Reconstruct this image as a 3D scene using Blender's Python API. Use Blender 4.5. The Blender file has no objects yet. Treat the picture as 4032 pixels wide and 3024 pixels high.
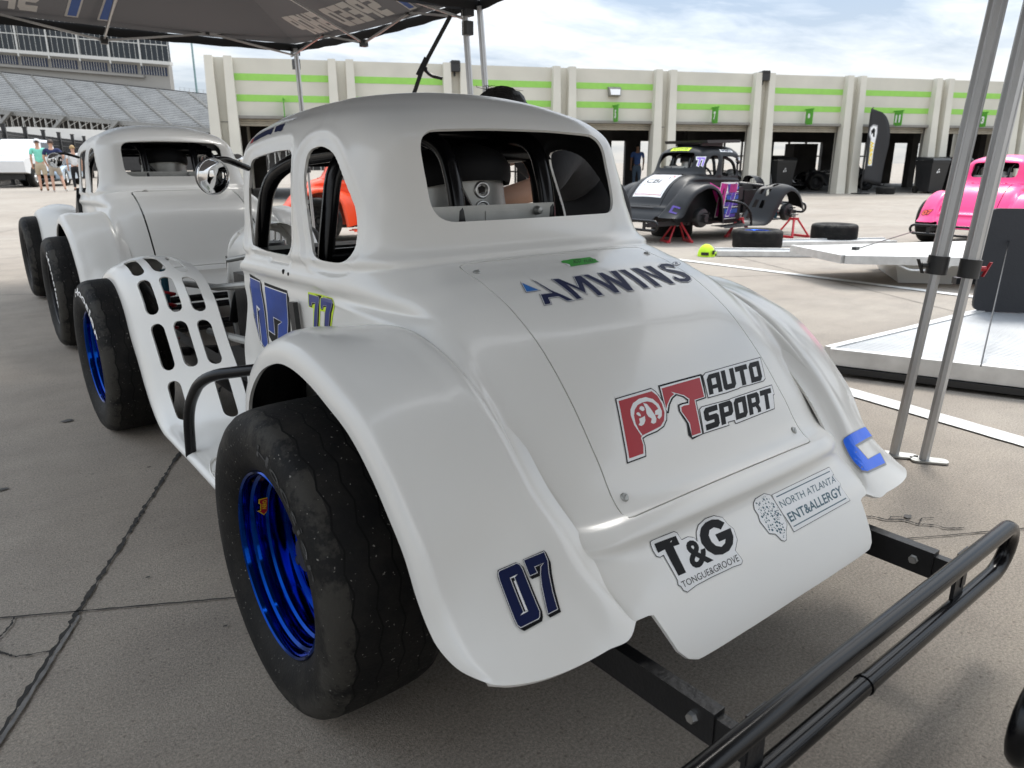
import bpy, bmesh, math, random
import numpy as np
from mathutils import Vector, Matrix
from mathutils.bvhtree import BVHTree
random.seed(7)
rnd = random.Random(11)
sc = bpy.context.scene
COL = sc.collection
R = math.radians
PI = math.pi

# ------------------------------------------------------------------ camera
cam_d = bpy.data.cameras.new('camera')
cam = bpy.data.objects.new('camera', cam_d)
COL.objects.link(cam)
sc.camera = cam
cam_d.sensor_width = 36.0
cam_d.lens = 25.975
cam_d.clip_start = 0.05
cam_d.clip_end = 3000
cam.location = (-1.1091, -1.1829, 0.9752)
cam.rotation_euler = (PI/2 - 0.29077, 0, -0.67857)
cam_d.dof.use_dof = True
cam_d.dof.focus_distance = 1.75
cam_d.dof.aperture_fstop = 9.0

# ------------------------------------------------------------------ sky, sun, exposure
SUN_EL, SUN_AZ = R(58), R(66)          # azimuth measured from +Y towards +X
world = bpy.data.worlds.new("World")
sc.world = world
world.use_nodes = True
wn, wl = world.node_tree.nodes, world.node_tree.links
wn.clear()
w_out = wn.new('ShaderNodeOutputWorld')
w_bg = wn.new('ShaderNodeBackground')
w_sky = wn.new('ShaderNodeTexSky')
w_sky.sky_type = 'NISHITA'
w_sky.sun_disc = False
w_sky.sun_elevation = SUN_EL
w_sky.sun_rotation = SUN_AZ
w_bg.inputs['Strength'].default_value = 0.1
tc = wn.new('ShaderNodeTexCoord')
sep = wn.new('ShaderNodeSeparateXYZ')
wl.new(tc.outputs['Generated'], sep.inputs[0])
def wmath(op, a, b=None):
    n = wn.new('ShaderNodeMath'); n.operation = op
    for i, v in enumerate((a, b)):
        if v is None: continue
        if isinstance(v, (int, float)): n.inputs[i].default_value = v
        else: wl.new(v, n.inputs[i])
    return n.outputs[0]
zc = wmath('ADD', wmath('MAXIMUM', sep.outputs['Z'], 0.0), 0.10)
cx = wmath('DIVIDE', sep.outputs['X'], zc)
cy = wmath('DIVIDE', sep.outputs['Y'], zc)
comb = wn.new('ShaderNodeCombineXYZ')
wl.new(cx, comb.inputs[0]); wl.new(cy, comb.inputs[1])
def wnoise(scale, detail, rough, off):
    m = wn.new('ShaderNodeMapping'); m.inputs['Location'].default_value = off
    m.inputs['Rotation'].default_value = (0, 0, 0.6)
    m.inputs['Scale'].default_value = (1.0, 1.5, 1)
    wl.new(comb.outputs[0], m.inputs[0])
    n = wn.new('ShaderNodeTexNoise'); n.inputs['Scale'].default_value = scale
    n.inputs['Detail'].default_value = detail; n.inputs['Roughness'].default_value = rough
    n.inputs['Distortion'].default_value = 0.4
    wl.new(m.outputs[0], n.inputs['Vector'])
    return n.outputs[0]
def wramp(f, stops):
    r = wn.new('ShaderNodeValToRGB')
    e = r.color_ramp.elements
    while len(e) < len(stops): e.new(0.5)
    for i, (p, c) in enumerate(stops): e[i].position = p; e[i].color = (*c, 1)
    wl.new(f, r.inputs[0]); return r.outputs[0]
n1 = wnoise(0.62, 8, 0.56, (3.1, 1.7, 0))
n2 = wnoise(1.9, 6, 0.6, (9.2, 4.4, 2))
mixn = wmath('ADD', wmath('MULTIPLY', n1, 0.68), wmath('MULTIPLY', n2, 0.32))
cl = wramp(mixn, [(0.38, (0.36, 0.47, 0.62)), (0.47, (0.66, 0.74, 0.84)), (0.54, (0.93, 0.95, 0.97)), (0.66, (1, 0.99, 0.97))])
hz = wramp(sep.outputs['Z'], [(0.0, (1, 1, 1)), (0.22, (0, 0, 0))])
mixh = wn.new('ShaderNodeMixRGB'); mixh.inputs[2].default_value = (1.0, 0.985, 0.95, 1)
wl.new(wmath('MULTIPLY', hz, 0.6), mixh.inputs[0]); wl.new(cl, mixh.inputs[1])
sca = wn.new('ShaderNodeMixRGB'); sca.blend_type = 'MULTIPLY'; sca.inputs[0].default_value = 1
wl.new(mixh.outputs[0], sca.inputs[1]); 
br = wmath('ADD', wmath('MULTIPLY', wmath('MAXIMUM', sep.outputs['Z'], 0.0), 13.0), 4.2)
cbr = wn.new('ShaderNodeCombineXYZ')
for i in range(3): wl.new(br, cbr.inputs[i])
wl.new(cbr.outputs[0], sca.inputs[2])
mixs = wn.new('ShaderNodeMixRGB'); mixs.inputs[0].default_value = 0.9
wl.new(w_sky.outputs[0], mixs.inputs[1]); wl.new(sca.outputs[0], mixs.inputs[2])
wl.new(mixs.outputs[0], w_bg.inputs[0]); wl.new(w_bg.outputs[0], w_out.inputs[0])

sun_d = bpy.data.lights.new('sun', 'SUN')
sun_d.energy = 1.5; sun_d.angle = R(18); sun_d.color = (1, 0.96, 0.9)
sun = bpy.data.objects.new('sun', sun_d); COL.objects.link(sun)
sd = Vector((math.sin(SUN_AZ)*math.cos(SUN_EL), math.cos(SUN_AZ)*math.cos(SUN_EL), math.sin(SUN_EL)))
sun.rotation_euler = sd.to_track_quat('Z', 'Y').to_euler()
sc.view_settings.view_transform = 'Standard'
sc.view_settings.look = 'None'
sc.view_settings.exposure = 0.95
sc.view_settings.gamma = 1.0
sc.cycles.max_bounces = 6
sc.cycles.caustics_reflective = False
sc.cycles.caustics_refractive = False

# ------------------------------------------------------------------ materials
def new_mat(name):
    m = bpy.data.materials.new(name); m.use_nodes = True
    return m, m.node_tree.nodes, m.node_tree.links, m.node_tree.nodes['Principled BSDF']
def mat(name, col, rough=0.5, metal=0.0, coat=0.0, var=0.08, scale=6.0, bump=0.0, bscale=60.0, rvar=0.1, sheen=0.0, spec=None):
    """plain procedural surface: slight mottling of colour and roughness, optional fine bump"""
    m, n, l, b = new_mat(name)
    b.inputs['Metallic'].default_value = metal
    b.inputs['Coat Weight'].default_value = coat
    b.inputs['Coat Roughness'].default_value = 0.06
    if spec is not None: b.inputs['Specular IOR Level'].default_value = spec
    if sheen: b.inputs['Sheen Weight'].default_value = sheen
    t = n.new('ShaderNodeTexCoord')
    no = n.new('ShaderNodeTexNoise'); no.inputs['Scale'].default_value = scale; no.inputs['Detail'].default_value = 5
    l.new(t.outputs['Object'], no.inputs['Vector'])
    r = n.new('ShaderNodeValToRGB')
    r.color_ramp.elements[0].position = 0.3; r.color_ramp.elements[1].position = 0.7
    r.color_ramp.elements[0].color = (*[max(0, c*(1-var)) for c in col], 1)
    r.color_ramp.elements[1].color = (*[min(1, c*(1+var)) for c in col], 1)
    l.new(no.outputs[0], r.inputs[0]); l.new(r.outputs[0], b.inputs['Base Color'])
    mr = n.new('ShaderNodeMapRange')
    mr.inputs['To Min'].default_value = max(0.02, rough-rvar*rough); mr.inputs['To Max'].default_value = min(1, rough+rvar*rough)
    l.new(no.outputs[0], mr.inputs['Value']); l.new(mr.outputs[0], b.inputs['Roughness'])
    if bump:
        nb = n.new('ShaderNodeTexNoise'); nb.inputs['Scale'].default_value = bscale; nb.inputs['Detail'].default_value = 4
        l.new(t.outputs['Object'], nb.inputs['Vector'])
        bp = n.new('ShaderNodeBump'); bp.inputs['Strength'].default_value = bump; bp.inputs['Distance'].default_value = 0.01
        l.new(nb.outputs[0], bp.inputs['Height']); l.new(bp.outputs[0], b.inputs['Normal'])
    return m

MAT = {}
def M(k): return MAT[k]
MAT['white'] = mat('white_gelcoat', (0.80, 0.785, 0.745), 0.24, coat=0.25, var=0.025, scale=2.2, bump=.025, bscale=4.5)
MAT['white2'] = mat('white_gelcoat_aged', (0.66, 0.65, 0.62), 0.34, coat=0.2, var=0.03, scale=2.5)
MAT['dark'] = mat('dark_interior', (0.008, 0.008, 0.009), 0.7, spec=.2)
MAT['tube'] = mat('black_powdercoat', (0.005, 0.005, 0.006), 0.22, spec=.35)
MAT['blackp'] = mat('black_plastic', (0.018, 0.018, 0.019), 0.42, bump=0.1, bscale=200)
MAT['steelblk'] = mat('black_steel', (0.014, 0.014, 0.015), 0.38, bump=0.15, bscale=90, var=0.3)
MAT['alu'] = mat('brushed_aluminium', (0.62, 0.62, 0.61), 0.38, metal=1.0, var=0.08, scale=20)
MAT['alud'] = mat('dull_aluminium', (0.42, 0.42, 0.40), 0.5, metal=0.8, var=0.12, scale=14)
MAT['chrome'] = mat('chrome', (0.85, 0.85, 0.85), 0.06, metal=1.0, var=0.0)
MAT['blue_rim'] = mat('blue_anodised', (0.003, 0.055, 0.36), 0.11, metal=1.0, var=0.25, scale=9)
MAT['red'] = mat('red_vinyl', (0.42, 0.012, 0.022), 0.5)
MAT['black'] = mat('black_vinyl', (0.006, 0.006, 0.007), 0.55, spec=.18)
MAT['navy'] = mat('navy_vinyl', (0.006, 0.011, 0.055), 0.55, spec=.2)
MAT['blue'] = mat('blue_vinyl', (0.012, 0.05, 0.27), 0.35, spec=.25, var=0.4, scale=9)
MAT['sky'] = mat('bright_blue_vinyl', (0.03, 0.17, 0.95), 0.4)
MAT['grey'] = mat('grey_vinyl', (0.28, 0.28, 0.29), 0.4)
MAT['whitev'] = mat('white_vinyl', (0.80, 0.80, 0.80), 0.35, var=0.01)
MAT['yel'] = mat('fluor_yellow_vinyl', (0.62, 0.82, 0.02), 0.45)
MAT['gold'] = mat('yellow_vinyl', (0.85, 0.62, 0.03), 0.45)
MAT['teal'] = mat('teal_vinyl', (0.012, 0.075, 0.11), 0.4)
MAT['tape'] = mat('green_tape', (0.03, 0.33, 0.03), 0.6, var=0.15, scale=40)

# ------------------------------------------------------------------ mesh helpers
def link(name, verts, faces, m, parent=None, smooth=False, mats=None, fmat=None):
    me = bpy.data.meshes.new(name)
    me.from_pydata([tuple(v) for v in verts], [], [tuple(f) for f in faces])
    for mm in (mats or [m]): me.materials.append(mm)
    if fmat is not None: me.polygons.foreach_set('material_index', fmat)
    if smooth: me.polygons.foreach_set('use_smooth', [True]*len(me.polygons))
    me.update()
    o = bpy.data.objects.new(name, me); COL.objects.link(o)
    if parent: o.parent = parent
    return o
def tag(o, label=None, cat=None, group=None, kind=None):
    if label: o['label'] = label
    if cat: o['category'] = cat
    if group: o['group'] = group
    if kind: o['kind'] = kind
    return o
def empty(name, loc=(0, 0, 0), rz=0, label=None, cat=None, group=None):
    o = bpy.data.objects.new(name, None); COL.objects.link(o)
    o.location = loc; o.rotation_euler = (0, 0, rz); o.empty_display_size = 0.2
    return tag(o, label, cat, group)
def copy_tree(o, parent=None):
    c = o.copy(); COL.objects.link(c)
    if parent: c.parent = parent
    for ch in list(o.children): copy_tree(ch, c)
    return c

class MB:
    def __init__(s): s.v = []; s.f = []; s.mi = []; s.m = 0
    def add(s, v, f):
        o = len(s.v); s.v += [tuple(map(float, p)) for p in v]
        s.f += [tuple(i+o for i in q) for q in f]; s.mi += [s.m]*len(f)
    def box(s, c, d, rz=0, rx=0, ry=0):
        mt = Matrix.Rotation(rz, 3, 'Z') @ Matrix.Rotation(ry, 3, 'Y') @ Matrix.Rotation(rx, 3, 'X')
        v = [Vector(c) + mt @ Vector((x*d[0]/2, y*d[1]/2, z*d[2]/2)) for x in (-1, 1) for y in (-1, 1) for z in (-1, 1)]
        s.add(v, [(0, 1, 3, 2), (4, 6, 7, 5), (0, 4, 5, 1), (2, 3, 7, 6), (0, 2, 6, 4), (1, 5, 7, 3)])
    def hexa(s, v8): s.add(v8, [(0, 3, 2, 1), (4, 5, 6, 7), (0, 1, 5, 4), (1, 2, 6, 5), (2, 3, 7, 6), (3, 0, 4, 7)])
    def tube(s, pts, r, n=10, cap=True, closed=False):
        P = [Vector(p) for p in pts]; N = len(P)
        rr = r if hasattr(r, '__len__') else [r]*N
        up = None; rings = []
        for i, p in enumerate(P):
            a = P[(i-1) % N] if (i or closed) else p
            b = P[(i+1) % N] if (i < N-1 or closed) else p
            t = (b-a).normalized()
            if up is None:
                up = t.orthogonal().normalized()
            up = (up - t*up.dot(t)).normalized(); w = t.cross(up)
            rings.append([p + (up*math.cos(2*PI*k/n) + w*math.sin(2*PI*k/n))*rr[i] for k in range(n)])
        v = [q for g in rings for q in g]; f = []
        for i in range(N if closed else N-1):
            a, b = i*n, ((i+1) % N)*n
            for k in range(n): f.append((a+k, a+(k+1) % n, b+(k+1) % n, b+k))
        if cap and not closed: f.append(tuple(range(n-1, -1, -1))); f.append(tuple((N-1)*n+k for k in range(n)))
        s.add(v, f)
    def lathe(s, prof, n=48, axis='X', c=(0, 0, 0), closed=False):
        v = []; f = []; K = len(prof)
        for i in range(n):
            a = 2*PI*i/n
            for (r, h) in prof:
                p = (h, r*math.cos(a), r*math.sin(a)) if axis == 'X' else ((r*math.cos(a), r*math.sin(a), h) if axis == 'Z' else (r*math.cos(a), h, r*math.sin(a)))
                v.append((p[0]+c[0], p[1]+c[1], p[2]+c[2]))
        for i in range(n):
            j = (i+1) % n
            for k in range(K if closed else K-1):
                f.append((i*K+k, j*K+k, j*K+(k+1) % K, i*K+(k+1) % K))
        s.add(v, f)
    def prism(s, poly, d, fn=lambda x, y, z: (x, y, z)):
        """polygon in its own plane, thickness d, mapped by fn"""
        n = len(poly)
        v = [fn(x, y, 0) for x, y in poly] + [fn(x, y, d) for x, y in poly]
        s.add(v, [tuple(range(n-1, -1, -1)), tuple(range(n, 2*n))] + [(i, (i+1) % n, (i+1) % n+n, i+n) for i in range(n)])
    def obj(s, name, m, parent=None, smooth=False, angle=None):
        mats = m if isinstance(m, list) else [m]
        o = link(name, s.v, s.f, None, parent, smooth or angle is not None, mats, s.mi)
        if angle is not None: o.data.set_sharp_from_angle(angle=R(angle))
        return o

def rounded(pts, r, seg=5):
    """polyline with its corners rounded"""
    P = [Vector(p) for p in pts]; out = [P[0]]
    for i in range(1, len(P)-1):
        a, b, c = P[i-1], P[i], P[i+1]
        ra = min(r, (a-b).length*0.49, (c-b).length*0.49)
        p, q = b+(a-b).normalized()*ra, b+(c-b).normalized()*ra
        for k in range(seg+1):
            t = k/seg; out.append(p*(1-t)**2 + b*2*t*(1-t) + q*t*t)
    out.append(P[-1]); return out
def round_poly(pts, r, seg=4):
    P = [Vector((*p, 0)) for p in pts]; N = len(P); out = []
    for i in range(N):
        a, b, c = P[i-1], P[i], P[(i+1) % N]
        ra = min(r, (a-b).length*0.49, (c-b).length*0.49)
        p, q = b+(a-b).normalized()*ra, b+(c-b).normalized()*ra
        for k in range(seg+1):
            t = k/seg; s = p*(1-t)**2 + b*2*t*(1-t) + q*t*t; out.append((s.x, s.y))
    return out
def smooth_closed(pts, seg=6):
    P = np.array(pts, float); N = len(P); out = []
    for i in range(N):
        a, b, c, d = P[i-1], P[i], P[(i+1) % N], P[(i+2) % N]
        for k in range(seg):
            t = k/seg
            out.append(0.5*((2*b)+(c-a)*t+(2*a-5*b+4*c-d)*t*t+(3*b-a-3*c+d)*t**3))
    return np.array(out)

# ---- smooth interpolating surfaces over a grid of points
def herm(Pt, T, u):
    """non-uniform cubic Hermite through Pt (n,...) at knots T, evaluated at u"""
    n = len(T); d = np.zeros_like(Pt)
    h = np.diff(T); s = (Pt[1:]-Pt[:-1])/h.reshape((-1,)+(1,)*(Pt.ndim-1))
    hh = h.reshape((-1,)+(1,)*(Pt.ndim-1))
    d[1:-1] = (s[:-1]*hh[1:]+s[1:]*hh[:-1])/(hh[1:]+hh[:-1])
    if n > 2 and Pt.ndim == 3:                      # keep tangents from overshooting where spacing is uneven
        ls = np.linalg.norm(s, axis=2, keepdims=True); lim = 1.9*np.minimum(ls[:-1], ls[1:])
        ld = np.maximum(np.linalg.norm(d[1:-1], axis=2, keepdims=True), 1e-9); d[1:-1] *= np.minimum(1, lim/ld)
    d[0] = s[0]*1.5-d[1]*0.5 if n > 2 else s[0]; d[-1] = s[-1]*1.5-d[-2]*0.5 if n > 2 else s[-1]
    i = np.clip(np.searchsorted(T, u, 'right')-1, 0, n-2)
    t = ((u-T[i])/h[i]).reshape((-1,)+(1,)*(Pt.ndim-1)); H = hh[i]
    return ((2*t**3-3*t**2+1)*Pt[i]+(t**3-2*t**2+t)*H*d[i]+(-2*t**3+3*t**2)*Pt[i+1]+(t**3-t**2)*H*d[i+1])
def knots(G, axis):
    d = np.linalg.norm(np.diff(G, axis=axis), axis=2).mean(axis=1-axis)
    return np.concatenate([[0], np.cumsum(np.maximum(d, 1e-3))])
def params(T, ds):
    out = []
    for a, b in zip(T[:-1], T[1:]):
        k = max(1, int(round((b-a)/ds))); out += list(np.linspace(a, b, k, endpoint=False))
    return np.array(out+[T[-1]])
def dense(G, ds, mirror0=False):
    """G[rows][cols][3] -> dense grid; mirror0: column 0 lies on the centre plane x=0"""
    G = np.array(G, float)
    if mirror0:
        Gm = G[:, 1:][:, ::-1].copy(); Gm[:, :, 0] *= -1
        G = np.concatenate([Gm, G], axis=1)
    Tr, Tc = knots(G, 0), knots(G, 1)
    A = herm(G, Tr, params(Tr, ds))
    B = herm(np.swapaxes(A, 0, 1), Tc, params(Tc, ds))
    return np.swapaxes(B, 0, 1)
def grid_faces(nr, nc, flip=False):
    i = np.arange(nr*nc).reshape(nr, nc)
    a, b, c, d = i[:-1, :-1].ravel(), i[:-1, 1:].ravel(), i[1:, 1:].ravel(), i[1:, :-1].ravel()
    return np.stack([a, d, c, b] if not flip else [a, b, c, d], 1)
def inside(p, poly):
    x, y = p[:, 0], p[:, 1]; res = np.zeros(len(p), bool); n = len(poly)
    for i in range(n):
        x1, y1 = poly[i-1]; x2, y2 = poly[i]
        if y1 == y2: continue
        c = ((y1 > y) != (y2 > y)) & (x < (x2-x1)*(y-y1)/(y2-y1)+x1)
        res ^= c
    return res
def nearest_on(p, poly):
    A = poly; B = np.roll(poly, -1, 0); d = B-A
    t = np.clip(((p[:, None]-A[None])*d[None]).sum(2)/np.maximum((d*d).sum(1), 1e-12)[None], 0, 1)
    q = A[None]+t[..., None]*d[None]; k = ((q-p[:, None])**2).sum(2).argmin(1)
    return q[np.arange(len(p)), k]
def offset_poly(poly, d):
    P = np.array(poly, float); a = np.roll(P, 1, 0); b = np.roll(P, -1, 0)
    area = (P[:, 0]*b[:, 1]-b[:, 0]*P[:, 1]).sum()
    t = b-a; n = np.stack([t[:, 1], -t[:, 0]], 1)/np.maximum(np.linalg.norm(t, axis=1), 1e-9)[:, None]
    return P+n*d*(1 if area > 0 else -1)
def trim(V, F, poly, e1, e2, keep='out', mask=None, bvh=None, uv=None, ev=None):
    """cut the faces inside (or outside) an outline and pull the rim on to it.
    outline lies in the plane of e1,e2; mask limits it to part of the mesh. uv/ev: outline in surface parameters"""
    poly = np.array(poly, float)
    p = uv if uv is not None else np.stack([V@np.array(e1, float), V@np.array(e2, float)], 1)
    ins = inside(p, poly)
    if mask is not None: ins &= mask
    if keep == 'in': ins = ~ins
    fi = ins[F]; F2 = F[~fi.all(1)]; fi = ins[F2]
    mv = np.unique(F2[fi])
    mv = mv[ins[mv]]
    if len(mv):
        q = nearest_on(p[mv], poly)
        if uv is not None:
            uv[mv] = q; V[mv] = ev(q)
        else:
            e1, e2 = np.array(e1, float), np.array(e2, float); dz = np.cross(e1, e2)
            dep = V[mv]@dz
            base = q[:, :1]*e1[None]+q[:, 1:]*e2[None]
            new = base+dep[:, None]*dz[None]
            if bvh is not None:
                for k in range(len(new)):
                    best = None
                    for s in (1, -1):
                        h = bvh.ray_cast(Vector(new[k]-dz*s*0.04), Vector(dz*s), 0.08)
                        if h[0] is not None and (best is None or abs(Vector(new[k]-h[0]).length) < best[0]): best = ((Vector(new[k])-h[0]).length, h[0])
                    if best: new[k] = np.array(best[1])
            V[mv] = new
    return V, F2
def compact(V, F):
    u, inv = np.unique(F, return_inverse=True)
    return V[u], inv.reshape(F.shape)
def mk_bvh(V, F): return BVHTree.FromPolygons([tuple(v) for v in V], [tuple(int(i) for i in f) for f in F])
def shell(name, V, F, m, parent, thick=0.006, inner=None, off=-1):
    V, F = compact(V, F)
    mats = [m, inner or m]
    o = link(name, V, F.tolist(), None, parent, True, mats)
    s = o.modifiers.new('thickness', 'SOLIDIFY'); s.thickness = thick; s.offset = off
    s.material_offset = 1; s.material_offset_rim = 0; s.use_even_offset = False
    e = o.modifiers.new('edges', 'EDGE_SPLIT'); e.split_angle = R(50)
    return o
# ================================================================== THE RACE COUPES
# one half of the coupe body: rows from the roof crown down to the tail flap, columns from the centre line round the corner to the cowl
BODY = [
 [(0,.40,1.134),(0,.42,1.136),(0,.46,1.139),(0,.50,1.141),(0,.54,1.142),(0,.58,1.142),(0,.62,1.142),(0,.66,1.141),(0,.76,1.135),(0,.90,1.120)],
 [(0,.33,1.126),(.085,.335,1.125),(.15,.36,1.124),(.18,.395,1.124),(.20,.44,1.124),(.21,.49,1.124),(.213,.535,1.124),(.215,.58,1.123),(.215,.72,1.117),(.215,.90,1.104)],
 [(0,.255,1.107),(.12,.26,1.104),(.205,.28,1.099),(.243,.31,1.098),(.265,.355,1.098),(.278,.41,1.098),(.283,.47,1.097),(.285,.53,1.096),(.283,.70,1.088),(.277,.89,1.076)],
 [(0,.195,1.077),(.13,.20,1.074),(.238,.215,1.070),(.284,.237,1.068),(.312,.285,1.068),(.328,.345,1.068),(.334,.41,1.067),(.336,.48,1.066),(.336,.68,1.062),(.328,.885,1.048)],
 [(0,.162,1.045),(.13,.166,1.043),(.258,.178,1.038),(.305,.197,1.036),(.336,.24,1.034),(.354,.305,1.033),(.361,.38,1.032),(.363,.46,1.031),(.362,.67,1.026),(.358,.88,1.018)],
 [(0,.128,.950),(.13,.131,.950),(.264,.143,.950),(.317,.161,.950),(.358,.205,.950),(.383,.277,.950),(.390,.36,.950),(.3915,.45,.950),(.390,.66,.950),(.378,.875,.945)],
 [(0,.098,.862),(.13,.101,.862),(.266,.113,.860),(.325,.131,.859),(.372,.175,.857),(.398,.25,.855),(.404,.34,.854),(.405,.45,.853),(.403,.66,.852),(.388,.872,.850)],
 [(0,.066,.808),(.14,.069,.807),(.267,.080,.805),(.330,.098,.803),(.380,.142,.800),(.405,.225,.796),(.4095,.335,.792),(.4105,.45,.789),(.409,.66,.786),(.393,.870,.780)],
 [(0,.047,.794),(.14,.050,.7935),(.268,.059,.792),(.332,.075,.789),(.385,.119,.784),(.411,.213,.775),(.4155,.33,.768),(.4165,.45,.764),(.415,.66,.759),(.399,.870,.751)],
 [(0,.041,.786),(.14,.044,.7855),(.267,.053,.784),(.329,.069,.780),(.379,.113,.773),(.4045,.209,.763),(.4095,.33,.755),(.410,.45,.751),(.4085,.66,.746),(.393,.870,.738)],
 [(0,.030,.784),(.14,.033,.7835),(.267,.042,.7815),(.332,.056,.777),(.382,.099,.767),(.407,.19,.755),(.4115,.33,.745),(.412,.45,.740),(.4105,.66,.735),(.395,.874,.727)],
 [(0,-.020,.770),(.14,-.017,.7695),(.2675,-.008,.767),(.335,.004,.761),(.384,.034,.749),(.413,.12,.735),(.418,.32,.728),(.4185,.44,.725),(.417,.655,.720),(.402,.890,.711)],
 [(0,-.060,.759),(.14,-.057,.7585),(.269,-.047,.757),(.337,-.034,.751),(.383,-.012,.738),(.4105,.050,.722),(.4175,.30,.713),(.418,.435,.711),(.4165,.652,.705),(.4015,.905,.696)],
 [(0,-.090,.749),(.14,-.086,.7485),(.270,-.076,.746),(.338,-.063,.740),(.381,-.046,.726),(.402,-.010,.710),(.409,.27,.700),(.407,.43,.699),(.406,.65,.693),(.392,.912,.684)],
 [(0,-.155,.722),(.14,-.151,.7215),(.272,-.140,.719),(.338,-.128,.713),(.382,-.111,.704),(.402,-.093,.697),(.419,-.035,.684),(.405,.42,.660),(.404,.64,.655),(.390,.914,.645)],
 [(0,-.234,.673),(.14,-.230,.6725),(.274,-.219,.670),(.337,-.207,.664),(.381,-.188,.658),(.402,-.171,.664),(.425,-.152,.657),(.404,.40,.60),(.403,.62,.60),(.390,.905,.60)],
 [(0,-.322,.590),(.14,-.318,.5895),(.2765,-.307,.588),(.337,-.297,.584),(.381,-.278,.582),(.402,-.262,.595),(.427,-.270,.595),(.404,.38,.53),(.403,.62,.53),(.391,.93,.53)],
 [(0,-.393,.504),(.14,-.389,.5035),(.279,-.378,.502),(.336,-.369,.499),(.380,-.350,.500),(.403,-.333,.511),(.426,-.366,.512),(.404,.36,.46),(.403,.62,.46),(.391,.965,.46)],
 [(0,-.452,.428),(.14,-.449,.4275),(.281,-.440,.426),(.334,-.432,.424),(.377,-.416,.426),(.404,-.388,.438),(.424,-.428,.443),(.404,.36,.40),(.403,.62,.40),(.391,.972,.40)],
 [(0,-.474,.418),(.14,-.472,.4175),(.281,-.464,.416),(.335,-.456,.414),(.378,-.438,.414),(.405,-.398,.417),(.416,-.446,.421),(.404,.36,.38),(.403,.62,.38),(.391,.972,.38)],
 [(0,-.490,.404),(.14,-.488,.404),(.281,-.480,.403),(.337,-.472,.401),(.380,-.452,.401),(.406,-.410,.403),(.412,-.458,.405),(.404,.36,.36),(.403,.62,.36),(.391,.972,.36)],
 [(0,-.488,.386),(.14,-.487,.386),(.281,-.481,.385),(.339,-.474,.384),(.381,-.457,.384),(.404,-.416,.385),(.405,-.468,.386),(.404,.36,.33),(.403,.62,.33),(.391,.972,.33)],
 [(0,-.547,.324),(.14,-.546,.324),(.281,-.543,.324),(.337,-.540,.324),(.368,-.532,.324),(.388,-.49,.325),(.390,-.52,.325),(.404,.36,.28),(.403,.62,.28),(.391,.972,.28)],
 [(0,-.609,.238),(.14,-.609,.238),(.281,-.605,.238),(.337,-.597,.238),(.366,-.585,.238),(.384,-.55,.24),(.385,-.56,.24),(.404,.36,.22),(.403,.62,.22),(.391,.972,.22)],
]
Q_WIN = smooth_closed([(.465,1.001),(.476,.972),(.466,.924),(.443,.861),(.427,.813),(.408,.781),(.355,.769),(.262,.774),(.230,.796),(.222,.829),(.235,.88),(.277,.935),(.325,.981),(.365,1.001),(.414,1.010)])
D_WIN = np.array(round_poly([(.565,1.006),(.541,.923),(.533,.85),(.533,.760),(.68,.760),(.826,.766),(.846,.83),(.847,.90),(.845,.981),(.77,.993),(.67,1.003)], .028, 5))
R_WIN = np.array(round_poly([(-.268,.858),(.268,.858),(.265,1.040),(.10,1.047),(-.10,1.047),(-.265,1.040)], .050, 8))
L_E1, L_E2 = (1, 0, 0), (0, .81, .5865)
LID = np.array(round_poly([(-.281,-.122),(.281,-.122),(.268,.484),(-.268,.484)], .014, 4))
FLAP = np.array([(.322,.312),(.50,.312),(.50,.10),(.270,.10),(.270,.2375),(.290,.244),(.303,.258)])

# rear fender: (seam point, outer edge) at stations from the running board over the wheel to the tail
RF = [((.408,.50,.22),(.625,.335,.20)),((.408,.52,.44),(.625,.300,.40)),((.409,.475,.555),(.625,.270,.515)),((.411,.41,.598),(.625,.205,.580)),
      ((.414,.30,.620),(.625,.110,.622)),((.419,.17,.649),(.625,.035,.628)),((.423,.06,.674),(.625,-.035,.616)),((.425,-.035,.683),(.625,-.102,.594)),((.425,-.137,.664),(.625,-.175,.565)),
      ((.425,-.225,.626),(.625,-.240,.517)),((.425,-.285,.585),(.625,-.285,.471)),((.425,-.345,.533),(.625,-.330,.419)),((.424,-.397,.482),(.625,-.360,.366)),
      ((.411,-.445,.433),(.625,-.388,.331)),((.395,-.490,.376),(.624,-.418,.309)),((.374,-.530,.333),(.617,-.460,.296))]
# front fender: (outer edge, inner edge) from the nose over the wheel down to the running board
FF = [((.57,2.16,.30),(.35,2.12,.36)),((.57,2.08,.455),(.35,2.05,.50)),((.568,1.98,.552),(.35,1.90,.61)),((.565,1.87,.594),(.35,1.72,.640)),
      ((.563,1.765,.592),(.35,1.53,.632)),((.565,1.685,.556),(.35,1.41,.598)),((.567,1.620,.500),(.35,1.33,.540)),((.57,1.562,.427),(.35,1.285,.475)),
      ((.57,1.500,.350),(.35,1.235,.405)),((.57,1.446,.268),(.35,1.175,.335)),((.572,1.385,.200),(.355,1.11,.265)),((.576,1.300,.158),(.365,1.04,.205)),
      ((.582,1.16,.152),(.385,.95,.178)),((.588,.98,.158),(.392,.84,.170)),((.592,.72,.156),(.395,.66,.166)),((.594,.42,.154),(.395,.40,.164))]

RFT = {13: (.589, -.427, .362), 14: (.586, -.462, .335), 15: (.581, -.500, .315)}
def stadium(u0, u1, v0, v1, n=8):
    """slot with round ends along v"""
    r = (u1-u0)/2; cu = (u0+u1)/2; k = SLOT_ASP
    a = [(cu+r*math.cos(t), v1-r*k+r*k*math.sin(t)) for t in np.linspace(0, PI, n)]
    b = [(cu+r*math.cos(t), v0+r*k+r*k*math.sin(t)) for t in np.linspace(PI, 2*PI, n)]
    return np.array(a+b)

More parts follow.
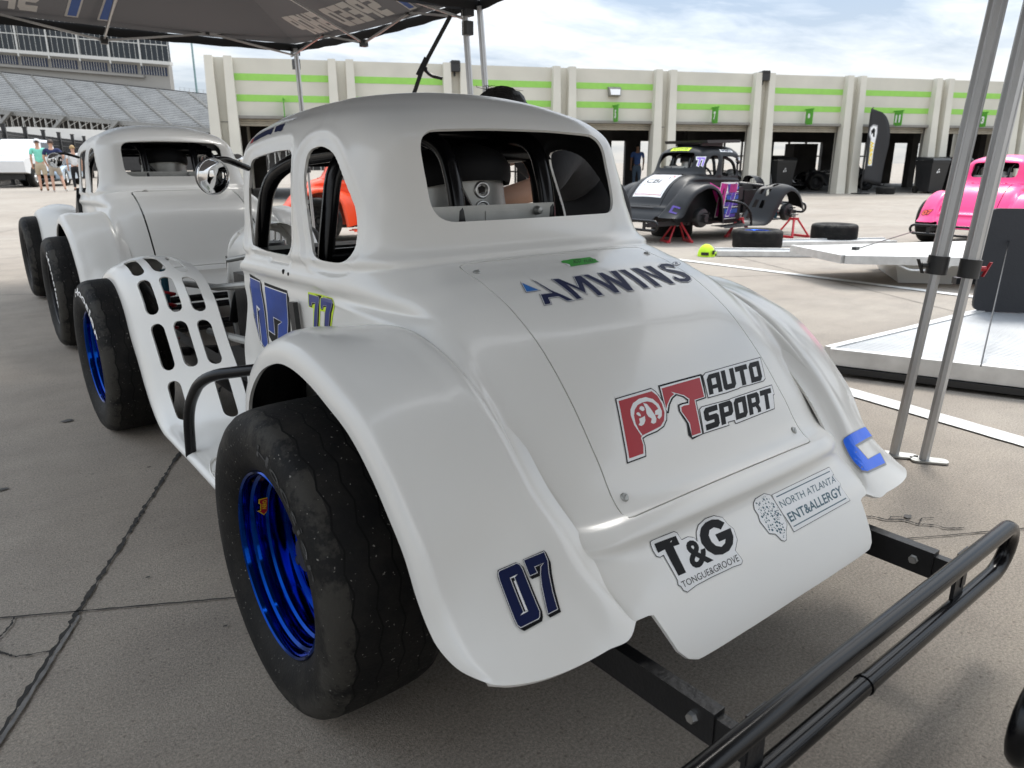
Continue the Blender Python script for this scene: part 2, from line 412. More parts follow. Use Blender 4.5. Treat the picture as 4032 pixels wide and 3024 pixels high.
def front_fender(side, ds, slots):
    global SLOT_ASP
    G = []
    for i, (o, n) in enumerate(FF):
        o, n = np.array(o), np.array(n)
        a = np.array(FF[max(i-1, 0)][0]); b = np.array(FF[min(i+1, len(FF)-1)][0])
        t = (b-a)/np.linalg.norm(b-a); up = np.array([0, -t[2], t[1]]); up = up if (up[2] > 0 or i > 8 or i < 1) else -up
        if up[2] < 0: up = -up
        dp = min(.042, .042*(13-i)/4) if i > 9 else .042
        dp = max(dp, .014)
        row = [o-up*dp, o-up*dp*.3+np.array([-.001, 0, 0]), o+(n-o)*.06+up*.004]
        for f in (.2, .45, .72): row.append(o+(n-o)*f+up*(.030 if i < 7 else .030-.018*(i-6)/4 if i < 11 else .012 if i < 12 else .004)*math.sin(PI*f))
        row += [n]
        G.append(row)
    G = np.array(G); Tr, Tc = knots(G, 0), knots(G, 1)
    pr, pc = params(Tr, ds), params(Tc, ds)
    def ev(q):
        out = np.empty((len(q), 3))
        A = herm(G, Tr, q[:, 1])
        for k in range(len(q)): out[k] = herm(A[k], Tc, np.array([q[k, 0]]))[0]
        return out
    uu, vv = np.meshgrid(pc, pr)
    uv = np.stack([uu.ravel(), vv.ravel()], 1)
    A = herm(G, Tr, pr); V = np.swapaxes(herm(np.swapaxes(A, 0, 1), Tc, pc), 0, 1).reshape(-1, 3)
    F = grid_faces(len(pr), len(pc))
    if slots:
        W = Tc[-1]; SLOT_ASP = 1.0
        def vk(s): return float(np.interp(s, np.arange(len(Tr)), Tr))
        for c in (0, 1, 2):
            u0 = Tc[2]+(W-Tc[2])*(.235+.27*c)-.020; u1 = u0+.045
            for (a, b, cols) in ((3.35, 4.72, (0, 1, 2)), (4.98, 6.6, (0, 1, 2)), (6.95, 8.75, (0, 1, 2)), (9.15, 10.95, (0, 2))):
                if c not in cols: continue
                a2 = a+.10*c if a < 4 else a; b2 = b
                V, F = trim(V, F, stadium(u0, u1, vk(a2), vk(b2)), None, None, uv=uv, ev=ev)
    V = V.copy(); V[:, 0] *= side
    if side < 0: F = F[:, ::-1]
    return V, F[:, ::-1]

def rear_fender(side, ds):
    G = []
    for i, (s, e) in enumerate(RF):
        s, e = np.array(s), np.array(e)
        a = np.array(RF[max(i-1, 0)][1]); b = np.array(RF[min(i+1, len(RF)-1)][1])
        t = (b-a)/np.linalg.norm(b-a); n = np.array([0, t[2], -t[1]])      # outwards from the wheel
        n /= np.linalg.norm(n)
        h = .050 if i < 12 else (.050, .045, .032, .014)[i-12]
        top = e+n*h; top[0] = e[0]-.036
        if i in RFT: top = np.array(RFT[i])
        row = [s-n*.018+np.array([-.04, 0, 0]), s-n*.006+np.array([-.008, 0, 0]), s]
        for f in (.33, .68): row.append(s+(top-s)*f+n*.012*math.sin(PI*f))
        if i in RFT: row += [top, e+(top-e)*.70+np.array([.012, 0, 0]), e+(top-e)*.34+np.array([.008, 0, 0]), e]
        else: row += [top, e+n*.040+np.array([-.012, 0, 0]), e+n*.020+np.array([-.001, 0, 0]), e]
        G.append(row)
    # last row: the bottom edge of the tail
    G.append([(.33,-.540,.318),(.360,-.550,.310),(.370,-.556,.305),(.43,-.559,.300),(.51,-.554,.299),(.567,-.537,.299),(.588,-.525,.299),(.599,-.514,.2985),(.605,-.503,.298)])
    V = dense(np.array(G, float), ds); nr, nc = V.shape[:2]
    V = V.reshape(-1, 3).copy(); V[:, 0] *= side
    F = grid_faces(nr, nc, flip=side < 0)
    return V, F

def coupe_body(ds):
    V = dense(BODY, ds, True); nr, nc = V.shape[:2]
    # the side windows sit in a shallow recessed band
    N = np.cross(np.gradient(V, axis=1), np.gradient(V, axis=0)); N /= np.maximum(np.linalg.norm(N, axis=2), 1e-9)[..., None]
    c = np.array((0, .3, .6)); N *= np.sign(((V-c)*N).sum(2))[..., None]
    V = V.reshape(-1, 3); N = N.reshape(-1, 3); F = grid_faces(nr, nc)
    sd = np.where((np.abs(V[:, 0]) > .27) & (V[:, 1] > .12) & (V[:, 2] > .74))[0]
    p = V[sd][:, 1:]
    dd = np.full(len(sd), 9.)
    for w in (Q_WIN, D_WIN):
        d = np.linalg.norm(nearest_on(p, w)-p, axis=1); d[inside(p, w)] = 0
        dd = np.minimum(dd, d)
    t = np.clip((dd-.019)/.014, 0, 1); t = t*t*(3-2*t)
    lip = np.clip(dd/.010, 0, 1); lip = 1-lip*lip*(3-2*lip)
    rim = np.exp(-((dd-.037)/.006)**2)
    V[sd] += N[sd]*(-.0065*(1-t)-.004*lip+.0018*rim)[:, None]
    return V, F

# ------------------------------------------------------------------ wheels
def rubber():
    m, n, l, b = new_mat('tyre_rubber')
    tcn = n.new('ShaderNodeTexCoord'); s = n.new('ShaderNodeSeparateXYZ'); l.new(tcn.outputs['Object'], s.inputs[0])
    def mm(op, *a):
        q = n.new('ShaderNodeMath'); q.operation = op
        for i, v in enumerate(a):
            if isinstance(v, (int, float)): q.inputs[i].default_value = v
            else: l.new(v, q.inputs[i])
        return q.outputs[0]
    ang = mm('ARCTAN2', s.outputs['Y'], s.outputs['Z'])
    tri = mm('PINGPONG', mm('MULTIPLY', ang, 26/PI), 1.0)               # zig-zag round the tyre
    x = mm('ADD', s.outputs['X'], mm('MULTIPLY', tri, 0.0085))
    rad = mm('SQRT', mm('ADD', mm('MULTIPLY', s.outputs['Y'], s.outputs['Y']), mm('MULTIPLY', s.outputs['Z'], s.outputs['Z'])))
    f = mm('ABSOLUTE', mm('SUBTRACT', mm('FRACT', mm('DIVIDE', mm('ADD', x, 0.3), 0.040)), 0.5))
    groove = mm('MULTIPLY', mm('LESS_THAN', f, 0.042), mm('MULTIPLY', mm('GREATER_THAN', rad, 0.272), mm('LESS_THAN', mm('ABSOLUTE', s.outputs['X']), 0.082)))
    nz = n.new('ShaderNodeTexNoise'); nz.inputs['Scale'].default_value = 12; nz.inputs['Detail'].default_value = 8; nz.inputs['Roughness'].default_value = .7
    l.new(tcn.outputs['Object'], nz.inputs['Vector'])
    sp = n.new('ShaderNodeTexNoise'); sp.inputs['Scale'].default_value = 170; sp.inputs['Detail'].default_value = 2
    l.new(tcn.outputs['Object'], sp.inputs['Vector'])
    r = n.new('ShaderNodeValToRGB'); r.color_ramp.elements[0].position = .42; r.color_ramp.elements[1].position = .74
    r.color_ramp.elements[0].color = (.007, .007, .0072, 1); r.color_ramp.elements[1].color = (.021, .019, .0165, 1)
    l.new(nz.outputs[0], r.inputs[0])
    # dried dust worked into the shoulder
    sh = mm('MULTIPLY', mm('MULTIPLY', mm('GREATER_THAN', mm('ABSOLUTE', s.outputs['X']), .078), mm('SMOOTH_MIN', mm('MULTIPLY', mm('MAXIMUM', mm('SUBTRACT', rad, .225), 0.0), 30.0), 1.0, .2)), mm('MAXIMUM', mm('MULTIPLY', mm('SUBTRACT', nz.outputs[0], .46), 5.0), 0.0))
    r2 = n.new('ShaderNodeValToRGB'); r2.color_ramp.elements[0].position = .70; r2.color_ramp.elements[1].position = .74
    r2.color_ramp.elements[0].color = (0, 0, 0, 1); r2.color_ramp.elements[1].color = (.22, .21, .19, 1)
    l.new(sp.outputs[0], r2.inputs[0])
    ad = n.new('ShaderNodeMixRGB'); ad.blend_type = 'ADD'; ad.inputs[0].default_value = 1
    l.new(r.outputs[0], ad.inputs[1]); l.new(r2.outputs[0], ad.inputs[2])
    du = n.new('ShaderNodeMixRGB'); l.new(mm('MINIMUM', sh, .4), du.inputs[0]); l.new(ad.outputs[0], du.inputs[1]); du.inputs[2].default_value = (.075, .070, .060, 1)
    mx = n.new('ShaderNodeMixRGB'); l.new(groove, mx.inputs[0]); l.new(du.outputs[0], mx.inputs[1]); mx.inputs[2].default_value = (.002, .002, .002, 1)
    l.new(mx.outputs[0], b.inputs['Base Color']); b.inputs['Roughness'].default_value = .66; b.inputs['Specular IOR Level'].default_value = .2
    bp = n.new('ShaderNodeBump'); bp.inputs['Strength'].default_value = .5; bp.inputs['Distance'].default_value = .004
    hsum = mm('SUBTRACT', mm('MULTIPLY', sp.outputs[0], .35), groove)
    l.new(hsum, bp.inputs['Height']); l.new(bp.outputs[0], b.inputs['Normal'])
    return m
MAT['rubber'] = rubber()

TYRE = [(.1705,.086),(.178,.094),(.190,.103),(.215,.112),(.240,.1135),(.258,.109),(.270,.101),(.2785,.090),(.2825,.074),(.2845,.045),(.285,.015),
        (.285,-.015),(.2845,-.045),(.2825,-.074),(.2785,-.090),(.270,-.101),(.258,-.109),(.240,-.1135),(.215,-.112),(.190,-.103),(.178,-.094),(.1705,-.086)]
RIM = [(.1735,.084),(.1745,.092),(.172,.0945),(.168,.092),(.1655,.084),(.1655,.074),(.160,.070),(.1575,.062),(.1575,.046),(.152,.042),(.150,.030),(.150,.012),
       (.143,.008),(.138,.006)]
_wheel = {}
def wheel_meshes(rim_mat, rubber_mat, n):
    key = (rim_mat, n)
    if key not in _wheel:
        t = MB(); t.lathe(TYRE, n, 'X'); to = t.obj('tyre', rubber_mat, None, True)
        r = MB(); r.lathe(RIM, n, 'X')
        ro = r.obj('rim', MAT[rim_mat], None, angle=35)
        # dished centre with eight round holes
        nr, na = 14, 96
        rr = np.linspace(.028, .138, nr); aa = np.linspace(0, 2*PI, na, endpoint=False)
        V = np.array([(.006+.016*math.exp(-((q-.07)/.03)**2), q*math.cos(a), q*math.sin(a)) for q in rr for a in aa])
        F = np.array([(i*na+k, i*na+(k+1) % na, (i+1)*na+(k+1) % na, (i+1)*na+k) for i in range(nr-1) for k in range(na)])
        for h in range(8):
            a = 2*PI*h/8+.2
            c = np.array([(.104*math.cos(a)+.026*math.cos(t)*1.0, .104*math.sin(a)+.026*math.sin(t)) for t in np.linspace(0, 2*PI, 20, endpoint=False)])
            V, F = trim(V, F, c, (0, 1, 0), (0, 0, 1))
        V, F = compact(V, F)
        do = link('disc', V, F.tolist(), MAT[rim_mat], None, True)
        hb = MB(); hb.lathe([(.0, .040), (.030, .040), (.034, .034), (.034, -.02)], 24, 'X'); hb.lathe([(.14, -.03), (.0, -.03)], 24, 'X')
        for k in range(5):
            a = 2*PI*k/5; hb.lathe([(0, .034), (.009, .034), (.010, .006)], 6, 'X', (0, .055*math.cos(a), .055*math.sin(a)))
        ho = hb.obj('hub', MAT['steelblk'], None, angle=30)
        _wheel[key] = [to, ro, do, ho]
        for o in _wheel[key]: COL.objects.unlink(o)
    return _wheel[key]
def wheel(parent, loc, side, rim_mat='blue_rim', n=96, rz=0, name='wheel', ry=0):
    to, ro, do, ho = wheel_meshes(rim_mat, MAT['rubber'], n)
    w = to.copy(); w.name = name
    w.name = 'wheel' if name == 'wheel' else name
    COL.objects.link(w)
    w.parent = parent; w.location = loc
    w.rotation_euler = (rnd.uniform(0, 6.28), ry, (PI if side < 0 else 0)+rz)
    for o, nm in ((ro, 'rim'), (do, 'wheel_disc'), (ho, 'hub')):
        c = o.copy(); c.name = nm; COL.objects.link(c); c.parent = w
    return w
def build_car(name, label, loc, rz, paint, hero=False, ds=.03, slots=True, wheels=(1, 1, 1, 1), inner=None, front=True, group=None, rim='blue_rim', mirrors=True):
    """whole coupe; wheels = rear left, rear right, front left, front right"""
    root = empty(name, loc, rz, label, 'race car', group)
    P = MAT[paint]; inn = MAT[inner or 'dark']
    out = {'root': root}
    V, F = coupe_body(ds)
    bvh = mk_bvh(V, F); out['bvh'] = bvh
    V0, F0 = V.copy(), F.copy()
    big = ds > .02
    for sgn in (-1, 1):
        mk = (V[:, 0]*sgn > .2)
        for wq in (Q_WIN, D_WIN):
            V, F = trim(V, F, wq, (0, 1, 0), (0, 0, 1), mask=(V[:, 0]*sgn > .28), bvh=bvh)
        fl = FLAP.copy(); fl[:, 0] *= sgn
        V, F = trim(V, F, fl, (1, 0, 0), (0, 0, 1), mask=(V[:, 1] < -.30), bvh=bvh)
    V, F = trim(V, F, R_WIN, (1, 0, 0), (0, 0, 1), mask=(V[:, 1] < .3), bvh=bvh)
    g = .0013 if hero else .004
    mkl = (V[:, 1] < .06) & (V[:, 2] > .40)
    V, F = trim(V, F, offset_poly(LID, g), L_E1, L_E2, mask=mkl, bvh=bvh)
    body = shell('body', V, F, P, root, .007, inn); out['body'] = body
    LV, LF = V0.copy(), F0.copy()
    sel = ((LV[:, 1] < .08) & (LV[:, 2] > .40))
    LF = LF[sel[LF].all(1)]
    LV, LF = trim(LV, LF, offset_poly(LID, -g), L_E1, L_E2, keep='in', bvh=bvh)
    lid = shell('trunk_lid', LV, LF, P, root, .012, inn); out['lid'] = lid
    for sgn, nm in ((-1, 'l'), (1, 'r')):
        a, f = rear_fender(sgn, ds); out['rf'+nm] = shell('rear_fender', a, f, P, root, .007, inn); out['rfb'+nm] = mk_bvh(a, f)
        a, f = front_fender(sgn, ds*.9 if hero else ds, slots and (hero or sgn < 9)); out['ff'+nm] = shell('front_fender', a, f, P, root, .006, P if hero else inn)
    # wheels
    nn = 112 if hero else 48
    for k, (x, y) in enumerate(((-.610, 0), (.610, 0), (-.552, 1.854), (.552, 1.854))):
        if wheels[k]:
            out['w%d' % k] = wheel(root, (x, y, .284), -1 if x < 0 else 1, rim, nn)
        else:
            b = MB(); sx = -1 if x < 0 else 1
            b.lathe([(0, .07*sx), (.035, .07*sx), (.04, .03*sx), (.105, .02*sx), (.115, .0), (.115, -.05*sx), (.05, -.06*sx), (0, -.06*sx)], 28, 'X')
            for q in range(5): b.lathe([(0, .10*sx), (.008, .10*sx), (.008, .02*sx)], 6, 'X', (0, .06*math.cos(q*1.2566), .06*math.sin(q*1.2566)))
            o = b.obj('brake_drum', MAT['steelblk'], root, angle=30); o.location = (x*.93, y, .284)
    # chassis: floor, firewall, inner panels, rails
    b = MB()
    b.box((0, .55, .20), (.74, 1.15, .03)); b.box((0, .93, .46), (.74, .02, .50))
    b.box((0, -.10, .42), (.66, .02, .44)); b.box((0, .15, .66), (.72, .62, .02))
    for s in (-1, 1):
        b.box((s*.385, .24, .40), (.012, .38, .44)); b.box((s*.349, -.18, .218), (.024, 1.04, .055)); b.box((s*.30, 1.6, .25), (.05, 1.5, .07))
        b.box((s*.372, .66, .47), (.012, .50, .50))
    b.box((0, 1.5, .17), (.56, 1.3, .02))
    b.obj('chassis', MAT['steelblk'], root)
    # roll cage
    c = MB(); r = .020
    c.tube(rounded([(-.35, .47, .22), (-.352, .47, .72), (-.305, .47, .985), (-.18, .47, 1.045), (.18, .47, 1.045), (.305, .47, .985), (.352, .47, .72), (.35, .47, .22)], .09), r, 12)
    for s in (-1, 1):
        c.tube(rounded([(s*.135, .215, .68), (s*.135, .222, .90), (s*.135, .262, 1.005), (s*.15, .33, 1.035), (s*.16, .47, 1.042)], .05), r, 14)
        c.tube(rounded([(s*.285, .47, 1.00), (s*.295, .72, .985), (s*.325, .84, .93), (s*.345, .90, .72), (s*.345, .92, .25)], .08), r, 12)
        c.tube([(s*.35, .47, .58), (s*.35, .92, .52)], r, 10); c.tube([(s*.35, .47, .40), (s*.35, .92, .36)], r, 10)
    c.tube([(-.135, .225, .92), (.34, .47, .44)], .016, 10)
    c.tube([(-.295, .74, .985), (.295, .74, .985)], r, 10)
    c.tube([(-.35, .47, .76), (.35, .47, .76)], r, 10); c.tube([(-.27, .46, 1.005), (.27, .46, 1.005)], .027, 12)
    c.obj('roll_cage', MAT['tube'], root, angle=40)
    d = MB(); d.box((0, .84, .70), (.72, .10, .10)); d.tube([(0, .80, .72), (0, .68, .74)], .018, 10)
    st = [(.02+.12*math.cos(a), .66-.02*math.sin(a), .745+.12*math.sin(a)) for a in np.linspace(0, 2*PI, 20, endpoint=False)]
    d.tube(st, .013, 8, closed=True)
    d.obj('dashboard', MAT['blackp'], root, angle=40)
    # seat
    seat(root, hero)
    p = MB(); p.box((-.06, .205, .862), (.40, .004, .042)); p.box((-.02, .203, .855), (.10, .004, .03)); p.lathe([(0, -.016), (.008, -.014), (.011, 0)], 12, 'Y', (.085, .202, .866))
    p.obj('seat_brace_panel', MAT['alud'], root, angle=30)
    # running-board hoops
    for s in (-1, 1):
        n = MB(); n.tube(rounded([(s*.574, .985, .150), (s*.572, .965, .30), (s*.56, .83, .425), (s*.47, .71, .452), (s*.40, .65, .465)], .11, 8), .0155, 14)
        n.obj('nerf_bar', MAT['tube'], root, angle=40)
        e = MB()
        for k in range(5):
            y0 = .50+.07*k; e.tube([(s*.575, y0, .162), (s*.52, y0+.03, .166), (s*.45, y0+.02, .170)], .004, 6)
        for q in (0, .02):
            e.tube(rounded([(s*(.58-q), .36, .158+q*.2), (s*(.58-q), .80, .160+q*.2), (s*(.54-q), .90, .166+q*.1), (s*.43, .86-q, .172)], .06), .004, 6)
        e.obj('running_board_tread', P, root, angle=60)
        if hero:
            for (x, y) in ((.50, .915), (.44, .875)):
                h = MB(); h.lathe([(0, .1685), (.013, .1685), (.013, .160)], 16, 'Z', (s*x, y, .004)); h.obj('drain_hole', MAT['dark'], root)
    # rear bumper
    bm = MB()
    up, lo, yb, xe = .272, .165, -.765, .50
    L = [(-xe, yb, up)]+[(-xe-.0535*math.sin(a), yb+.004*(1-math.cos(a)), (up+lo)/2+.0535*math.cos(a)) for a in np.linspace(.2, PI-.2, 8)]+[(-xe, yb+.008, lo)]
    Rr = [(-x, y, z) for x, y, z in L][::-1]
    bm.tube(L+[(-.2, yb+.008, lo), (.2, yb+.008, lo)]+Rr+[(.2, yb, up), (-.2, yb, up)], .0158, 16, closed=True)
    bm.tube([(-.035, yb+.008, lo), (-.029, yb+.008, lo)], .018, 16)
    out['bumper'] = bm.obj('rear_bumper', MAT['tube'], root, angle=40)
    for s in (-1, 1):
        q = MB(); q.box((s*.337, yb+.016, (up+lo)/2), (.045, .007, up-lo+.005)); q.box((s*.349, yb+.055, .217), (.018, .09, .042))
        q.obj('bumper_bracket', MAT['steelblk'], out['bumper'])
    if hero:
        for s in (-1, 1):
            q = MB(); q.lathe([(0, -.006), (.0075, -.006), (.0078, 0), (.0095, 0), (.0095, .002)], 6, 'X', (.3345, -.665, .219)) if s > 0 else q.lathe([(0, -.006), (.0075, -.006), (.0095, .002)], 6, 'X', (-.3625, -.665, .219))
            q.obj('bolt', MAT['alu'], root)
    # door mirrors on black arms
    for s in ((-1, 1) if mirrors else ()):
        a = MB(); a.tube(rounded([(s*.375, .84, .962), (s*.46, .76, .985), (s*.520, .69, .978), (s*.520, .685, .95)], .03), .008, 10)
        ar = a.obj('mirror_arm', MAT['tube'], root, angle=40)
        k = MB(); k.m = 0
        k.lathe([(.0, -.004), (.02, -.0025), (.038, .002), (.047, .007)], 40, 'Y'); k.lathe([(.047, .0065), (.0485, .003), (.0505, .008)]  , 40, 'Y'); k.m = 1; k.lathe([(.0505, .008), (.051, .014), (.046, .026), (.03, .036), (0, .04)], 40, 'Y')
        mo = k.obj('mirror', [MAT['chrome'], MAT['steelblk']], root, True); mo.location = (s*.520, .66, .944); mo.rotation_euler = (R(4), 0, R(-14*s)); mo.scale = (.84, .84, .84)
    if front: front_end(root, P, hero)
    return out

def seat(root, hero):
    n = 21; rows = []
    for z, yo, w in ((.50, .30, .21), (.66, .315, .20), (.80, .325, .155), (.88, .330, .125), (.95, .335, .115), (.985, .342, .10)):
        rows.append([(w*math.sin(a), yo-.0+.10*(1-math.cos(a)), z) for a in np.linspace(-1.5, 1.5, 9)])
    D = dense(np.array(rows), .012); nr, nc = D.shape[:2]
    V = D.reshape(-1, 3); F = grid_faces(nr, nc)
    V = V-np.array((0, .02, 0))
    if hero:
        for z in (.868, .912):
            c = np.array([(.014*math.cos(t), z+.012*math.sin(t)) for t in np.linspace(0, 2*PI, 18, endpoint=False)])
            V, F = trim(V, F, c, (1, 0, 0), (0, 0, 1))
    so = shell('seat', V, F, MAT['alud'], root, .003)
    if hero:
        rg = MB()
        for z in (.868, .912):
            cc = [(.019*math.cos(t), .309, z+.017*math.sin(t)) for t in np.linspace(0, 2*PI, 24, endpoint=False)]
            rg.tube(cc, .0045, 8, closed=True)
        rg.obj('hole_ring', MAT['alu'], so, True)
    rows = []
    for z, yo, w, dp in ((.935, .288, .130, .11), (.955, .286, .134, .11), (.985, .292, .128, .105), (1.005, .310, .110, .09), (1.017, .340, .07, .05), (1.019, .36, .02, .01)):
        rows.append([(w*math.sin(a), yo+dp*(1-math.cos(a)), z-.018*abs(math.sin(a))**3) for a in np.linspace(-1.6, 1.6, 9)])
    D = dense(np.array(rows), .012); nr, nc = D.shape[:2]
    shell('headrest_cover', D.reshape(-1, 3), grid_faces(nr, nc), MAT['dark'], so, .01, off=1)

def front_end(root, P, hero):
    g = MB()
    sx_, dy_ = .62, -.30
    pts = [(-.16, 2.18, .28), (-.20, 2.16, .50), (-.19, 2.10, .70), (-.10, 2.07, .755), (.10, 2.07, .755), (.19, 2.10, .70), (.20, 2.16, .50), (.16, 2.18, .28)]
    pts = [(x*sx_, y+dy_, z*.97) for x, y, z in pts]
    g.tube(rounded(pts, .06), .016, 10)
    for k in range(9):
        x = (-.16+.04*k)*sx_; g.tube([(x, 2.17+dy_, .28), (x, 2.13+dy_, .50), (x, 2.075+dy_, .715)], .004, 6)
    sh = [[(-.20, 2.14, .52), (-.16, 2.06, .55), (-.17, 1.98, .56)], [(-.19, 2.09, .70), (-.15, 2.02, .72), (-.16, 1.95, .72)], [(-.08, 2.06, .765), (-.07, 2.0, .775), (-.07, 1.93, .772)],
          [(.08, 2.06, .765), (.07, 2.0, .775), (.07, 1.93, .772)], [(.19, 2.09, .70), (.15, 2.02, .72), (.16, 1.95, .72)], [(.20, 2.14, .52), (.16, 2.06, .55), (.17, 1.98, .56)]]
    sh = [[(x*sx_, y+dy_, z*.97) for x, y, z in rw] for rw in sh]
    D = dense(np.array(sh, float), .03); nr, nc = D.shape[:2]
    g.add(D.reshape(-1, 3), grid_faces(nr, nc).tolist())
    g.obj('grille', P, root, angle=40)
    e = MB(); e.box((0, 1.55, .42), (.30, .36, .30)); e.box((0, 1.50, .60), (.20, .24, .10)); e.box((.02, 1.25, .36), (.20, .30, .2))
    for k in range(4): e.tube(rounded([(-.10+.07*k, 1.66, .52), (-.12+.07*k, 1.78, .50), (-.14+.07*k, 1.82, .36)], .05), .018, 8)
    e.tube([(-.22, 1.05, .60), (-.05, 1.42, .66), (.18, 1.72, .62)], .022, 8); e.lathe([(0, .72), (.05, .72), (.055, .70), (.055, .62)], 16, 'Z', (-.16, 1.30, 0))
    e.box((0, 1.90, .44), (.22, .05, .34)); e.box((-.2, 1.12, .52), (.16, .14, .18)); e.box((.18, 1.1, .54), (.18, .14, .16))
    e.obj('engine', MAT['steelblk'], root, angle=30)
    pi = MB(); pi.tube([(-.28, 1.06, .62), (-.30, 1.45, .56), (-.30, 1.9, .52)], .012, 8); pi.tube([(-.18, 1.2, .70), (-.2, 1.62, .63)], .009, 8); pi.tube([(-.34, 1.0, .45), (-.33, 1.5, .40)], .013, 8)
    pi.obj('engine_pipework', MAT['alud'], root, angle=40)
    for s in (-1, 1):
        q = MB(); x = s*.40
        q.tube([(x+s*(.026*math.cos(t)), 1.76-.03*t/30+.026*math.sin(t), .27+.26*t/37.7) for t in np.linspace(0, 37.7, 120)], .0055, 6)
        sp = q.obj('shock_spring', MAT['red'], root, True)
        q = MB(); q.tube([(x, 1.75, .22), (x, 1.735, .60)], .013, 10); q.tube([(x, 1.755, .20), (x, 1.75, .36)], .022, 10)
        q.obj('damper', MAT['teal'], sp, angle=40)
        ax = MB(); ax.tube([(s*.22, 1.80, .26), (s*.50, 1.854, .27)], .018, 8); ax.tube([(s*.22, 1.9, .40), (s*.48, 1.86, .38)], .013, 8); ax.box((s*.47, 1.854, .30), (.04, .05, .18))
        ax.obj('suspension_arm', MAT['steelblk'], root, angle=40)
    fb = MB(); xe = .40; up, lo, y = .38, .26, 2.36
    L = [(-xe, y, up)]+[(-xe-.06*math.sin(a), y, (up+lo)/2+.06*math.cos(a)) for a in np.linspace(.2, PI-.2, 7)]+[(-xe, y, lo)]
    fb.tube(L+[(-.1, y, lo), (.1, y, lo)]+[(-a, b, c) for a, b, c in L][::-1]+[(.1, y, up), (-.1, y, up)], .0158, 12, closed=True)
    for s in (-1, 1): fb.box((s*.22, 2.26, .31), (.03, .2, .05))
    fb.obj('front_bumper', MAT['tube'], root, angle=40)

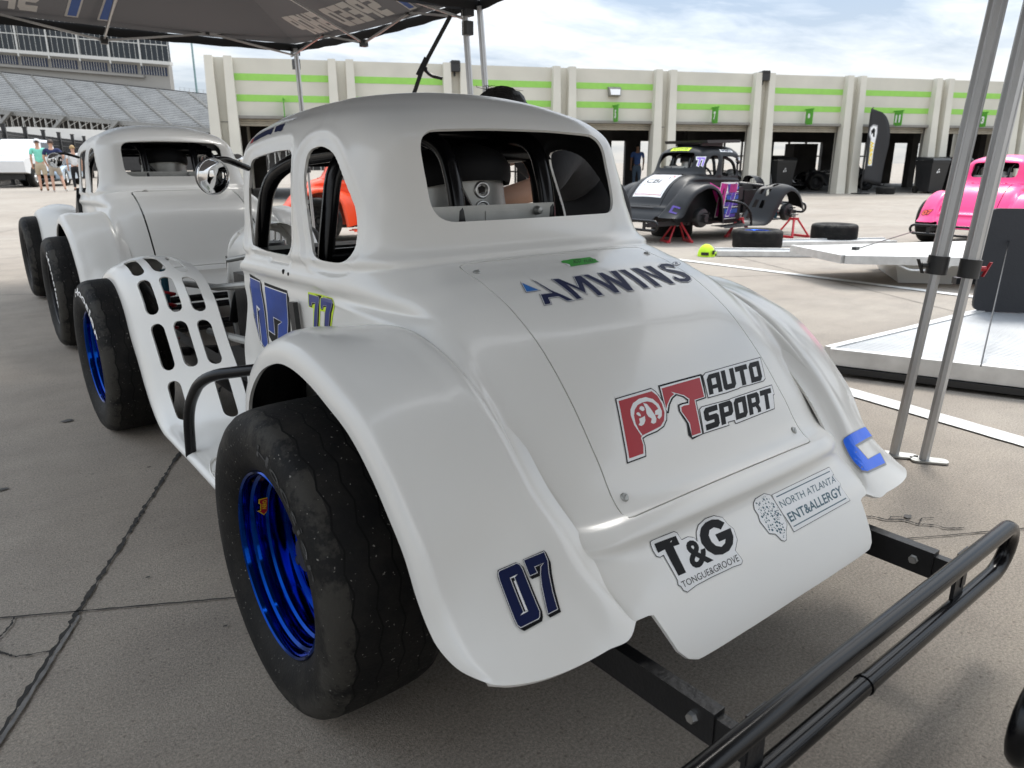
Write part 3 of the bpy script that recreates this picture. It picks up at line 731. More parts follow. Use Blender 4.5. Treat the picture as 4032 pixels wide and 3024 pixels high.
CAR1 = build_car('race_car', 'white race coupe with AMWINS lettering on its trunk lid, parked nearest', (0, 0, 0), 0, 'white', hero=True, ds=.0085)
DECALS = [
 ('lettering_sticker', 'lid', (-0.1641, -0.0717, 0.7532), (0.9999, -0.0009, -0.0136), (0.0057, 0.934, 0.3571), [
  ('p','navy',0,[(0.0,0.0),(6.4,-8.4),(14.4,-48.0),(40.1,-91.2),(20.5,-91.1),(11.0,-73.3),(-11.0,-72.4),(-17.6,-90.1),(-37.6,-89.8),(-22.6,-54.1),(4.8,-55.2)]),
  ('p','whitev',1,[(0.8,-2.1),(5.5,-8.8),(13.5,-48.4),(38.3,-90.2),(21.1,-90.1),(11.6,-72.3),(-11.7,-71.4),(-18.3,-89.1),(-36.1,-88.8),(-21.9,-55.1),(5.9,-56.2)]),
  ('p','navy',2,[(1.9,-5.0),(4.2,-9.4),(12.1,-48.9),(35.9,-88.8),(21.9,-88.7),(12.5,-71.0),(-12.6,-69.9),(-19.3,-87.7),(-34.0,-87.5),(-21.0,-56.6),(7.4,-57.7)]),
  ('p','navy',0,[(44.2,-7.9),(63.9,-8.9),(80.9,-49.4),(103.2,-8.3),(125.3,-9.1),(120.2,-91.2),(101.4,-91.6),(102.6,-43.3),(81.1,-81.6),(62.8,-41.3),(62.2,-91.3),(43.8,-91.1)]),
  ('p','whitev',1,[(45.2,-9.0),(63.2,-9.9),(80.8,-51.7),(103.8,-9.3),(124.2,-10.1),(119.3,-90.2),(102.4,-90.6),(103.1,-41.4),(81.2,-79.4),(62.4,-39.6),(61.2,-90.3),(44.8,-90.1)]),
  ('p','navy',2,[(46.6,-10.4),(62.3,-11.2),(80.6,-54.9),(104.6,-10.8),(122.8,-11.4),(117.9,-88.8),(103.9,-89.1),(103.8,-38.8),(81.3,-76.3),(61.9,-37.2),(59.8,-88.9),(46.2,-88.7)]),
  ('p','navy',0,[(126.8,-7.8),(146.7,-7.8),(160.7,-56.7),(172.6,-8.1),(188.9,-7.8),(199.3,-54.8),(210.3,-5.9),(234.1,-5.8),(208.1,-90.3),(188.8,-90.5),(177.1,-46.8),(167.3,-91.4),(150.0,-91.4)]),
  ('p','whitev',1,[(128.1,-8.8),(145.9,-8.8),(160.7,-58.8),(173.4,-9.1),(188.1,-8.8),(199.3,-56.5),(211.1,-6.9),(232.7,-6.8),(207.4,-89.3),(189.6,-89.5),(177.1,-44.9),(166.5,-90.4),(150.8,-90.4)]),
  ('p','navy',2,[(130.0,-10.2),(144.9,-10.2),(160.8,-61.6),(174.5,-10.5),(187.0,-10.2),(199.3,-59.0),(212.2,-8.3),(230.8,-8.2),(206.3,-87.9),(190.6,-88.1),(177.0,-42.3),(165.4,-89.0),(151.8,-89.0)]),
  ('p','navy',0,[(238.0,-5.6),(261.6,-5.1),(259.9,-88.5),(239.6,-88.8)]),
  ('p','whitev',1,[(239.0,-6.6),(260.6,-6.1),(258.9,-87.5),(240.6,-87.8)]),
  ('p','navy',2,[(240.4,-7.9),(259.1,-7.6),(257.5,-86.1),(242.0,-86.4)]),
  ('p','navy',0,[(279.0,-3.4),(303.5,-2.9),(324.0,-48.4),(326.7,-0.6),(351.4,-0.0),(348.6,-83.8),(331.4,-84.4),(299.3,-34.1),(300.0,-86.5),(277.6,-87.0)]),
  ('p','whitev',1,[(280.0,-4.4),(302.9,-3.9),(324.3,-50.3),(327.6,-1.6),(350.4,-1.0),(347.6,-82.8),(331.9,-83.4),(298.7,-32.0),(299.0,-85.5),(278.6,-86.0)]),
  ('p','navy',2,[(281.4,-5.8),(302.0,-5.3),(324.8,-52.9),(329.0,-2.9),(348.9,-2.5),(346.3,-81.5),(332.7,-82.0),(297.8,-29.1),(297.6,-84.2),(280.0,-84.5)]),
  ('p','navy',0,[(419.4,-19.4),(406.8,-13.0),(392.7,-10.9),(386.2,-20.0),(407.6,-29.0),(427.2,-40.1),(428.7,-59.9),(417.1,-74.2),(395.2,-82.3),(372.2,-80.5),(359.8,-69.3),(360.9,-62.6),(372.7,-52.2),(380.8,-64.0),(393.9,-65.7),(402.7,-61.8),(396.4,-50.0),(375.2,-35.6),(366.3,-18.7),(371.3,-4.4),(389.3,4.2),(415.0,5.8),(434.2,-3.3)]),
  ('p','whitev',1,[(419.2,-18.2),(407.1,-12.0),(392.2,-9.8),(384.7,-20.4),(407.2,-29.9),(426.2,-40.7),(427.7,-59.6),(416.5,-73.4),(395.1,-81.3),(372.6,-79.5),(360.9,-68.9),(361.8,-63.1),(372.5,-53.7),(380.2,-64.9),(394.0,-66.7),(404.1,-62.3),(397.2,-49.3),(376.0,-34.9),(367.4,-18.6),(372.1,-5.1),(389.6,3.2),(414.8,4.8),(432.5,-3.6)]),
  ('p','navy',2,[(418.9,-16.4),(407.5,-10.7),(391.6,-8.3),(382.5,-21.0),(406.5,-31.2),(424.9,-41.6),(426.2,-59.1),(415.7,-72.2),(394.9,-79.9),(373.2,-78.2),(362.4,-68.4),(363.1,-63.8),(372.3,-55.8),(379.4,-66.2),(394.3,-68.2),(406.0,-62.9),(398.2,-48.3),(377.0,-34.0),(368.9,-18.5),(373.2,-6.1),(389.9,1.8),(414.5,3.4),(430.2,-4.1)]),
  ('p','navy',0,[(-29.8,-1.3),(-10.3,-43.5),(-46.8,-43.0)]),
  ('p','whitev',1,[(-29.7,-3.8),(-11.9,-42.5),(-45.3,-42.0)]),
  ('p','sky2',2,[(-29.7,-7.3),(-14.1,-41.0),(-43.2,-40.6)]),
  ('p','navy',0,[(470.3,7.6),(465.0,3.9),(458.5,0.7),(451.5,-1.7),(444.8,-3.1),(439.1,-3.4),(435.1,-2.5),(433.4,-0.5),(433.9,2.3),(436.9,5.6),(441.7,9.0),(448.0,12.1),(455.0,14.6),(461.9,16.2),(468.0,16.7),(472.3,15.9),(474.3,14.0),(473.5,11.1)]),
  ('p','whitev',1,[(469.5,8.5),(464.4,4.9),(458.0,1.8),(451.2,-0.5),(444.6,-1.9),(439.2,-2.2),(435.8,-1.4),(434.7,-0.2),(435.0,1.7),(437.7,4.7),(442.3,8.0),(448.5,11.0),(455.3,13.4),(462.1,15.0),(467.9,15.5),(471.7,14.8),(473.0,13.6),(472.4,11.7)]),
  ('t', 'R', 'navy', 2, 0.02, [(453.3, 11.7), (466.3, 12.6), (453.8, 1.1), (441.3, 0.5)])]),
 ('tape_note', 'lid', (-0.0294, -0.0109, 0.7726), (0.9776, -0.2024, -0.0583), (0.2106, 0.9417, 0.2623), [
  ('p','tape',0,[(0.0,0.0),(8.9,6.3),(19.9,8.3),(36.9,14.7),(61.7,18.5),(88.8,25.7),(91.7,17.1),(96.8,14.1),(94.0,4.7),(97.3,0.0),(78.6,-10.0),(43.7,-19.5),(7.0,-29.9),(11.5,-17.4),(5.7,-9.3),(-1.4,-7.3)]),
  ('p','whitev',1,[(4.0,-10.3),(10.7,-18.9),(7.0,-28.4),(4.1,-19.8)]),
  ('t', 'ADD', 'black', 1, 0.0, [(33.3, 8.3), (58.2, 14.5), (48.0, -4.7), (22.8, -15.6)]),
  ('t', 'FUEL', 'black', 1, 0.0, [(62.0, 7.5), (92.8, 15.1), (85.8, -0.1), (54.5, -8.8)])]),
 ('number_sticker', 'rfl', (-0.5262, -0.4243, 0.4035), (0.9394, -0.2606, 0.2227), (-0.0051, 0.639, 0.7692), [
  ('p','black',0,[(0.0,0.0),(1.9,0.4),(30.0,0.0),(33.8,-3.7),(37.1,-10.7),(37.0,-17.4),(37.2,-37.8),(36.1,-78.1),(33.6,-85.5),(29.7,-90.6),(-0.2,-92.1),(-4.3,-87.2),(-7.2,-79.7),(-7.0,-70.5),(-4.1,-10.0),(-2.1,-4.1)]),
  ('p','whitev',1,[(-1.0,-3.0),(2.3,-1.0),(30.8,-1.2),(34.2,-6.0),(35.1,-13.2),(33.2,-76.8),(29.6,-83.7),(26.6,-85.8),(-3.1,-86.5),(-6.2,-81.0),(-6.3,-72.5),(-3.2,-12.0)]),
  ('p','navy',2,[(-0.2,-3.6),(2.5,-1.9),(30.3,-2.1),(33.3,-6.3),(34.2,-13.2),(32.3,-76.6),(28.9,-83.1),(26.3,-84.9),(-2.6,-85.6),(-5.3,-80.8),(-5.4,-72.5),(-2.3,-12.1)]),
  ('p','whitev',3,[(12.0,-16.8),(24.7,-16.4),(18.8,-19.0),(17.0,-69.9),(3.9,-70.6),(10.2,-67.8)]),
  ('p','black',4,[(12.9,-18.1),(18.0,-18.5),(16.2,-68.8),(10.9,-68.3)]),
  ('p','whitev',5,[(15.4,-23.0),(17.6,-23.5),(16.9,-68.2),(13.5,-68.0)]),
  ('p','black',0,[(40.3,-0.5),(76.6,-0.7),(78.5,-4.3),(78.8,-20.8),(73.6,-36.1),(67.3,-60.9),(61.6,-90.3),(42.7,-90.9),(40.7,-86.1),(43.9,-72.1),(49.0,-50.4),(55.0,-31.8),(41.8,-31.5),(39.6,-27.0)]),
  ('p','whitev',1,[(40.8,-1.3),(76.5,-2.0),(76.1,-16.5),(69.7,-34.5),(63.8,-58.5),(59.2,-85.4),(41.3,-85.8),(46.0,-66.2),(50.9,-45.3),(56.5,-29.0),(61.6,-19.6),(67.5,-17.3),(53.3,-17.4),(53.7,-26.5),(39.9,-26.4)]),
  ('p','navy',2,[(41.7,-2.2),(75.6,-2.9),(75.2,-16.3),(68.8,-34.2),(62.9,-58.3),(58.4,-84.5),(42.4,-84.9),(46.9,-66.4),(51.8,-45.5),(57.3,-29.4),(62.2,-20.3),(68.8,-17.1),(52.4,-16.5),(52.8,-25.6),(40.8,-25.5)])]),
 ('number_sticker', 'body', (-0.403, 0.4519, 0.6865), (-0.0518, -0.9979, 0.0387), (-0.0269, 0.0401, 0.9988), [
  ('p','yel',0,[(0.0,0.0),(81.5,1.0),(140.3,0.0),(159.1,-12.7),(139.6,-36.6),(115.7,-77.2),(71.8,-83.4),(91.7,-36.3),(65.3,-37.0),(47.1,-87.6),(9.1,-91.9),(26.2,-35.9),(1.3,-34.5)]),
  ('p','black',1,[(3.1,-2.6),(80.3,-1.3),(69.8,-9.1),(63.5,-30.1),(41.6,-86.2),(14.0,-88.0),(28.0,-50.2),(41.5,-23.0),(24.9,-27.1),(18.9,-34.2),(3.8,-32.6)]),
  ('p','black',1,[(86.9,-1.9),(140.0,-1.7),(154.2,-12.5),(132.4,-34.4),(109.6,-77.2),(74.3,-81.7),(91.5,-39.4),(105.7,-23.7),(91.1,-25.4),(82.5,-33.4),(68.9,-32.2)]),
  ('p','grey',2,[(4.8,-4.1),(61.5,-4.9),(66.8,-10.9),(53.8,-34.4),(34.3,-84.6),(13.8,-85.5),(28.1,-47.0),(41.2,-21.7),(24.7,-22.8),(18.7,-31.2),(5.4,-31.3)]),
  ('p','grey',2,[(87.5,-2.7),(140.3,-3.4),(149.2,-9.9),(124.2,-33.9),(103.0,-78.0),(75.5,-81.6),(89.9,-45.9),(106.5,-21.4),(90.1,-22.5),(83.3,-31.1),(70.0,-31.1)]),
  ('p','blue2',3,[(6.2,-5.1),(59.5,-6.1),(64.3,-11.2),(51.3,-34.7),(32.2,-83.6),(16.2,-84.0),(30.5,-46.7),(43.7,-19.9),(22.1,-21.5),(16.7,-30.1),(7.4,-29.8)]),
  ('p','blue2',3,[(74.3,-6.1),(140.0,-4.3),(146.1,-10.5),(121.7,-34.2),(100.8,-77.4),(78.2,-80.6),(92.0,-45.7),(109.2,-19.9),(87.8,-21.5),(81.6,-30.1),(72.0,-29.7)])]),
 ('number_sticker', 'body', (-0.399, 0.7349, 0.6745), (-0.0375, -0.9993, -0.0047), (0.0068, -0.005, 1.0), [
  ('p','black',0,[(0.0,0.0),(159.4,0.0),(171.3,-17.0),(159.9,-113.1),(53.5,-153.3),(21.5,-158.6),(-1.1,-143.1),(3.0,-10.4)]),
  ('p','whitev',1,[(2.9,-7.7),(159.8,-6.7),(150.8,-82.9),(138.1,-120.7),(65.6,-144.4),(76.7,-99.6),(106.6,-88.0),(48.8,-86.7),(49.0,-133.7),(-0.7,-129.8)]),
  ('p','blue',2,[(5.0,-9.9),(157.3,-8.9),(148.6,-82.4),(136.4,-119.0),(68.7,-141.1),(78.6,-101.2),(110.0,-87.4),(46.6,-84.4),(46.8,-131.3),(1.6,-127.8)]),
  ('p','black',0,[(-117.6,8.6),(-34.4,1.1),(-21.2,-8.2),(-11.2,-73.5),(-7.0,-167.1),(-37.2,-190.5),(-76.9,-180.9),(-119.1,-110.2),(-130.6,-30.4)]),
  ('p','whitev',1,[(-123.7,-0.9),(-32.4,-2.4),(-21.7,-71.4),(-12.6,-168.2),(-39.6,-189.0),(-79.1,-171.5),(-119.2,-96.6)]),
  ('p','blue',2,[(-121.4,-3.1),(-34.3,-4.6),(-23.9,-71.7),(-14.9,-167.2),(-39.9,-186.5),(-77.5,-169.8),(-117.0,-96.0)]),
  ('p','whitev',3,[(-84.8,-73.7),(-53.9,-80.3),(-72.3,-88.0),(-64.9,-131.9),(-61.0,-185.6),(-75.8,-176.7),(-87.7,-116.5)]),
  ('p','black',4,[(-79.6,-80.2),(-70.9,-83.0),(-69.7,-132.7),(-65.6,-176.7),(-73.8,-168.5),(-79.7,-115.2)])]),
 ('letter_sticker', 'rfr', (0.3934, -0.465, 0.3978), (0.9536, 0.2454, -0.1746), (-0.0851, 0.7758, 0.6252), [
  ('p','grey',0,[(-2.1,0.1),(3.6,3.1),(208.2,0.9),(212.8,-29.0),(16.3,-27.0),(31.4,-59.8),(122.8,-63.7),(98.4,-92.8),(-5.9,-83.9),(-17.4,-74.7),(-12.0,-44.4),(-4.6,-7.3)]),
  ('p','sky',1,[(0.0,0.0),(4.0,2.0),(202.7,0.0),(208.7,-23.9),(10.2,-21.9),(27.7,-60.8),(117.6,-64.4),(96.6,-87.7),(-6.0,-79.1),(-14.2,-71.6),(-9.1,-43.1),(-2.1,-6.1)])]),
 ('logo_sticker', 'lid', (-0.186, -0.3278, 0.5756), (1.0, 0.0065, -0.0032), (-0.0015, 0.6179, 0.7862), [
  ('p','black',0,[(0.0,0.0),(92.0,0.1),(98.8,-8.3),(101.6,-17.9),(104.4,-30.9),(101.4,-51.1),(91.7,-66.0),(77.3,-76.0),(56.4,-80.7),(29.5,-81.9),(18.7,-84.0),(16.3,-96.4),(7.9,-114.9),(-38.8,-115.0)]),
  ('p','whitev',1,[(1.6,-2.2),(91.0,-2.1),(96.8,-9.3),(99.5,-18.4),(102.2,-31.0),(99.3,-50.3),(90.1,-64.4),(76.4,-73.9),(56.1,-78.5),(29.2,-79.7),(16.8,-82.1),(14.2,-95.7),(6.5,-112.7),(-35.7,-112.8)]),
  ('p','red',2,[(4.3,-6.5),(88.7,-6.4),(96.7,-17.6),(97.8,-34.6),(93.4,-51.8),(82.9,-65.5),(69.1,-73.0),(41.9,-76.0),(19.2,-78.0),(14.1,-81.1),(12.0,-93.7),(4.1,-108.3),(-30.1,-107.8)]),
  ('p','whitev',3,[(16.9,-78.2),(12.5,-55.9),(14.8,-38.2),(20.2,-27.8),(32.6,-18.0),(50.8,-13.3),(68.0,-13.9),(82.2,-21.3),(89.4,-33.5),(89.0,-47.3),(82.9,-56.1),(73.9,-60.2),(71.7,-55.9),(77.3,-52.1),(69.2,-50.1),(73.4,-43.5),(83.2,-41.5),(81.6,-34.2),(76.3,-26.9),(66.9,-22.4),(54.2,-21.6),(41.0,-23.5),(29.4,-30.1),(21.6,-39.9),(17.0,-53.8),(17.3,-67.1),(19.9,-76.1)]),
  ('p','whitev',3,[(40.4,-31.1),(44.2,-27.7),(49.4,-27.5),(52.6,-31.0),(51.3,-35.5),(46.4,-37.3),(42.9,-35.4)]),
  ('p','whitev',3,[(28.4,-38.6),(31.7,-36.0),(35.6,-36.7),(37.3,-40.8),(36.3,-45.0),(31.9,-43.3)]),
  ('p','whitev',3,[(55.4,-23.1),(62.5,-26.5),(66.1,-37.4),(68.7,-50.9),(67.6,-58.2),(62.5,-64.1),(55.9,-64.8),(51.1,-61.2),(57.6,-55.1),(52.2,-49.0),(51.4,-42.6),(55.1,-34.7)]),
  ('p','whitev',3,[(29.5,-47.9),(38.0,-47.4),(45.2,-46.2),(41.6,-54.2),(34.6,-60.0),(27.1,-61.7),(21.9,-58.3),(27.4,-54.8)]),
  ('p','black',0,[(111.6,0.7),(237.8,0.0),(240.4,-2.8),(217.3,-48.8),(186.4,-49.8),(162.9,-111.9),(130.4,-114.5),(124.3,-105.0),(134.2,-83.3),(132.0,-70.6),(129.9,-56.1),(135.4,-45.1),(146.6,-44.1),(161.9,-45.1),(163.9,-42.3),(157.3,-34.0),(144.9,-27.3),(131.5,-30.9),(116.5,-40.7),(103.5,-55.1),(95.9,-53.6),(100.4,-37.0)]),
  ('p','whitev',1,[(113.9,-2.7),(232.2,-3.6),(215.5,-46.6),(185.1,-47.3),(160.1,-110.4),(131.4,-110.9),(138.8,-84.8),(136.8,-73.5),(133.0,-57.9),(137.9,-47.8),(148.7,-47.1),(163.0,-48.5),(167.8,-41.7),(159.7,-32.4),(143.5,-24.1),(127.9,-29.2),(112.0,-39.7),(101.6,-51.5),(100.6,-45.7)]),
  ('p','red',2,[(115.7,-6.7),(228.0,-6.5),(212.5,-45.6),(182.8,-45.9),(157.7,-108.1),(132.2,-107.8),(141.9,-85.2),(139.7,-74.2),(136.1,-59.7),(140.0,-51.8),(148.4,-50.2),(163.0,-51.4),(171.3,-41.1),(161.9,-31.1),(134.2,-17.7),(139.4,-23.9),(125.6,-28.0),(109.4,-39.1),(101.8,-46.0),(106.8,-31.4)]),
  ('p','black',0,[(239.1,-4.5),(251.4,0.5),(458.1,3.4),(431.9,-45.6),(420.3,-49.8),(370.3,-50.0),(333.4,-49.1),(324.7,-50.4),(280.6,-51.4),(221.3,-50.5)]),
  ('p','whitev',1,[(240.3,-5.7),(251.7,-1.1),(455.4,1.8),(430.8,-44.3),(420.0,-48.2),(370.3,-48.4),(333.3,-47.5),(324.6,-48.8),(280.6,-49.8),(223.6,-48.9)]),
  ('p','black',0,[(183.7,-65.0),(193.3,-61.7),(277.6,-64.4),(288.6,-63.4),(443.9,-61.1),(434.1,-83.2),(428.5,-84.2),(409.0,-111.8),(355.3,-112.9),(268.6,-114.8),(262.4,-113.5),(263.4,-108.0),(244.0,-107.3),(243.5,-113.4),(162.9,-111.9)]),
  ('p','whitev',1,[(184.9,-66.3),(193.5,-63.3),(277.6,-66.0),(288.7,-65.0),(441.4,-62.7),(433.0,-81.8),(427.6,-82.7),(408.2,-110.2),(355.3,-111.3),(268.7,-113.2),(264.3,-112.3),(265.3,-106.5),(242.5,-105.6),(242.0,-111.8),(165.3,-110.3)]),
  ('b', 'AUTO', 'black', 2, 0, [(245.8, -5.8), (444.9, -3.4), (422.4, -46.7), (226.7, -45.2)]),
  ('b', 'SPORT', 'black', 2, 0, [(190.8, -66.9), (434.1, -67.1), (409.1, -107.7), (171.9, -108.1)])]),
 ('logo_sticker', 'body', (-0.2498, -0.486, 0.3787), (0.9979, -0.0539, -0.0356), (0.0635, 0.7185, 0.6926), [
  ('p','black',0,[(-7.9,4.4),(-3.5,6.6),(49.8,7.8),(56.9,4.2),(60.9,-8.7),(76.5,-7.6),(89.7,-12.5),(91.6,-19.2),(98.8,-6.0),(110.3,4.4),(130.4,10.5),(154.2,10.5),(175.0,2.7),(179.5,-11.2),(186.4,-23.5),(179.0,-43.1),(160.5,-58.4),(164.1,-70.9),(165.9,-78.2),(158.6,-83.0),(137.2,-81.8),(116.4,-82.6),(79.4,-83.3),(39.9,-85.6),(16.3,-89.7),(9.2,-84.5),(8.3,-77.9),(3.5,-73.7),(7.3,-66.5),(8.2,-22.9),(0.1,-23.8),(-6.3,-20.5),(-7.9,-9.6)]),
  ('p','whitev',1,[(-6.8,3.7),(-3.2,5.5),(49.5,6.7),(56.0,3.4),(60.1,-9.9),(76.3,-8.7),(88.8,-13.3),(91.3,-22.1),(99.7,-6.7),(110.9,3.4),(130.6,9.4),(154.0,9.4),(174.1,1.9),(178.5,-11.6),(185.2,-23.6),(178.1,-42.4),(159.2,-58.0),(163.0,-71.2),(164.6,-77.7),(158.3,-81.9),(137.2,-80.7),(116.4,-81.5),(79.4,-82.2),(39.8,-84.5),(16.6,-88.5),(10.2,-83.9),(9.3,-77.3),(4.9,-73.4),(8.4,-66.8),(9.3,-21.7),(0.3,-22.7),(-5.3,-19.8),(-6.8,-9.5)]),
  ('p','black',2,[(0.0,0.0),(51.1,0.0),(52.0,-15.0),(37.1,-14.7),(32.3,-60.9),(13.9,-61.0),(16.7,-14.3),(0.6,-15.8)]),
  ('p','black',2,[(173.4,-7.5),(162.1,1.4),(146.2,5.0),(128.1,3.9),(113.5,-2.0),(103.1,-13.2),(97.4,-26.0),(100.1,-41.3),(110.4,-52.5),(127.1,-56.4),(145.9,-54.7),(162.7,-47.0),(174.4,-35.3),(179.6,-19.8),(137.3,-21.0),(136.2,-34.7),(154.0,-34.3),(146.7,-40.7),(134.5,-44.1),(124.5,-39.1),(120.3,-30.5),(122.1,-18.5),(130.6,-10.4),(143.4,-8.7),(151.9,-13.0),(155.9,-16.8)]),
  ('t', '&', 'black', 2, 0.03, [(57.1, -14.5), (103.5, -16.4), (101.6, -60.0), (48.4, -61.9)]),
  ('t', 'TONGUE&GROOVE', 'black', 2, 0, [(11.9, -70.8), (158.3, -64.9), (157.3, -76.3), (12.0, -80.9)])]),
 ('logo_sticker', 'body', (0.0765, -0.4941, 0.373), (0.9999, 0.0139, -0.0075), (-0.0051, 0.7341, 0.679), [
  ('p','black',0,[(-58.4,1.0),(-48.4,6.3),(-19.1,8.3),(-3.0,0.8),(-1.0,-9.9),(-2.1,-21.4),(-4.5,-39.8),(-7.0,-48.5),(-11.5,-60.9),(-24.2,-70.0),(-34.8,-83.6),(-42.5,-84.2),(-49.4,-79.9),(-56.1,-65.9),(-69.8,-60.2),(-71.1,-45.0),(-72.0,-33.1),(-64.9,-21.6),(-65.2,-10.0)]),
  ('p','whitev',1,[(-57.6,0.2),(-48.1,5.2),(-19.3,7.2),(-4.0,0.0),(-2.1,-9.9),(-3.2,-21.3),(-5.6,-39.6),(-8.0,-48.2),(-12.4,-60.2),(-25.0,-69.2),(-35.4,-82.5),(-42.2,-83.1),(-48.5,-79.1),(-55.3,-65.0),(-68.8,-59.4),(-70.0,-44.9),(-70.9,-33.4),(-63.8,-21.9),(-64.1,-10.3)]),
  ('p','black',0,[(0.0,0.0),(219.5,0.0),(216.9,-17.9),(210.9,-18.9),(214.2,-39.0),(206.3,-47.4),(206.1,-60.4),(207.4,-77.9),(-5.9,-78.1),(-5.1,-56.2),(-4.5,-39.8),(-2.1,-21.4),(-1.0,-9.9)]),
  ('p','whitev',1,[(0.9,-1.0),(218.3,-1.0),(216.0,-17.0),(209.8,-18.1),(213.1,-38.7),(205.3,-47.0),(205.1,-60.4),(206.3,-76.9),(-4.9,-77.1),(-4.1,-56.2),(-3.5,-39.9),(-1.1,-21.5),(-0.0,-10.0)]),
  ('dots', 'teal', 2, 95, 4, [(-51.8, -0.9), (-21.8, 4.0), (-7.9, -5.5), (-6.0, -24.9), (-13.6, -46.2), (-23.4, -63.7), (-40.2, -77.6), (-51.6, -63.1), (-63.8, -54.4), (-63.9, -33.6), (-58.2, -16.9)]),
  ('p','teal',2,[(9.4,-6.7),(211.0,-7.6),(210.7,-9.7),(8.9,-8.8)]),
  ('p','teal',2,[(1.0,-68.1),(198.5,-68.6),(197.7,-70.8),(0.6,-70.0)]),
  ('t', 'NORTH ATLANTA', 'teal', 2, 0.0, [(7.3, -16.8), (214.7, -19.5), (204.6, -33.4), (4.4, -30.7)]),
  ('t', 'ENT&ALLERGY', 'teal', 2, 0.02, [(4.8, -43.0), (205.8, -42.4), (196.0, -61.2), (1.2, -60.6)])]),
 ('lettering_sticker', 'body', (-0.3398, 0.8626, 1.0403), (0.0769, -0.9822, 0.1715), (0.6807, 0.1774, 0.7107), [
  ('p','navy',0,[(17.9,-23.0),(1.0,-0.3),(24.0,4.0),(61.4,4.1),(117.9,0.9),(133.1,-23.1),(133.8,-29.2),(111.3,-21.6),(66.3,-20.2)]),
  ('p','navy',0,[(151.0,-26.3),(130.6,0.1),(159.4,-0.5),(182.1,-2.0),(199.4,-30.5),(192.6,-34.5),(175.6,-29.1)]),
  ('p','red',0,[(0.3,-23.7),(-6.8,-9.2),(-2.6,-0.9),(16.0,-23.5)])]),
 ('lettering_sticker', 'inner', (0.362, 2.7717, 0.5855), (0.0, -0.9976, 0.0699), (-0.0, 0.0699, 0.9976), [
  ('t', 'AMWINS', 'whitev', 0, 0.1, [(-10.7, -0.1), (510.5, 0.4), (501.7, -32.1), (-23.0, -36.6)]),
  ('t', 'AMWINS', 'navy', 1, 0.03, [(1.4, -2.3), (501.2, -1.7), (493.5, -30.1), (-9.3, -34.1)])]),
]
MAT['sky2'] = mat('mid_blue_vinyl', (0.02, 0.16, 0.50), 0.4)
MAT['blue2'] = mat('deep_blue_vinyl', (0.010, 0.025, 0.20), 0.38)
MAT['worn'] = mat('worn_white_paint', (0.045, 0.045, 0.045), 0.7, var=1.0, scale=45)

# block capitals in a unit cell
BLK = {
 'A': [[(.0,0),(.0,.78),(.2,1),(1,1),(1,0),(.68,0),(.68,.24),(.32,.24),(.32,0)], [(.34,.44),(.66,.44),(.66,.76),(.34,.76)]],
 'U': [[(0,.12),(0,1),(.33,1),(.33,.26),(.66,.26),(.66,1),(1,1),(1,.18),(.82,0),(.12,0)]],
 'T': [[(0,.74),(0,1),(1,1),(1,.74),(.67,.74),(.67,0),(.33,0),(.33,.74)]],
 'O': [[(0,0),(0,.82),(.18,1),(1,1),(1,.18),(.82,0)], [(.34,.25),(.66,.25),(.66,.75),(.34,.75)]],
 'S': [[(0,0),(0,.26),(.64,.26),(.64,.38),(.14,.38),(0,.5),(0,.86),(.16,1),(1,1),(1,.74),(.34,.74),(.34,.62),(.86,.62),(1,.5),(1,.14),(.86,0)]],
 'D': [[(0,0),(0,1),(.82,1),(1,.82),(1,.18),(.82,0)], [(.34,.25),(.66,.25),(.66,.75),(.34,.75)]],
 'E': [[(0,0),(0,1),(1,1),(1,.76),(.34,.76),(.34,.62),(.9,.62),(.9,.40),(.34,.40),(.34,.24),(1,.24),(1,0)]],
 'H': [[(0,0),(0,1),(.33,1),(.33,.62),(.67,.62),(.67,1),(1,1),(1,0),(.67,0),(.67,.38),(.33,.38),(.33,0)]],
 'P': [[(0,0),(0,1),(.86,1),(1,.86),(1,.44),(.84,.30),(.34,.30),(.34,0)], [(.34,.52),(.66,.52),(.66,.76),(.34,.76)]],
 'R': [[(0,0),(0,1),(.86,1),(1,.86),(1,.46),(.86,.36),(1,.16),(1,0),(.72,0),(.72,.14),(.58,.32),(.34,.32),(.34,0)], [(.34,.54),(.66,.54),(.66,.76),(.34,.76)]],
}
_txt = {}
def text_mesh(s, bold=0.0, shear=0.0):
    """verts (unit box) and faces of a line of lettering in the built-in face"""
    k = (s, bold, shear)
    if k not in _txt:
        cu = bpy.data.curves.new('lettering', 'FONT'); cu.body = s; cu.offset = bold; cu.shear = shear; cu.resolution_u = 3
        o = bpy.data.objects.new('lettering', cu); COL.objects.link(o)
        dg = bpy.context.evaluated_depsgraph_get()
        me = bpy.data.meshes.new_from_object(o.evaluated_get(dg))
        V = np.array([v.co[:2] for v in me.vertices]); F = [tuple(p.vertices) for p in me.polygons]
        bpy.data.objects.remove(o); bpy.data.curves.remove(cu); bpy.data.meshes.remove(me)
        lo, hi = V.min(0), V.max(0); asp = (hi[0]-lo[0])/(hi[1]-lo[1])
        _txt[k] = ((V-lo)/(hi-lo), F, asp)
    return _txt[k]
def quadmap(V, q):
    """unit box to quad TL,TR,BR,BL"""
    q = np.array(q, float); u, v = V[:, :1], V[:, 1:2]
    return (q[3]*(1-u)*(1-v)+q[2]*u*(1-v)+q[1]*u*v+q[0]*(1-u)*v)
from mathutils.geometry import tessellate_polygon
def fill(polys):
    P = [[Vector((x, y, 0)) for x, y in p] for p in polys]
    V = [tuple(v[:2]) for p in P for v in p]
    return np.array(V, float), [tuple(t) for t in tessellate_polygon(P)]
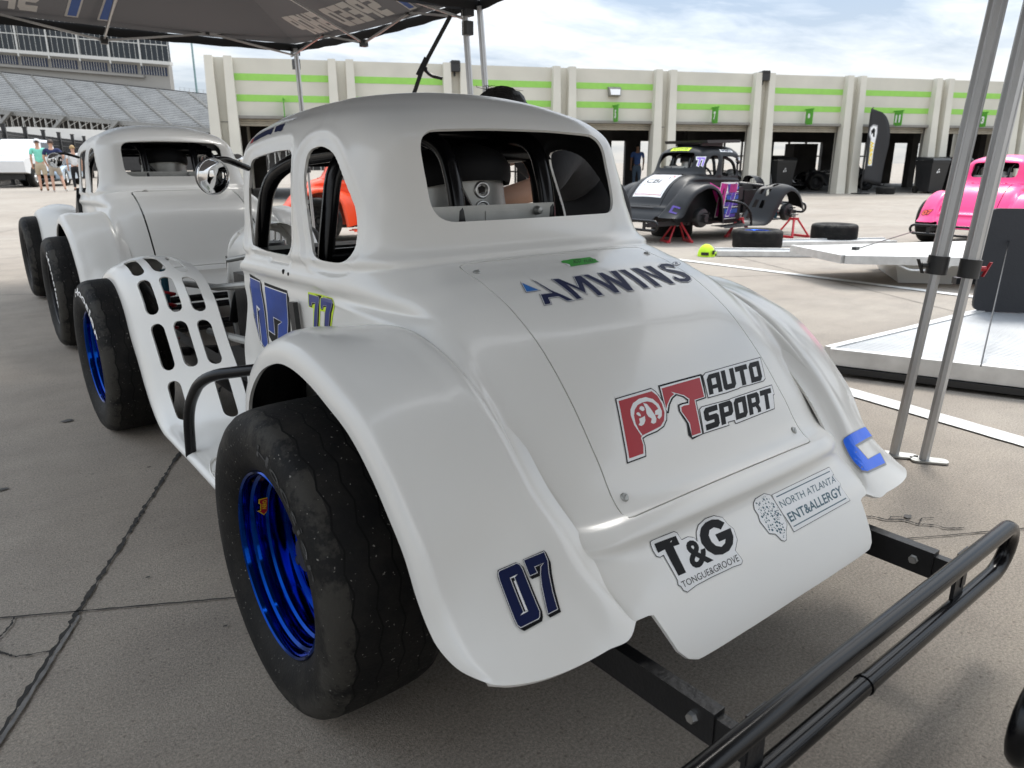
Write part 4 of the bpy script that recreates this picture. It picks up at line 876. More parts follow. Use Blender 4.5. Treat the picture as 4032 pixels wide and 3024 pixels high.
def decal(name, items, P0, U, V, parent, bvh=None, cell=.014, lift=.0007, scale=.001, step=.00022):
    """flat vinyl pieces laid on a curved panel; one mesh, one material slot per colour"""
    P0, U, V = np.array(P0, float), np.array(U, float), np.array(V, float); N = np.cross(U, V)
    layers = []                                     # (mat, layer, verts2d, faces)
    for it in items:
        if it[0] == 'p': a, f = fill([it[3]]); layers.append((it[1], it[2], a*scale, f))
        elif it[0] == 't':
            a, f, _ = text_mesh(it[1], it[4]); layers.append((it[2], it[3], quadmap(a, it[5])*scale, f))
        elif it[0] == 'b':
            s = it[1]; n = len(s)
            for i, ch in enumerate(s):
                polys = [[((i+.05+.9*x)/n, y) for x, y in p] for p in BLK[ch]]
                a, f = fill(polys); layers.append((it[2], it[3], quadmap(a, it[5])*scale, f))
        elif it[0] == 'dots':
            rr = random.Random(it[4]); pl = np.array(it[5]); lo, hi = pl.min(0), pl.max(0); done = []
            for _ in range(4000):
                if len(done) >= it[3]: break
                p = np.array([rr.uniform(lo[0], hi[0]), rr.uniform(lo[1], hi[1])]); r = rr.choice((.9, 1.3, 1.9, 2.6))
                if not inside(p[None], pl)[0] or any(np.hypot(*(p-q)) < r+s+.4 for q, s in done): continue
                done.append((p, r))
                a, f = fill([[(p[0]+r*math.cos(t), p[1]+r*math.sin(t)) for t in np.linspace(0, 2*PI, 9)[:-1]]]); layers.append((it[1], it[2], a*scale, f))
    mats = []; AV = []; AF = []; AM = []
    for m, ly, a, f in layers:
        if m not in mats: mats.append(m)
        bm = bmesh.new()
        vs = [bm.verts.new((x, y, 0)) for x, y in a]
        for t in f:
            try: bm.faces.new([vs[i] for i in t])
            except ValueError: pass
        if cell:
            lo, hi = a.min(0), a.max(0)
            for ax in (0, 1):
                k = math.floor(lo[ax]/cell)+1
                while k*cell < hi[ax]:
                    co = [0, 0, 0]; co[ax] = k*cell; no = [0, 0, 0]; no[ax] = 1
                    bmesh.ops.bisect_plane(bm, geom=bm.verts[:]+bm.edges[:]+bm.faces[:], plane_co=co, plane_no=no, dist=1e-7); k += 1
        bm.verts.ensure_lookup_table()
        o = len(AV)
        for v in bm.verts:
            p = P0+U*v.co.x+V*v.co.y; n = N
            if bvh:
                h = bvh.ray_cast(Vector(p+N*.06), Vector(-N), .2)
                if h[0] is None:
                    h = bvh.find_nearest(Vector(p))
                p = np.array(h[0]); n = np.array(h[1])
                if n@N < 0: n = -n
            AV.append(p+n*(lift+step*ly))
        bm.verts.index_update()
        for fc in bm.faces:
            idx = [o+v.index for v in fc.verts]
            q = np.cross(np.array(fc.verts[1].co-fc.verts[0].co), np.array(fc.verts[2].co-fc.verts[0].co))
            AF.append(idx if q[2] > 0 else idx[::-1]); AM.append(mats.index(m))
        bm.free()
    return link(name, AV, AF, None, parent, False, [MAT[m] for m in mats], AM)

for name, tg, P0, U, V, items in DECALS:
    par = {'lid': CAR1['lid'], 'body': CAR1['body'], 'rfl': CAR1['rfl'], 'rfr': CAR1['rfr'], 'inner': CAR1['body']}[tg]
    bv = {'lid': CAR1['bvh'], 'body': CAR1['bvh'], 'rfl': CAR1['rfbl'], 'rfr': CAR1['rfbr'], 'inner': None}[tg]
    decal(name, items, P0, U, V, par, bv, cell=.007 if tg in ('rfl', 'rfr') else .012, lift=.0016 if tg in ('rfl', 'rfr') else .0009)

def tyre_text(wheel_obj, s, th0, th1, r, h, m, bold=.02, side=-1):
    """raised lettering round the outer sidewall, from angle th0 to th1 (degrees from the top)"""
    a, f, asp = text_mesh(s, bold, .0)
    V = []
    for u, v in a:
        th = R(th0+(th1-th0)*u); rr = r+h*(v-.5)
        x = float(np.interp(rr, [.19, .215, .24, .258], [.103, .112, .1135, .109]))+.0012
        V.append((x, math.sin(th)*rr*(1 if side > 0 else -1), math.cos(th)*rr))
    F = [t for t in f]
    return link('sidewall_lettering', V, F, MAT[m], wheel_obj)
CAR1['w2'].rotation_euler.x = 0; CAR1['w0'].rotation_euler.x = 0
tyre_text(CAR1['w2'], 'Hoosier', 20, -64, .244, .028, 'whitev')
tyre_text(CAR1['w0'], 'Hoosier', -8, -70, .240, .020, 'worn', 0)
# small arrow sticker on the rear rim
def rim_sticker(w):
    items = [('p', 'gold', 0, [(-9, 16), (9, 16), (9, 8), (6, 6), (6, -6), (11, -6), (0, -18), (-11, -6), (-6, -6), (-6, 6), (-9, 8)]),
             ('p', 'red', 1, [(-7.4, 14.4), (7.4, 14.4), (7.4, 8.4), (4.8, 6.4), (4.8, -7.4), (7.6, -7.4), (0, -15.6), (-7.6, -7.4), (-4.8, -7.4), (-4.8, 6.4), (-7.4, 8.4)])]
    th = R(72)
    c = np.array((.050, -math.sin(th)*.1555, math.cos(th)*.1555)); t = np.array((0, -math.cos(th), -math.sin(th)))
    decal('rim_sticker', items+[('t', 'AERO', 'gold', 2, .02, [(-3.2, -6), (-3.2, 12), (3.2, 12), (3.2, -6)])], c, np.array((-1., 0, 0)), t*-1, w, None, None, .0012, .0013, .0005)
rim_sticker(CAR1['w0'])
# quarter-turn fasteners at the corners of the trunk lid
for (x, y, z) in ((-.250, -.006, .765), (.250, -.006, .765), (-.258, -.436, .452), (.258, -.436, .452)):
    h = CAR1['bvh'].find_nearest(Vector((x, y, z)))
    b = MB(); b.lathe([(0, .0035), (.006, .003), (.0078, .001), (.008, -.002)], 20, 'Z'); b.box((0, 0, .004), (.011, .0018, .0012), rz=.6)
    o = b.obj('fastener', MAT['alud'], CAR1['lid'], angle=30); o.location = h[0]; n = Vector(h[1]); n = n if n.z > 0 else -n
    o.rotation_euler = n.to_track_quat('Z', 'Y').to_euler()
# black strap on the door edge, two small holes and the hinge pin
b = MB(); b.hexa([(-.412, .525, .655), (-.412, .497, .657), (-.412, .485, .560), (-.412, .513, .558), (-.424, .525, .655), (-.424, .497, .657), (-.424, .485, .560), (-.424, .513, .558)])
b.obj('door_strap', MAT['blackp'], CAR1['body'])
for y, z, r in ((.553, .7235, .006), (.522, .7215, .0042)):
    h = CAR1['bvh'].ray_cast(Vector((-.6, y, z)), Vector((1, 0, 0)))
    b = MB(); b.lathe([(0, -.0012), (r, -.0012), (r*1.05, .002)], 14, 'X', (h[0].x, y, z)); b.obj('rivet_hole', MAT['dark'], CAR1['body'])
# ================================================================== GROUND
def concrete():
    m, n, l, b = new_mat('concrete')
    t = n.new('ShaderNodeTexCoord')
    def noise(sc_, det, ro=.6, src=None):
        q = n.new('ShaderNodeTexNoise'); q.inputs['Scale'].default_value = sc_; q.inputs['Detail'].default_value = det; q.inputs['Roughness'].default_value = ro
        l.new(src or t.outputs['Object'], q.inputs['Vector']); return q.outputs[0]
    def ramp(f, stops):
        r = n.new('ShaderNodeValToRGB'); e = r.color_ramp.elements
        while len(e) < len(stops): e.new(.5)
        for i, (p, c) in enumerate(stops): e[i].position = p; e[i].color = (*c, 1)
        l.new(f, r.inputs[0]); return r.outputs[0]
    def mix(f, a, c, bt='MIX'):
        q = n.new('ShaderNodeMixRGB'); q.blend_type = bt
        for i, v in enumerate((f, a, c)):
            if isinstance(v, float): q.inputs[i].default_value = v
            elif isinstance(v, tuple): q.inputs[i].default_value = (*v, 1)
            else: l.new(v, q.inputs[i])
        return q.outputs[0]
    big = ramp(noise(.35, 7, .62), [(.32, (.280, .238, .196)), (.52, (.325, .282, .236)), (.70, (.362, .320, .272))])
    med = ramp(noise(3.2, 6, .65), [(.30, (.84, .84, .845)), (.55, (1, 1, 1)), (.75, (1.08, 1.075, 1.06))])
    fine = ramp(noise(170, 4, .7), [(.30, (.60, .60, .60)), (.52, (1, 1, 1)), (.72, (1.38, 1.36, 1.32))])
    grit = ramp(noise(620, 2, .5), [(.28, (.62, .62, .62)), (.5, (1, 1, 1)), (.75, (1.3, 1.3, 1.3))])
    c = mix(1.0, mix(1.0, mix(1.0, big, med, 'MULTIPLY'), fine, 'MULTIPLY'), grit, 'MULTIPLY')
    # broom-finish streaks and tyre wear
    mp = n.new('ShaderNodeMapping'); mp.inputs['Rotation'].default_value = (0, 0, .5); mp.inputs['Scale'].default_value = (.35, 5, 1)
    l.new(t.outputs['Object'], mp.inputs[0])
    st = ramp(noise(1.1, 6, .7, mp.outputs[0]), [(.30, (.92, .92, .925)), (.6, (1.03, 1.03, 1.02))])
    c = mix(1.0, c, st, 'MULTIPLY')
    v = n.new('ShaderNodeTexVoronoi'); v.inputs['Scale'].default_value = 5.5; v.inputs['Randomness'].default_value = 1
    l.new(t.outputs['Object'], v.inputs['Vector'])
    pe = ramp(v.outputs['Distance'], [(.028, (.12, .11, .10)), (.05, (1, 1, 1))])
    sel = ramp(noise(2.1, 1, .5), [(.55, (0, 0, 0)), (.6, (1, 1, 1))])
    c = mix(1.0, c, mix(sel, (1., 1., 1.), pe), 'MULTIPLY')
    v2 = n.new('ShaderNodeTexVoronoi'); v2.inputs['Scale'].default_value = 42; l.new(t.outputs['Object'], v2.inputs['Vector'])
    pit = ramp(v2.outputs['Distance'], [(.10, (.55, .52, .50)), (.17, (1, 1, 1))])
    c = mix(.6, c, pit, 'MULTIPLY')
    l.new(c, b.inputs['Base Color']); b.inputs['Roughness'].default_value = .86
    bp = n.new('ShaderNodeBump'); bp.inputs['Strength'].default_value = .55; bp.inputs['Distance'].default_value = .004
    l.new(noise(260, 6, .7), bp.inputs['Height']); l.new(bp.outputs[0], b.inputs['Normal'])
    return m
MAT['concrete'] = concrete()
MAT['joint'] = mat('joint_grime', (.030, .027, .024), .9, var=.5, scale=40)
MAT['jointf'] = mat('joint_filler', (.17, .16, .15), .8, var=.3, scale=30)
MAT['paint'] = mat('road_paint', (.66, .65, .62), .6, var=.14, scale=18, bump=.2)
tag(link('ground', [(-1500, -1500, 0), (1500, -1500, 0), (1500, 1500, 0), (-1500, 1500, 0)], [(0, 1, 2, 3)], MAT['concrete']), kind='structure')

def ribbon(b, pts, w, jag=.25, seed=1, z=.004, step=.02):
    rr = random.Random(seed); P = [Vector((*p, 0)) for p in pts]; V = []; F = []
    for i in range(len(P)-1):
        d = P[i+1]-P[i]; L = d.length; d.normalize(); nrm = Vector((-d.y, d.x, 0)); k = max(1, int(L/step))
        for j in range(k+(i == len(P)-2)):
            c = P[i]+d*(L*j/k); a = w*(.5+jag*rr.uniform(-1, 1)); e = w*(.5+jag*rr.uniform(-1, 1))
            V += [(c.x+nrm.x*a, c.y+nrm.y*a, z), (c.x-nrm.x*e, c.y-nrm.y*e, z)]
    b.add(V, [(2*i, 2*i+1, 2*i+3, 2*i+2) for i in range(len(V)//2-1)])
J0 = Vector((-.96, .565)); JD = Vector((.470, .883)); JC = Vector((.870, -.493))
def jl(o, d, a, c): return [tuple(o+d*a), tuple(o+d*c)]
for (o, d, a, c, w, jg, st) in ((J0, JD, -2.5, 9, .016, .42, .012), (J0, JC, -3, 5.5, .0075, .3, .02), (J0+JC*-4.6, JD, -2, 30, .012, .2, .2), (J0+JC*4.6, JD, -2, 30, .010, .2, .2),
                                (J0+JD*4.6, JC, -9, 20, .010, .2, .2), (J0+JD*9.2, JC, -9, 30, .012, .2, .3), (J0+JD*13.8, JC, -12, 30, .014, .2, .3)):
    b = MB(); ribbon(b, jl(o, d, a, c), w*.62, jg, 5, .004, st); tag(b.obj('slab_joint', MAT['joint']), kind='structure')
b = MB(); ribbon(b, jl(J0+JC*.009, JD, -2.5, -.02), .007, .25, 8, .005); tag(b.obj('joint_sealant', MAT['jointf']), kind='structure')
for pts, w in (([(-1.075,.630),(-1.085,.60),(-1.10,.575),(-1.125,.545),(-1.115,.50),(-1.09,.462),(-1.066,.452),(-1.03,.44)], .008),
               ([(.86,-.30),(.90,-.335),(.915,-.375),(.95,-.40),(.955,-.44),(.985,-.47),(.99,-.50),(1.03,-.53)], .010),
               ([(.915,-.375),(.94,-.37),(.965,-.39)], .006), ([(.955,-.44),(1.0,-.43),(1.03,-.45)], .005)):
    b = MB(); ribbon(b, pts, w*.5, .48, 3, .0045, .005); tag(b.obj('crack', MAT['joint']), kind='structure')
for x0, y0, x1, y1, w in ((2.50, 3.6, 1.62, -2.4, .105), (5.22, 8.5, 5.05, -2, .10)):
    b = MB(); ribbon(b, [(x0, y0), (x1, y1)], w, .02, 4, .006, .06); tag(b.obj('painted_line', MAT['paint']), kind='structure')
MAT['oil'] = mat('oil_stain', (.055, .05, .045), .6, var=.3, scale=20)
for (x, y, r) in ((.33, -.915, .022), (.48, -1.0, .012), (-1.02, 1.45, .02), (-.75, 2.05, .03), (.98, -.40, .018), (-.72, .30, .006), (-.80, .62, .007)):
    pts = [(x+r*rnd.uniform(.6, 1.1)*math.cos(a), y+.6*r*rnd.uniform(.6, 1.1)*math.sin(a), .0044) for a in np.linspace(0, 2*PI, 14)[:-1]]
    tag(link('oil_stain', pts, [tuple(range(13))], MAT['oil']), kind='structure')

# ================================================================== POP-UP CANOPIES
def fabric(name, col):
    m = mat(name, col, .9, var=.05, scale=1.5, bump=.25, bscale=5)
    n, l = m.node_tree.nodes, m.node_tree.links
    t = n.new('ShaderNodeBsdfTranslucent'); t.inputs[0].default_value = (col[0]*1.5, col[1]*1.45, col[2]*1.4, 1)
    mx = n.new('ShaderNodeMixShader'); mx.inputs[0].default_value = .22
    l.new(n['Principled BSDF'].outputs[0], mx.inputs[1]); l.new(t.outputs[0], mx.inputs[2]); l.new(mx.outputs[0], n['Material Output'].inputs[0])
    return m
MAT['canopy'] = fabric('canopy_fabric', (.062, .059, .059))
MAT['valance'] = mat('black_valance', (.008, .008, .009), .8, bump=.2, bscale=6)
MAT['pole'] = mat('canopy_aluminium', (.50, .50, .50), .40, metal=.85, var=.06, scale=8)
MAT['joiner'] = mat('black_nylon', (.03, .03, .03), .5)
def square_post(b, p, q, w):
    b.tube([p, q], w*.70, 4)
def leg(root, base, top, collar_z, plate=True, red=False):
    base, top = Vector(base), Vector(top); d = top-base; c = base+d*(collar_z/d.z)
    b = MB(); b.tube([base+Vector((0, 0, .008)), c+d*.02], .0165, 8)
    b2 = MB(); b2.tube([c, top], .0245, 8)
    for a in (0, PI/2, PI, 1.5*PI):
        o = Vector((math.cos(a), math.sin(a), 0))*.0225; b2.tube([c+o, top+o], .0045, 6)
    lg = b2.obj('leg', MAT['pole'], root, angle=30); b.obj('inner_leg', MAT['pole'], lg, angle=30)
    k = MB(); k.tube([c-d.normalized()*.028, c+d.normalized()*.030], .0315, 12)
    k.obj('collar', MAT['joiner'], lg, angle=40)
    k = MB(); s = Vector((.778, -.628, 0))*(1 if red else -1); k.tube([c+s*.03, c+s*.05], .008, 8); k.hexa([tuple(c+s*.045+Vector(v)) for v in ((-.004,-.004,-.025),(.004,-.004,-.025),(.004,.004,-.025),(-.004,.004,-.025),(-.004+s.x*.02,-.004+s.y*.02,.02),(.004+s.x*.02,-.004+s.y*.02,.02),(.004+s.x*.02,.004+s.y*.02,.02),(-.004+s.x*.02,.004+s.y*.02,.02))])
    k.obj('lever', MAT['red'] if red else MAT['joiner'], lg)
    if plate:
        ax = Vector((.55, -.83, 0)).normalized(); ay = Vector((-ax.y, ax.x, 0)); pl = round_poly([(-.042, -.028), (.075, -.022), (.075, .022), (-.042, .028)], .02)
        k = MB(); k.prism(pl, .006, lambda x, y, z: tuple(base+ax*x+ay*y+Vector((0, 0, .003+z))))
        for q in (-.026, .052): k.lathe([(0, .0095), (.010, .0095)], 14, 'Z', tuple(base+ax*q))
        k.obj('foot_plate', MAT['alud'], lg)
def canopy(label, cor, z, group, legs, peak=.80, text=False, drop=.075, truss=True):
    """cor: far right, near right, near left, far left (counter-clockwise seen from below)"""
    c = [Vector((x, y, z)) for x, y in cor]; cen = sum(c, Vector())/4
    root = empty('canopy_tent', (0, 0, 0), 0, label, 'canopy', group)
    pk = cen+Vector((0, 0, peak)); N = 10; b = MB()
    for i in range(4):
        a, d = c[i], c[(i+1) % 4]; V = []; F = []
        for r in range(N+1):
            for s in range(N+1):
                e = a.lerp(d, s/N); p = e.lerp(pk, r/N); p.z -= .09*math.sin(PI*r/N)*math.sin(PI*s/N)+.03*math.sin(PI*s/N)*(1-r/N)**3
                V.append(p)
        for r in range(N):
            for s in range(N):
                q = r*(N+1)+s; F.append((q, q+1, q+N+2, q+N+1))
        b.add(V, F)
    b.obj('canopy_roof', MAT['canopy'], root, True)
    for i in range(4):
        a, d = c[i], c[(i+1) % 4]; V = []; F = []; K = 24
        for s in range(K+1):
            p = a.lerp(d, s/K); sag = .03*math.sin(PI*s/K)+.004*math.sin(s*2.1)
            out = (p-cen); out.z = 0; out = out.normalized()*.012
            V += [p+out-Vector((0, 0, sag)), p+out*1.4-Vector((0, 0, sag+drop))]
        F = [(2*s, 2*s+1, 2*s+3, 2*s+2) for s in range(K)]
        q = link('valance', V, F, MAT['valance'], root); m = q.modifiers.new('t', 'SOLIDIFY'); m.thickness = .004
    t = MB()
    class J:
        def box(s, p, dm):
            if truss: k = MB(); k.box(p, dm); k.obj('truss_joiner', MAT['joiner'], root)
    j = J()
    for i in (range(4) if truss else ()):
        a, d = c[i]-Vector((0, 0, .05)), c[(i+1) % 4]-Vector((0, 0, .05)); hgt = Vector((0, 0, .30)); md = a.lerp(d, .5)
        inn = (cen-md); inn.z = 0; inn = inn.normalized()*.05
        a2, d2, m2 = a+inn, d+inn, md+inn
        for p, q in ((a2, m2-hgt*.15+hgt), (a2-hgt*.0+hgt*.9, m2-hgt*.1), (d2, m2-hgt*.15+hgt), (d2+hgt*.9, m2-hgt*.1)): t.tube([p-hgt*.25, q-hgt*.25], .012, 4)
        j.box(tuple(m2-hgt*.35), (.06, .06, .06)); j.box(tuple(m2+hgt*.6), (.06, .06, .06))
        for f in (.25, .75): j.box(tuple(a2.lerp(d2, f)+hgt*.18), (.035, .035, .035))
        pm = pk-Vector((0, 0, .22))
        t.tube([m2-hgt*.35, pm], .011, 4); t.tube([m2+hgt*.6, pm+Vector((0, 0, .1))], .011, 4)
        j.box(tuple(a+Vector((0, 0, -.02))), (.075, .075, .09)); j.box(tuple(a+Vector((0, 0, -.15))), (.065, .065, .10))
    if truss: t.obj('truss', MAT['pole'], root)
    if text:
        for (a, d, f0, f1, items) in text:
            a, d = Vector(a), Vector(d); U = (d-a).normalized(); mid = a.lerp(d, .5); V = (pk-mid); V = (V-U*V.dot(U)).normalized()
            its = [('b' if s in ('SPEED', 'SHOP') else 't', s, m, ly, bold, [(x0*1000, y1*1000), (x1*1000, y1*1000), (x1*1000, y0*1000), (x0*1000, y0*1000)]) for s, m, ly, bold, x0, x1, y0, y1 in items]
            n = U.cross(V); dn = 1 if n.z < 0 else -1
            o = decal('printed_lettering', its, a, U, V, root, mk_bvh(np.array(b.v), b.f), cell=.2, lift=dn*-.004 if dn > 0 else -.004, step=-.0015)
    for l in legs: leg(root, *l)
    return root
MAT['printw'] = mat('white_print', (.50, .50, .50), .9); MAT['printb'] = mat('blue_print', (.07, .13, .36), .9)
FA, FB, FB2, FA2 = (2.46, 6.92), (2.60, 3.97), (-1.15, 3.75), (-1.3, 6.70)
Lz = 2.185
tx = lambda o: [('TT', 'printw', 0, .075, o, o+.56, .08, .60), ('TT', 'printb', 1, .035, o+.02, o+.54, .10, .58), ('SPEED', 'printw', 0, .07, o+.66, o+1.45, .09, .42), ('SHOP', 'printw', 0, .07, o+1.56, o+2.22, .09, .42)]
canopy('far dark canopy with SPEED SHOP printed on its roof, over the second white car', [FA, FB, FB2, FA2], Lz, 'canopies over the white cars',
       [((2.50, 6.86, 0), (2.45, 6.88, Lz-.05), .9), ((2.68, 3.90, 0), (2.585, 3.99, Lz-.05), .9, False), ((-1.2, 3.8, 0), (-1.14, 3.8, Lz-.05), .9, False), ((-1.35, 6.66, 0), (-1.28, 6.66, Lz-.05), .9, False)],
       text=[((*FB, Lz), (*FA, Lz), 0, 1, tx(.20)), ((*FA, Lz), (*FA2, Lz), 0, 1, tx(1.72))])
canopy('middle dark canopy over the nearest white car', [(2.66, 3.90), (1.555, -.20), (-1.9, -.15), (-1.2, 3.45)], Lz, 'canopies over the white cars',
       [((2.77, 3.80, 0), (2.655, 3.885, Lz-.05), .9, False), ((1.42, -.157, 0), (1.530, -.245, Lz-.05), .66), ((-1.95, -.1, 0), (-1.88, -.12, Lz-.05), .7), ((-1.25, 3.40, 0), (-1.18, 3.42, Lz-.05), .9, False)], truss=False)
canopy('nearest dark canopy, its leg with the red lever standing behind the bumper', [(1.57, -.32), (.35, -6.2), (-3.6, -5.6), (-2.3, -.27)], Lz, 'canopies over the white cars',
       [((1.452, -.243, 0), (1.556, -.326, Lz-.05), .655, True, True), ((.3, -6.2, 0), (.36, -6.17, Lz-.05), .7), ((-3.65, -5.6, 0), (-3.58, -5.57, Lz-.05), .7), ((-2.4, -.35, 0), (-2.29, -.30, Lz-.05), .7)], truss=False)  # one leg in view; unseen roof lengthened backwards to shade the foreground
# ratchet strap from the canopy corner
s = MB(); P = [Vector((2.53, 4.03, 2.14)), Vector((2.32, 4.20, 1.70)), Vector((1.80, 4.60, .04))]
def flat(b, a, c, w, t):
    d = (c-a).normalized(); x = Vector((.778, -.628, 0)); x = (x-d*x.dot(d)).normalized(); y = d.cross(x)
    b.hexa([tuple(a+x*w*i+y*t*k) for i, k in ((-1, -1), (1, -1), (1, 1), (-1, 1))]+[tuple(c+x*w*i+y*t*k) for i, k in ((-1, -1), (1, -1), (1, 1), (-1, 1))])
flat(s, P[0], P[1], .016, .002); flat(s, P[1], P[2], .016, .002)
st = empty('ratchet_strap', (1.80, 4.60, 0), 0, 'black ratchet strap hanging slanted from the canopy corner above the roof', 'strap')
o = s.obj('webbing', MAT['blackp'], st); o.location = (-1.80, -4.60, 0)
s = MB(); flat(s, P[1]+Vector((.03, -.02, .07)), P[1]+Vector((-.03, .02, -.06)), .022, .010)
s.tube(rounded([P[1]+Vector((.0, .0, .0)), P[1]+Vector((.05, -.04, -.06)), P[1]+Vector((.12, -.10, -.08))], .03), .014, 8); s.tube([P[1]+Vector((-.02, .02, -.01)), P[1]+Vector((.03, -.02, -.01))], .016, 8)
o = s.obj('ratchet_buckle', MAT['steelblk'], st, angle=40); o.location = (-1.80, -4.60, 0)

# ================================================================== TRAILER DECKS
MAT['deck'] = mat('ribbed_aluminium', (.36, .37, .38), .5, metal=.75, var=.1, scale=5)
def ribbed(m, ang, sc_):
    n, l = m.node_tree.nodes, m.node_tree.links; t = n.new('ShaderNodeTexCoord'); mp = n.new('ShaderNodeMapping'); mp.inputs['Rotation'].default_value = (0, 0, ang)
    w = n.new('ShaderNodeTexWave'); w.inputs['Scale'].default_value = sc_; l.new(t.outputs['Object'], mp.inputs[0]); l.new(mp.outputs[0], w.inputs['Vector'])
    bp = n.new('ShaderNodeBump'); bp.inputs['Strength'].default_value = .9; bp.inputs['Distance'].default_value = .01; l.new(w.outputs['Fac'], bp.inputs['Height']); l.new(bp.outputs[0], n['Principled BSDF'].inputs['Normal'])
ribbed(MAT['deck'], .05, 10)
MAT['galv'] = mat('galvanised_edge', (.66, .66, .65), .45, metal=.7, var=.12, scale=12)
tr = empty('trailer_deck', (3.2, 0, 0), 0, 'low ribbed aluminium trailer deck beside the canopy legs', 'trailer')
def quad_slab(b, q, z0, z1): b.hexa([(x, y, z0) for x, y in q]+[(x, y, z1) for x, y in q])
def local(o, root): o.location = -Vector(root.location); return o
D1 = [(2.25, .54), (2.90, -1.10), (5.2, -.6), (4.15, .42)]
b = MB(); quad_slab(b, D1, .085, .120); local(b.obj('deck_plate', MAT['deck'], tr), tr)
def rim(q, w, z0, z1, sides):
    b = MB()
    for i in sides:
        a, c = Vector((*q[i], 0)), Vector((*q[(i+1) % 4], 0)); d = (c-a).normalized(); nn = Vector((-d.y, d.x, 0))
        e = [a+nn*.004, c+nn*.004, c-nn*w, a-nn*w]; b.hexa([(p.x, p.y, z0) for p in e]+[(p.x, p.y, z1) for p in e])
    return b
local(rim(D1, .035, .050, .127, (0, 3)).obj('deck_rail', MAT['galv'], tr), tr)
local(rim(D1, .05, .018, .046, (0,)).obj('rubber_edge', MAT['blackp'], tr), tr)
b = MB(); quad_slab(b, [(2.45, .35), (2.85, -.95), (5.0, -.5), (4.0, .30)], .004, .08); local(b.obj('under_frame', MAT['steelblk'], tr), tr)
b = MB(); b.hexa([(2.38, .78, .010), (2.50, .56, .085), (4.32, .44, .11), (4.25, .72, .010), (2.38, .785, .016), (2.50, .562, .100), (4.32, .442, .124), (4.25, .725, .018)])
local(b.obj('loading_flap', MAT['galv'], tr), tr)
b = MB(); b.tube([(2.42, -.05, .13), (3.9, .4, .55)], .0035, 6); local(b.obj('winch_cable', MAT['steelblk'], tr), tr)
pn = empty('rubber_panel', (3.9, .3, .12), 0, 'tall dark grey panel with a rounded corner standing upright on the trailer deck', 'panel')
b = MB(); u = Vector((.62, -.78, 0)); v = Vector((.78, .62, 0)); o0 = Vector((-.11, .19, 0))
pl = round_poly([(0, 0), (1.3, 0), (1.3, .60), (0, .60)], .05)
b.prism(pl, .03, lambda x, y, z: tuple(o0+u*x+Vector((0, 0, y+.004))+v*z)); b.obj('panel_sheet', mat('dark_panel', (.022, .023, .027), .6, bump=.1), pn)
b = MB(); b.box((.2, .25, .15), (.05, .4, .04), rz=.9); b.box((.5, -.15, .15), (.05, .4, .04), rz=.9); b.obj('panel_brace', MAT['steelblk'], pn)
t2 = empty('trailer_deck', (6, 1.6, 0), 0, 'pale tilted trailer deck in front of the pink car', 'trailer')
D2 = [(4.79, 1.83), (5.95, .55), (7.3, 1.5), (5.18, 2.52)]
b = MB(); quad_slab(b, D2, .205, .250); local(b.obj('deck_plate', MAT['whitev'] if 0 else mat('worn_white_deck', (.52, .51, .47), .6, var=.3, scale=4), t2), t2)
local(rim(D2, .03, .19, .258, (0, 3)).obj('deck_rail', MAT['galv'], t2), t2)
b = MB(); b.hexa([(5.35, 1.62, .004), (5.62, 1.30, .004), (6.4, 1.9, .004), (6.1, 2.15, .004), (5.28, 1.64, .20), (5.7, 1.18, .20), (6.5, 1.9, .20), (6.1, 2.25, .20)])
local(b.obj('storage_box', MAT['white2'], t2), t2)
b = MB(); b.tube(rounded([(5.06, 1.52, .19), (5.12, 1.45, .15), (5.28, 1.28, .15), (5.32, 1.22, .19)], .03), .010, 8); local(b.obj('pull_handle', MAT['galv'], t2, angle=40), t2)
b = MB(); b.tube([(5.3, 2.0, .255), (7.7, 2.55, .24)], .005, 6); b.box((5.3, 2.0, .26), (.06, .04, .03)); local(b.obj('tie_strap', MAT['steelblk'], t2), t2)
for lab, q in (('long pale aluminium ramp lying flat on the concrete near the lime cap', [(5.72, 3.74), (6.75, 2.78), (6.95, 2.98), (5.95, 3.93)]), ('second aluminium ramp lying flat behind the long one', [(6.9, 3.95), (8.4, 3.05), (8.65, 3.30), (7.15, 4.15)])):
    r = empty('loading_ramp', (*q[0], 0), 0, lab, 'ramp')
    b = MB(); quad_slab(b, q, .012, .045); local(b.obj('ramp_plate', MAT['deck'], r), r); local(rim(q, .03, .005, .060, (0, 2)).obj('ramp_rail', MAT['galv'], r), r)
# ================================================================== GARAGE ROW
GB = Vector((22.921, 11.997, 0)); GD = Vector((.908, -.419, 0)); GN = Vector((-.419, -.908, 0))   # along the wall, out of the wall
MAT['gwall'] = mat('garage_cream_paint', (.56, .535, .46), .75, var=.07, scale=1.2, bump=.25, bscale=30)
MAT['gpil'] = mat('garage_pillar_paint', (.60, .575, .50), .75, var=.06, scale=1.5, bump=.2, bscale=30)
MAT['green'] = mat('lime_green_paint', (.28, .57, .10), .6, var=.05)
MAT['signg'] = mat('sign_green', (.085, .33, .03), .5)
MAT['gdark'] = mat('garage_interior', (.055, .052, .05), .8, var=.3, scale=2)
MAT['gtrim'] = mat('door_trim', (.22, .21, .19), .5)
MAT['shutter'] = mat('rolled_shutter', (.46, .43, .36), .6, var=.1)
g = empty('garage_building', tuple(GB), math.atan2(GD.y, GD.x), 'long cream pit garage with lime green stripes and open numbered bays', 'garage')
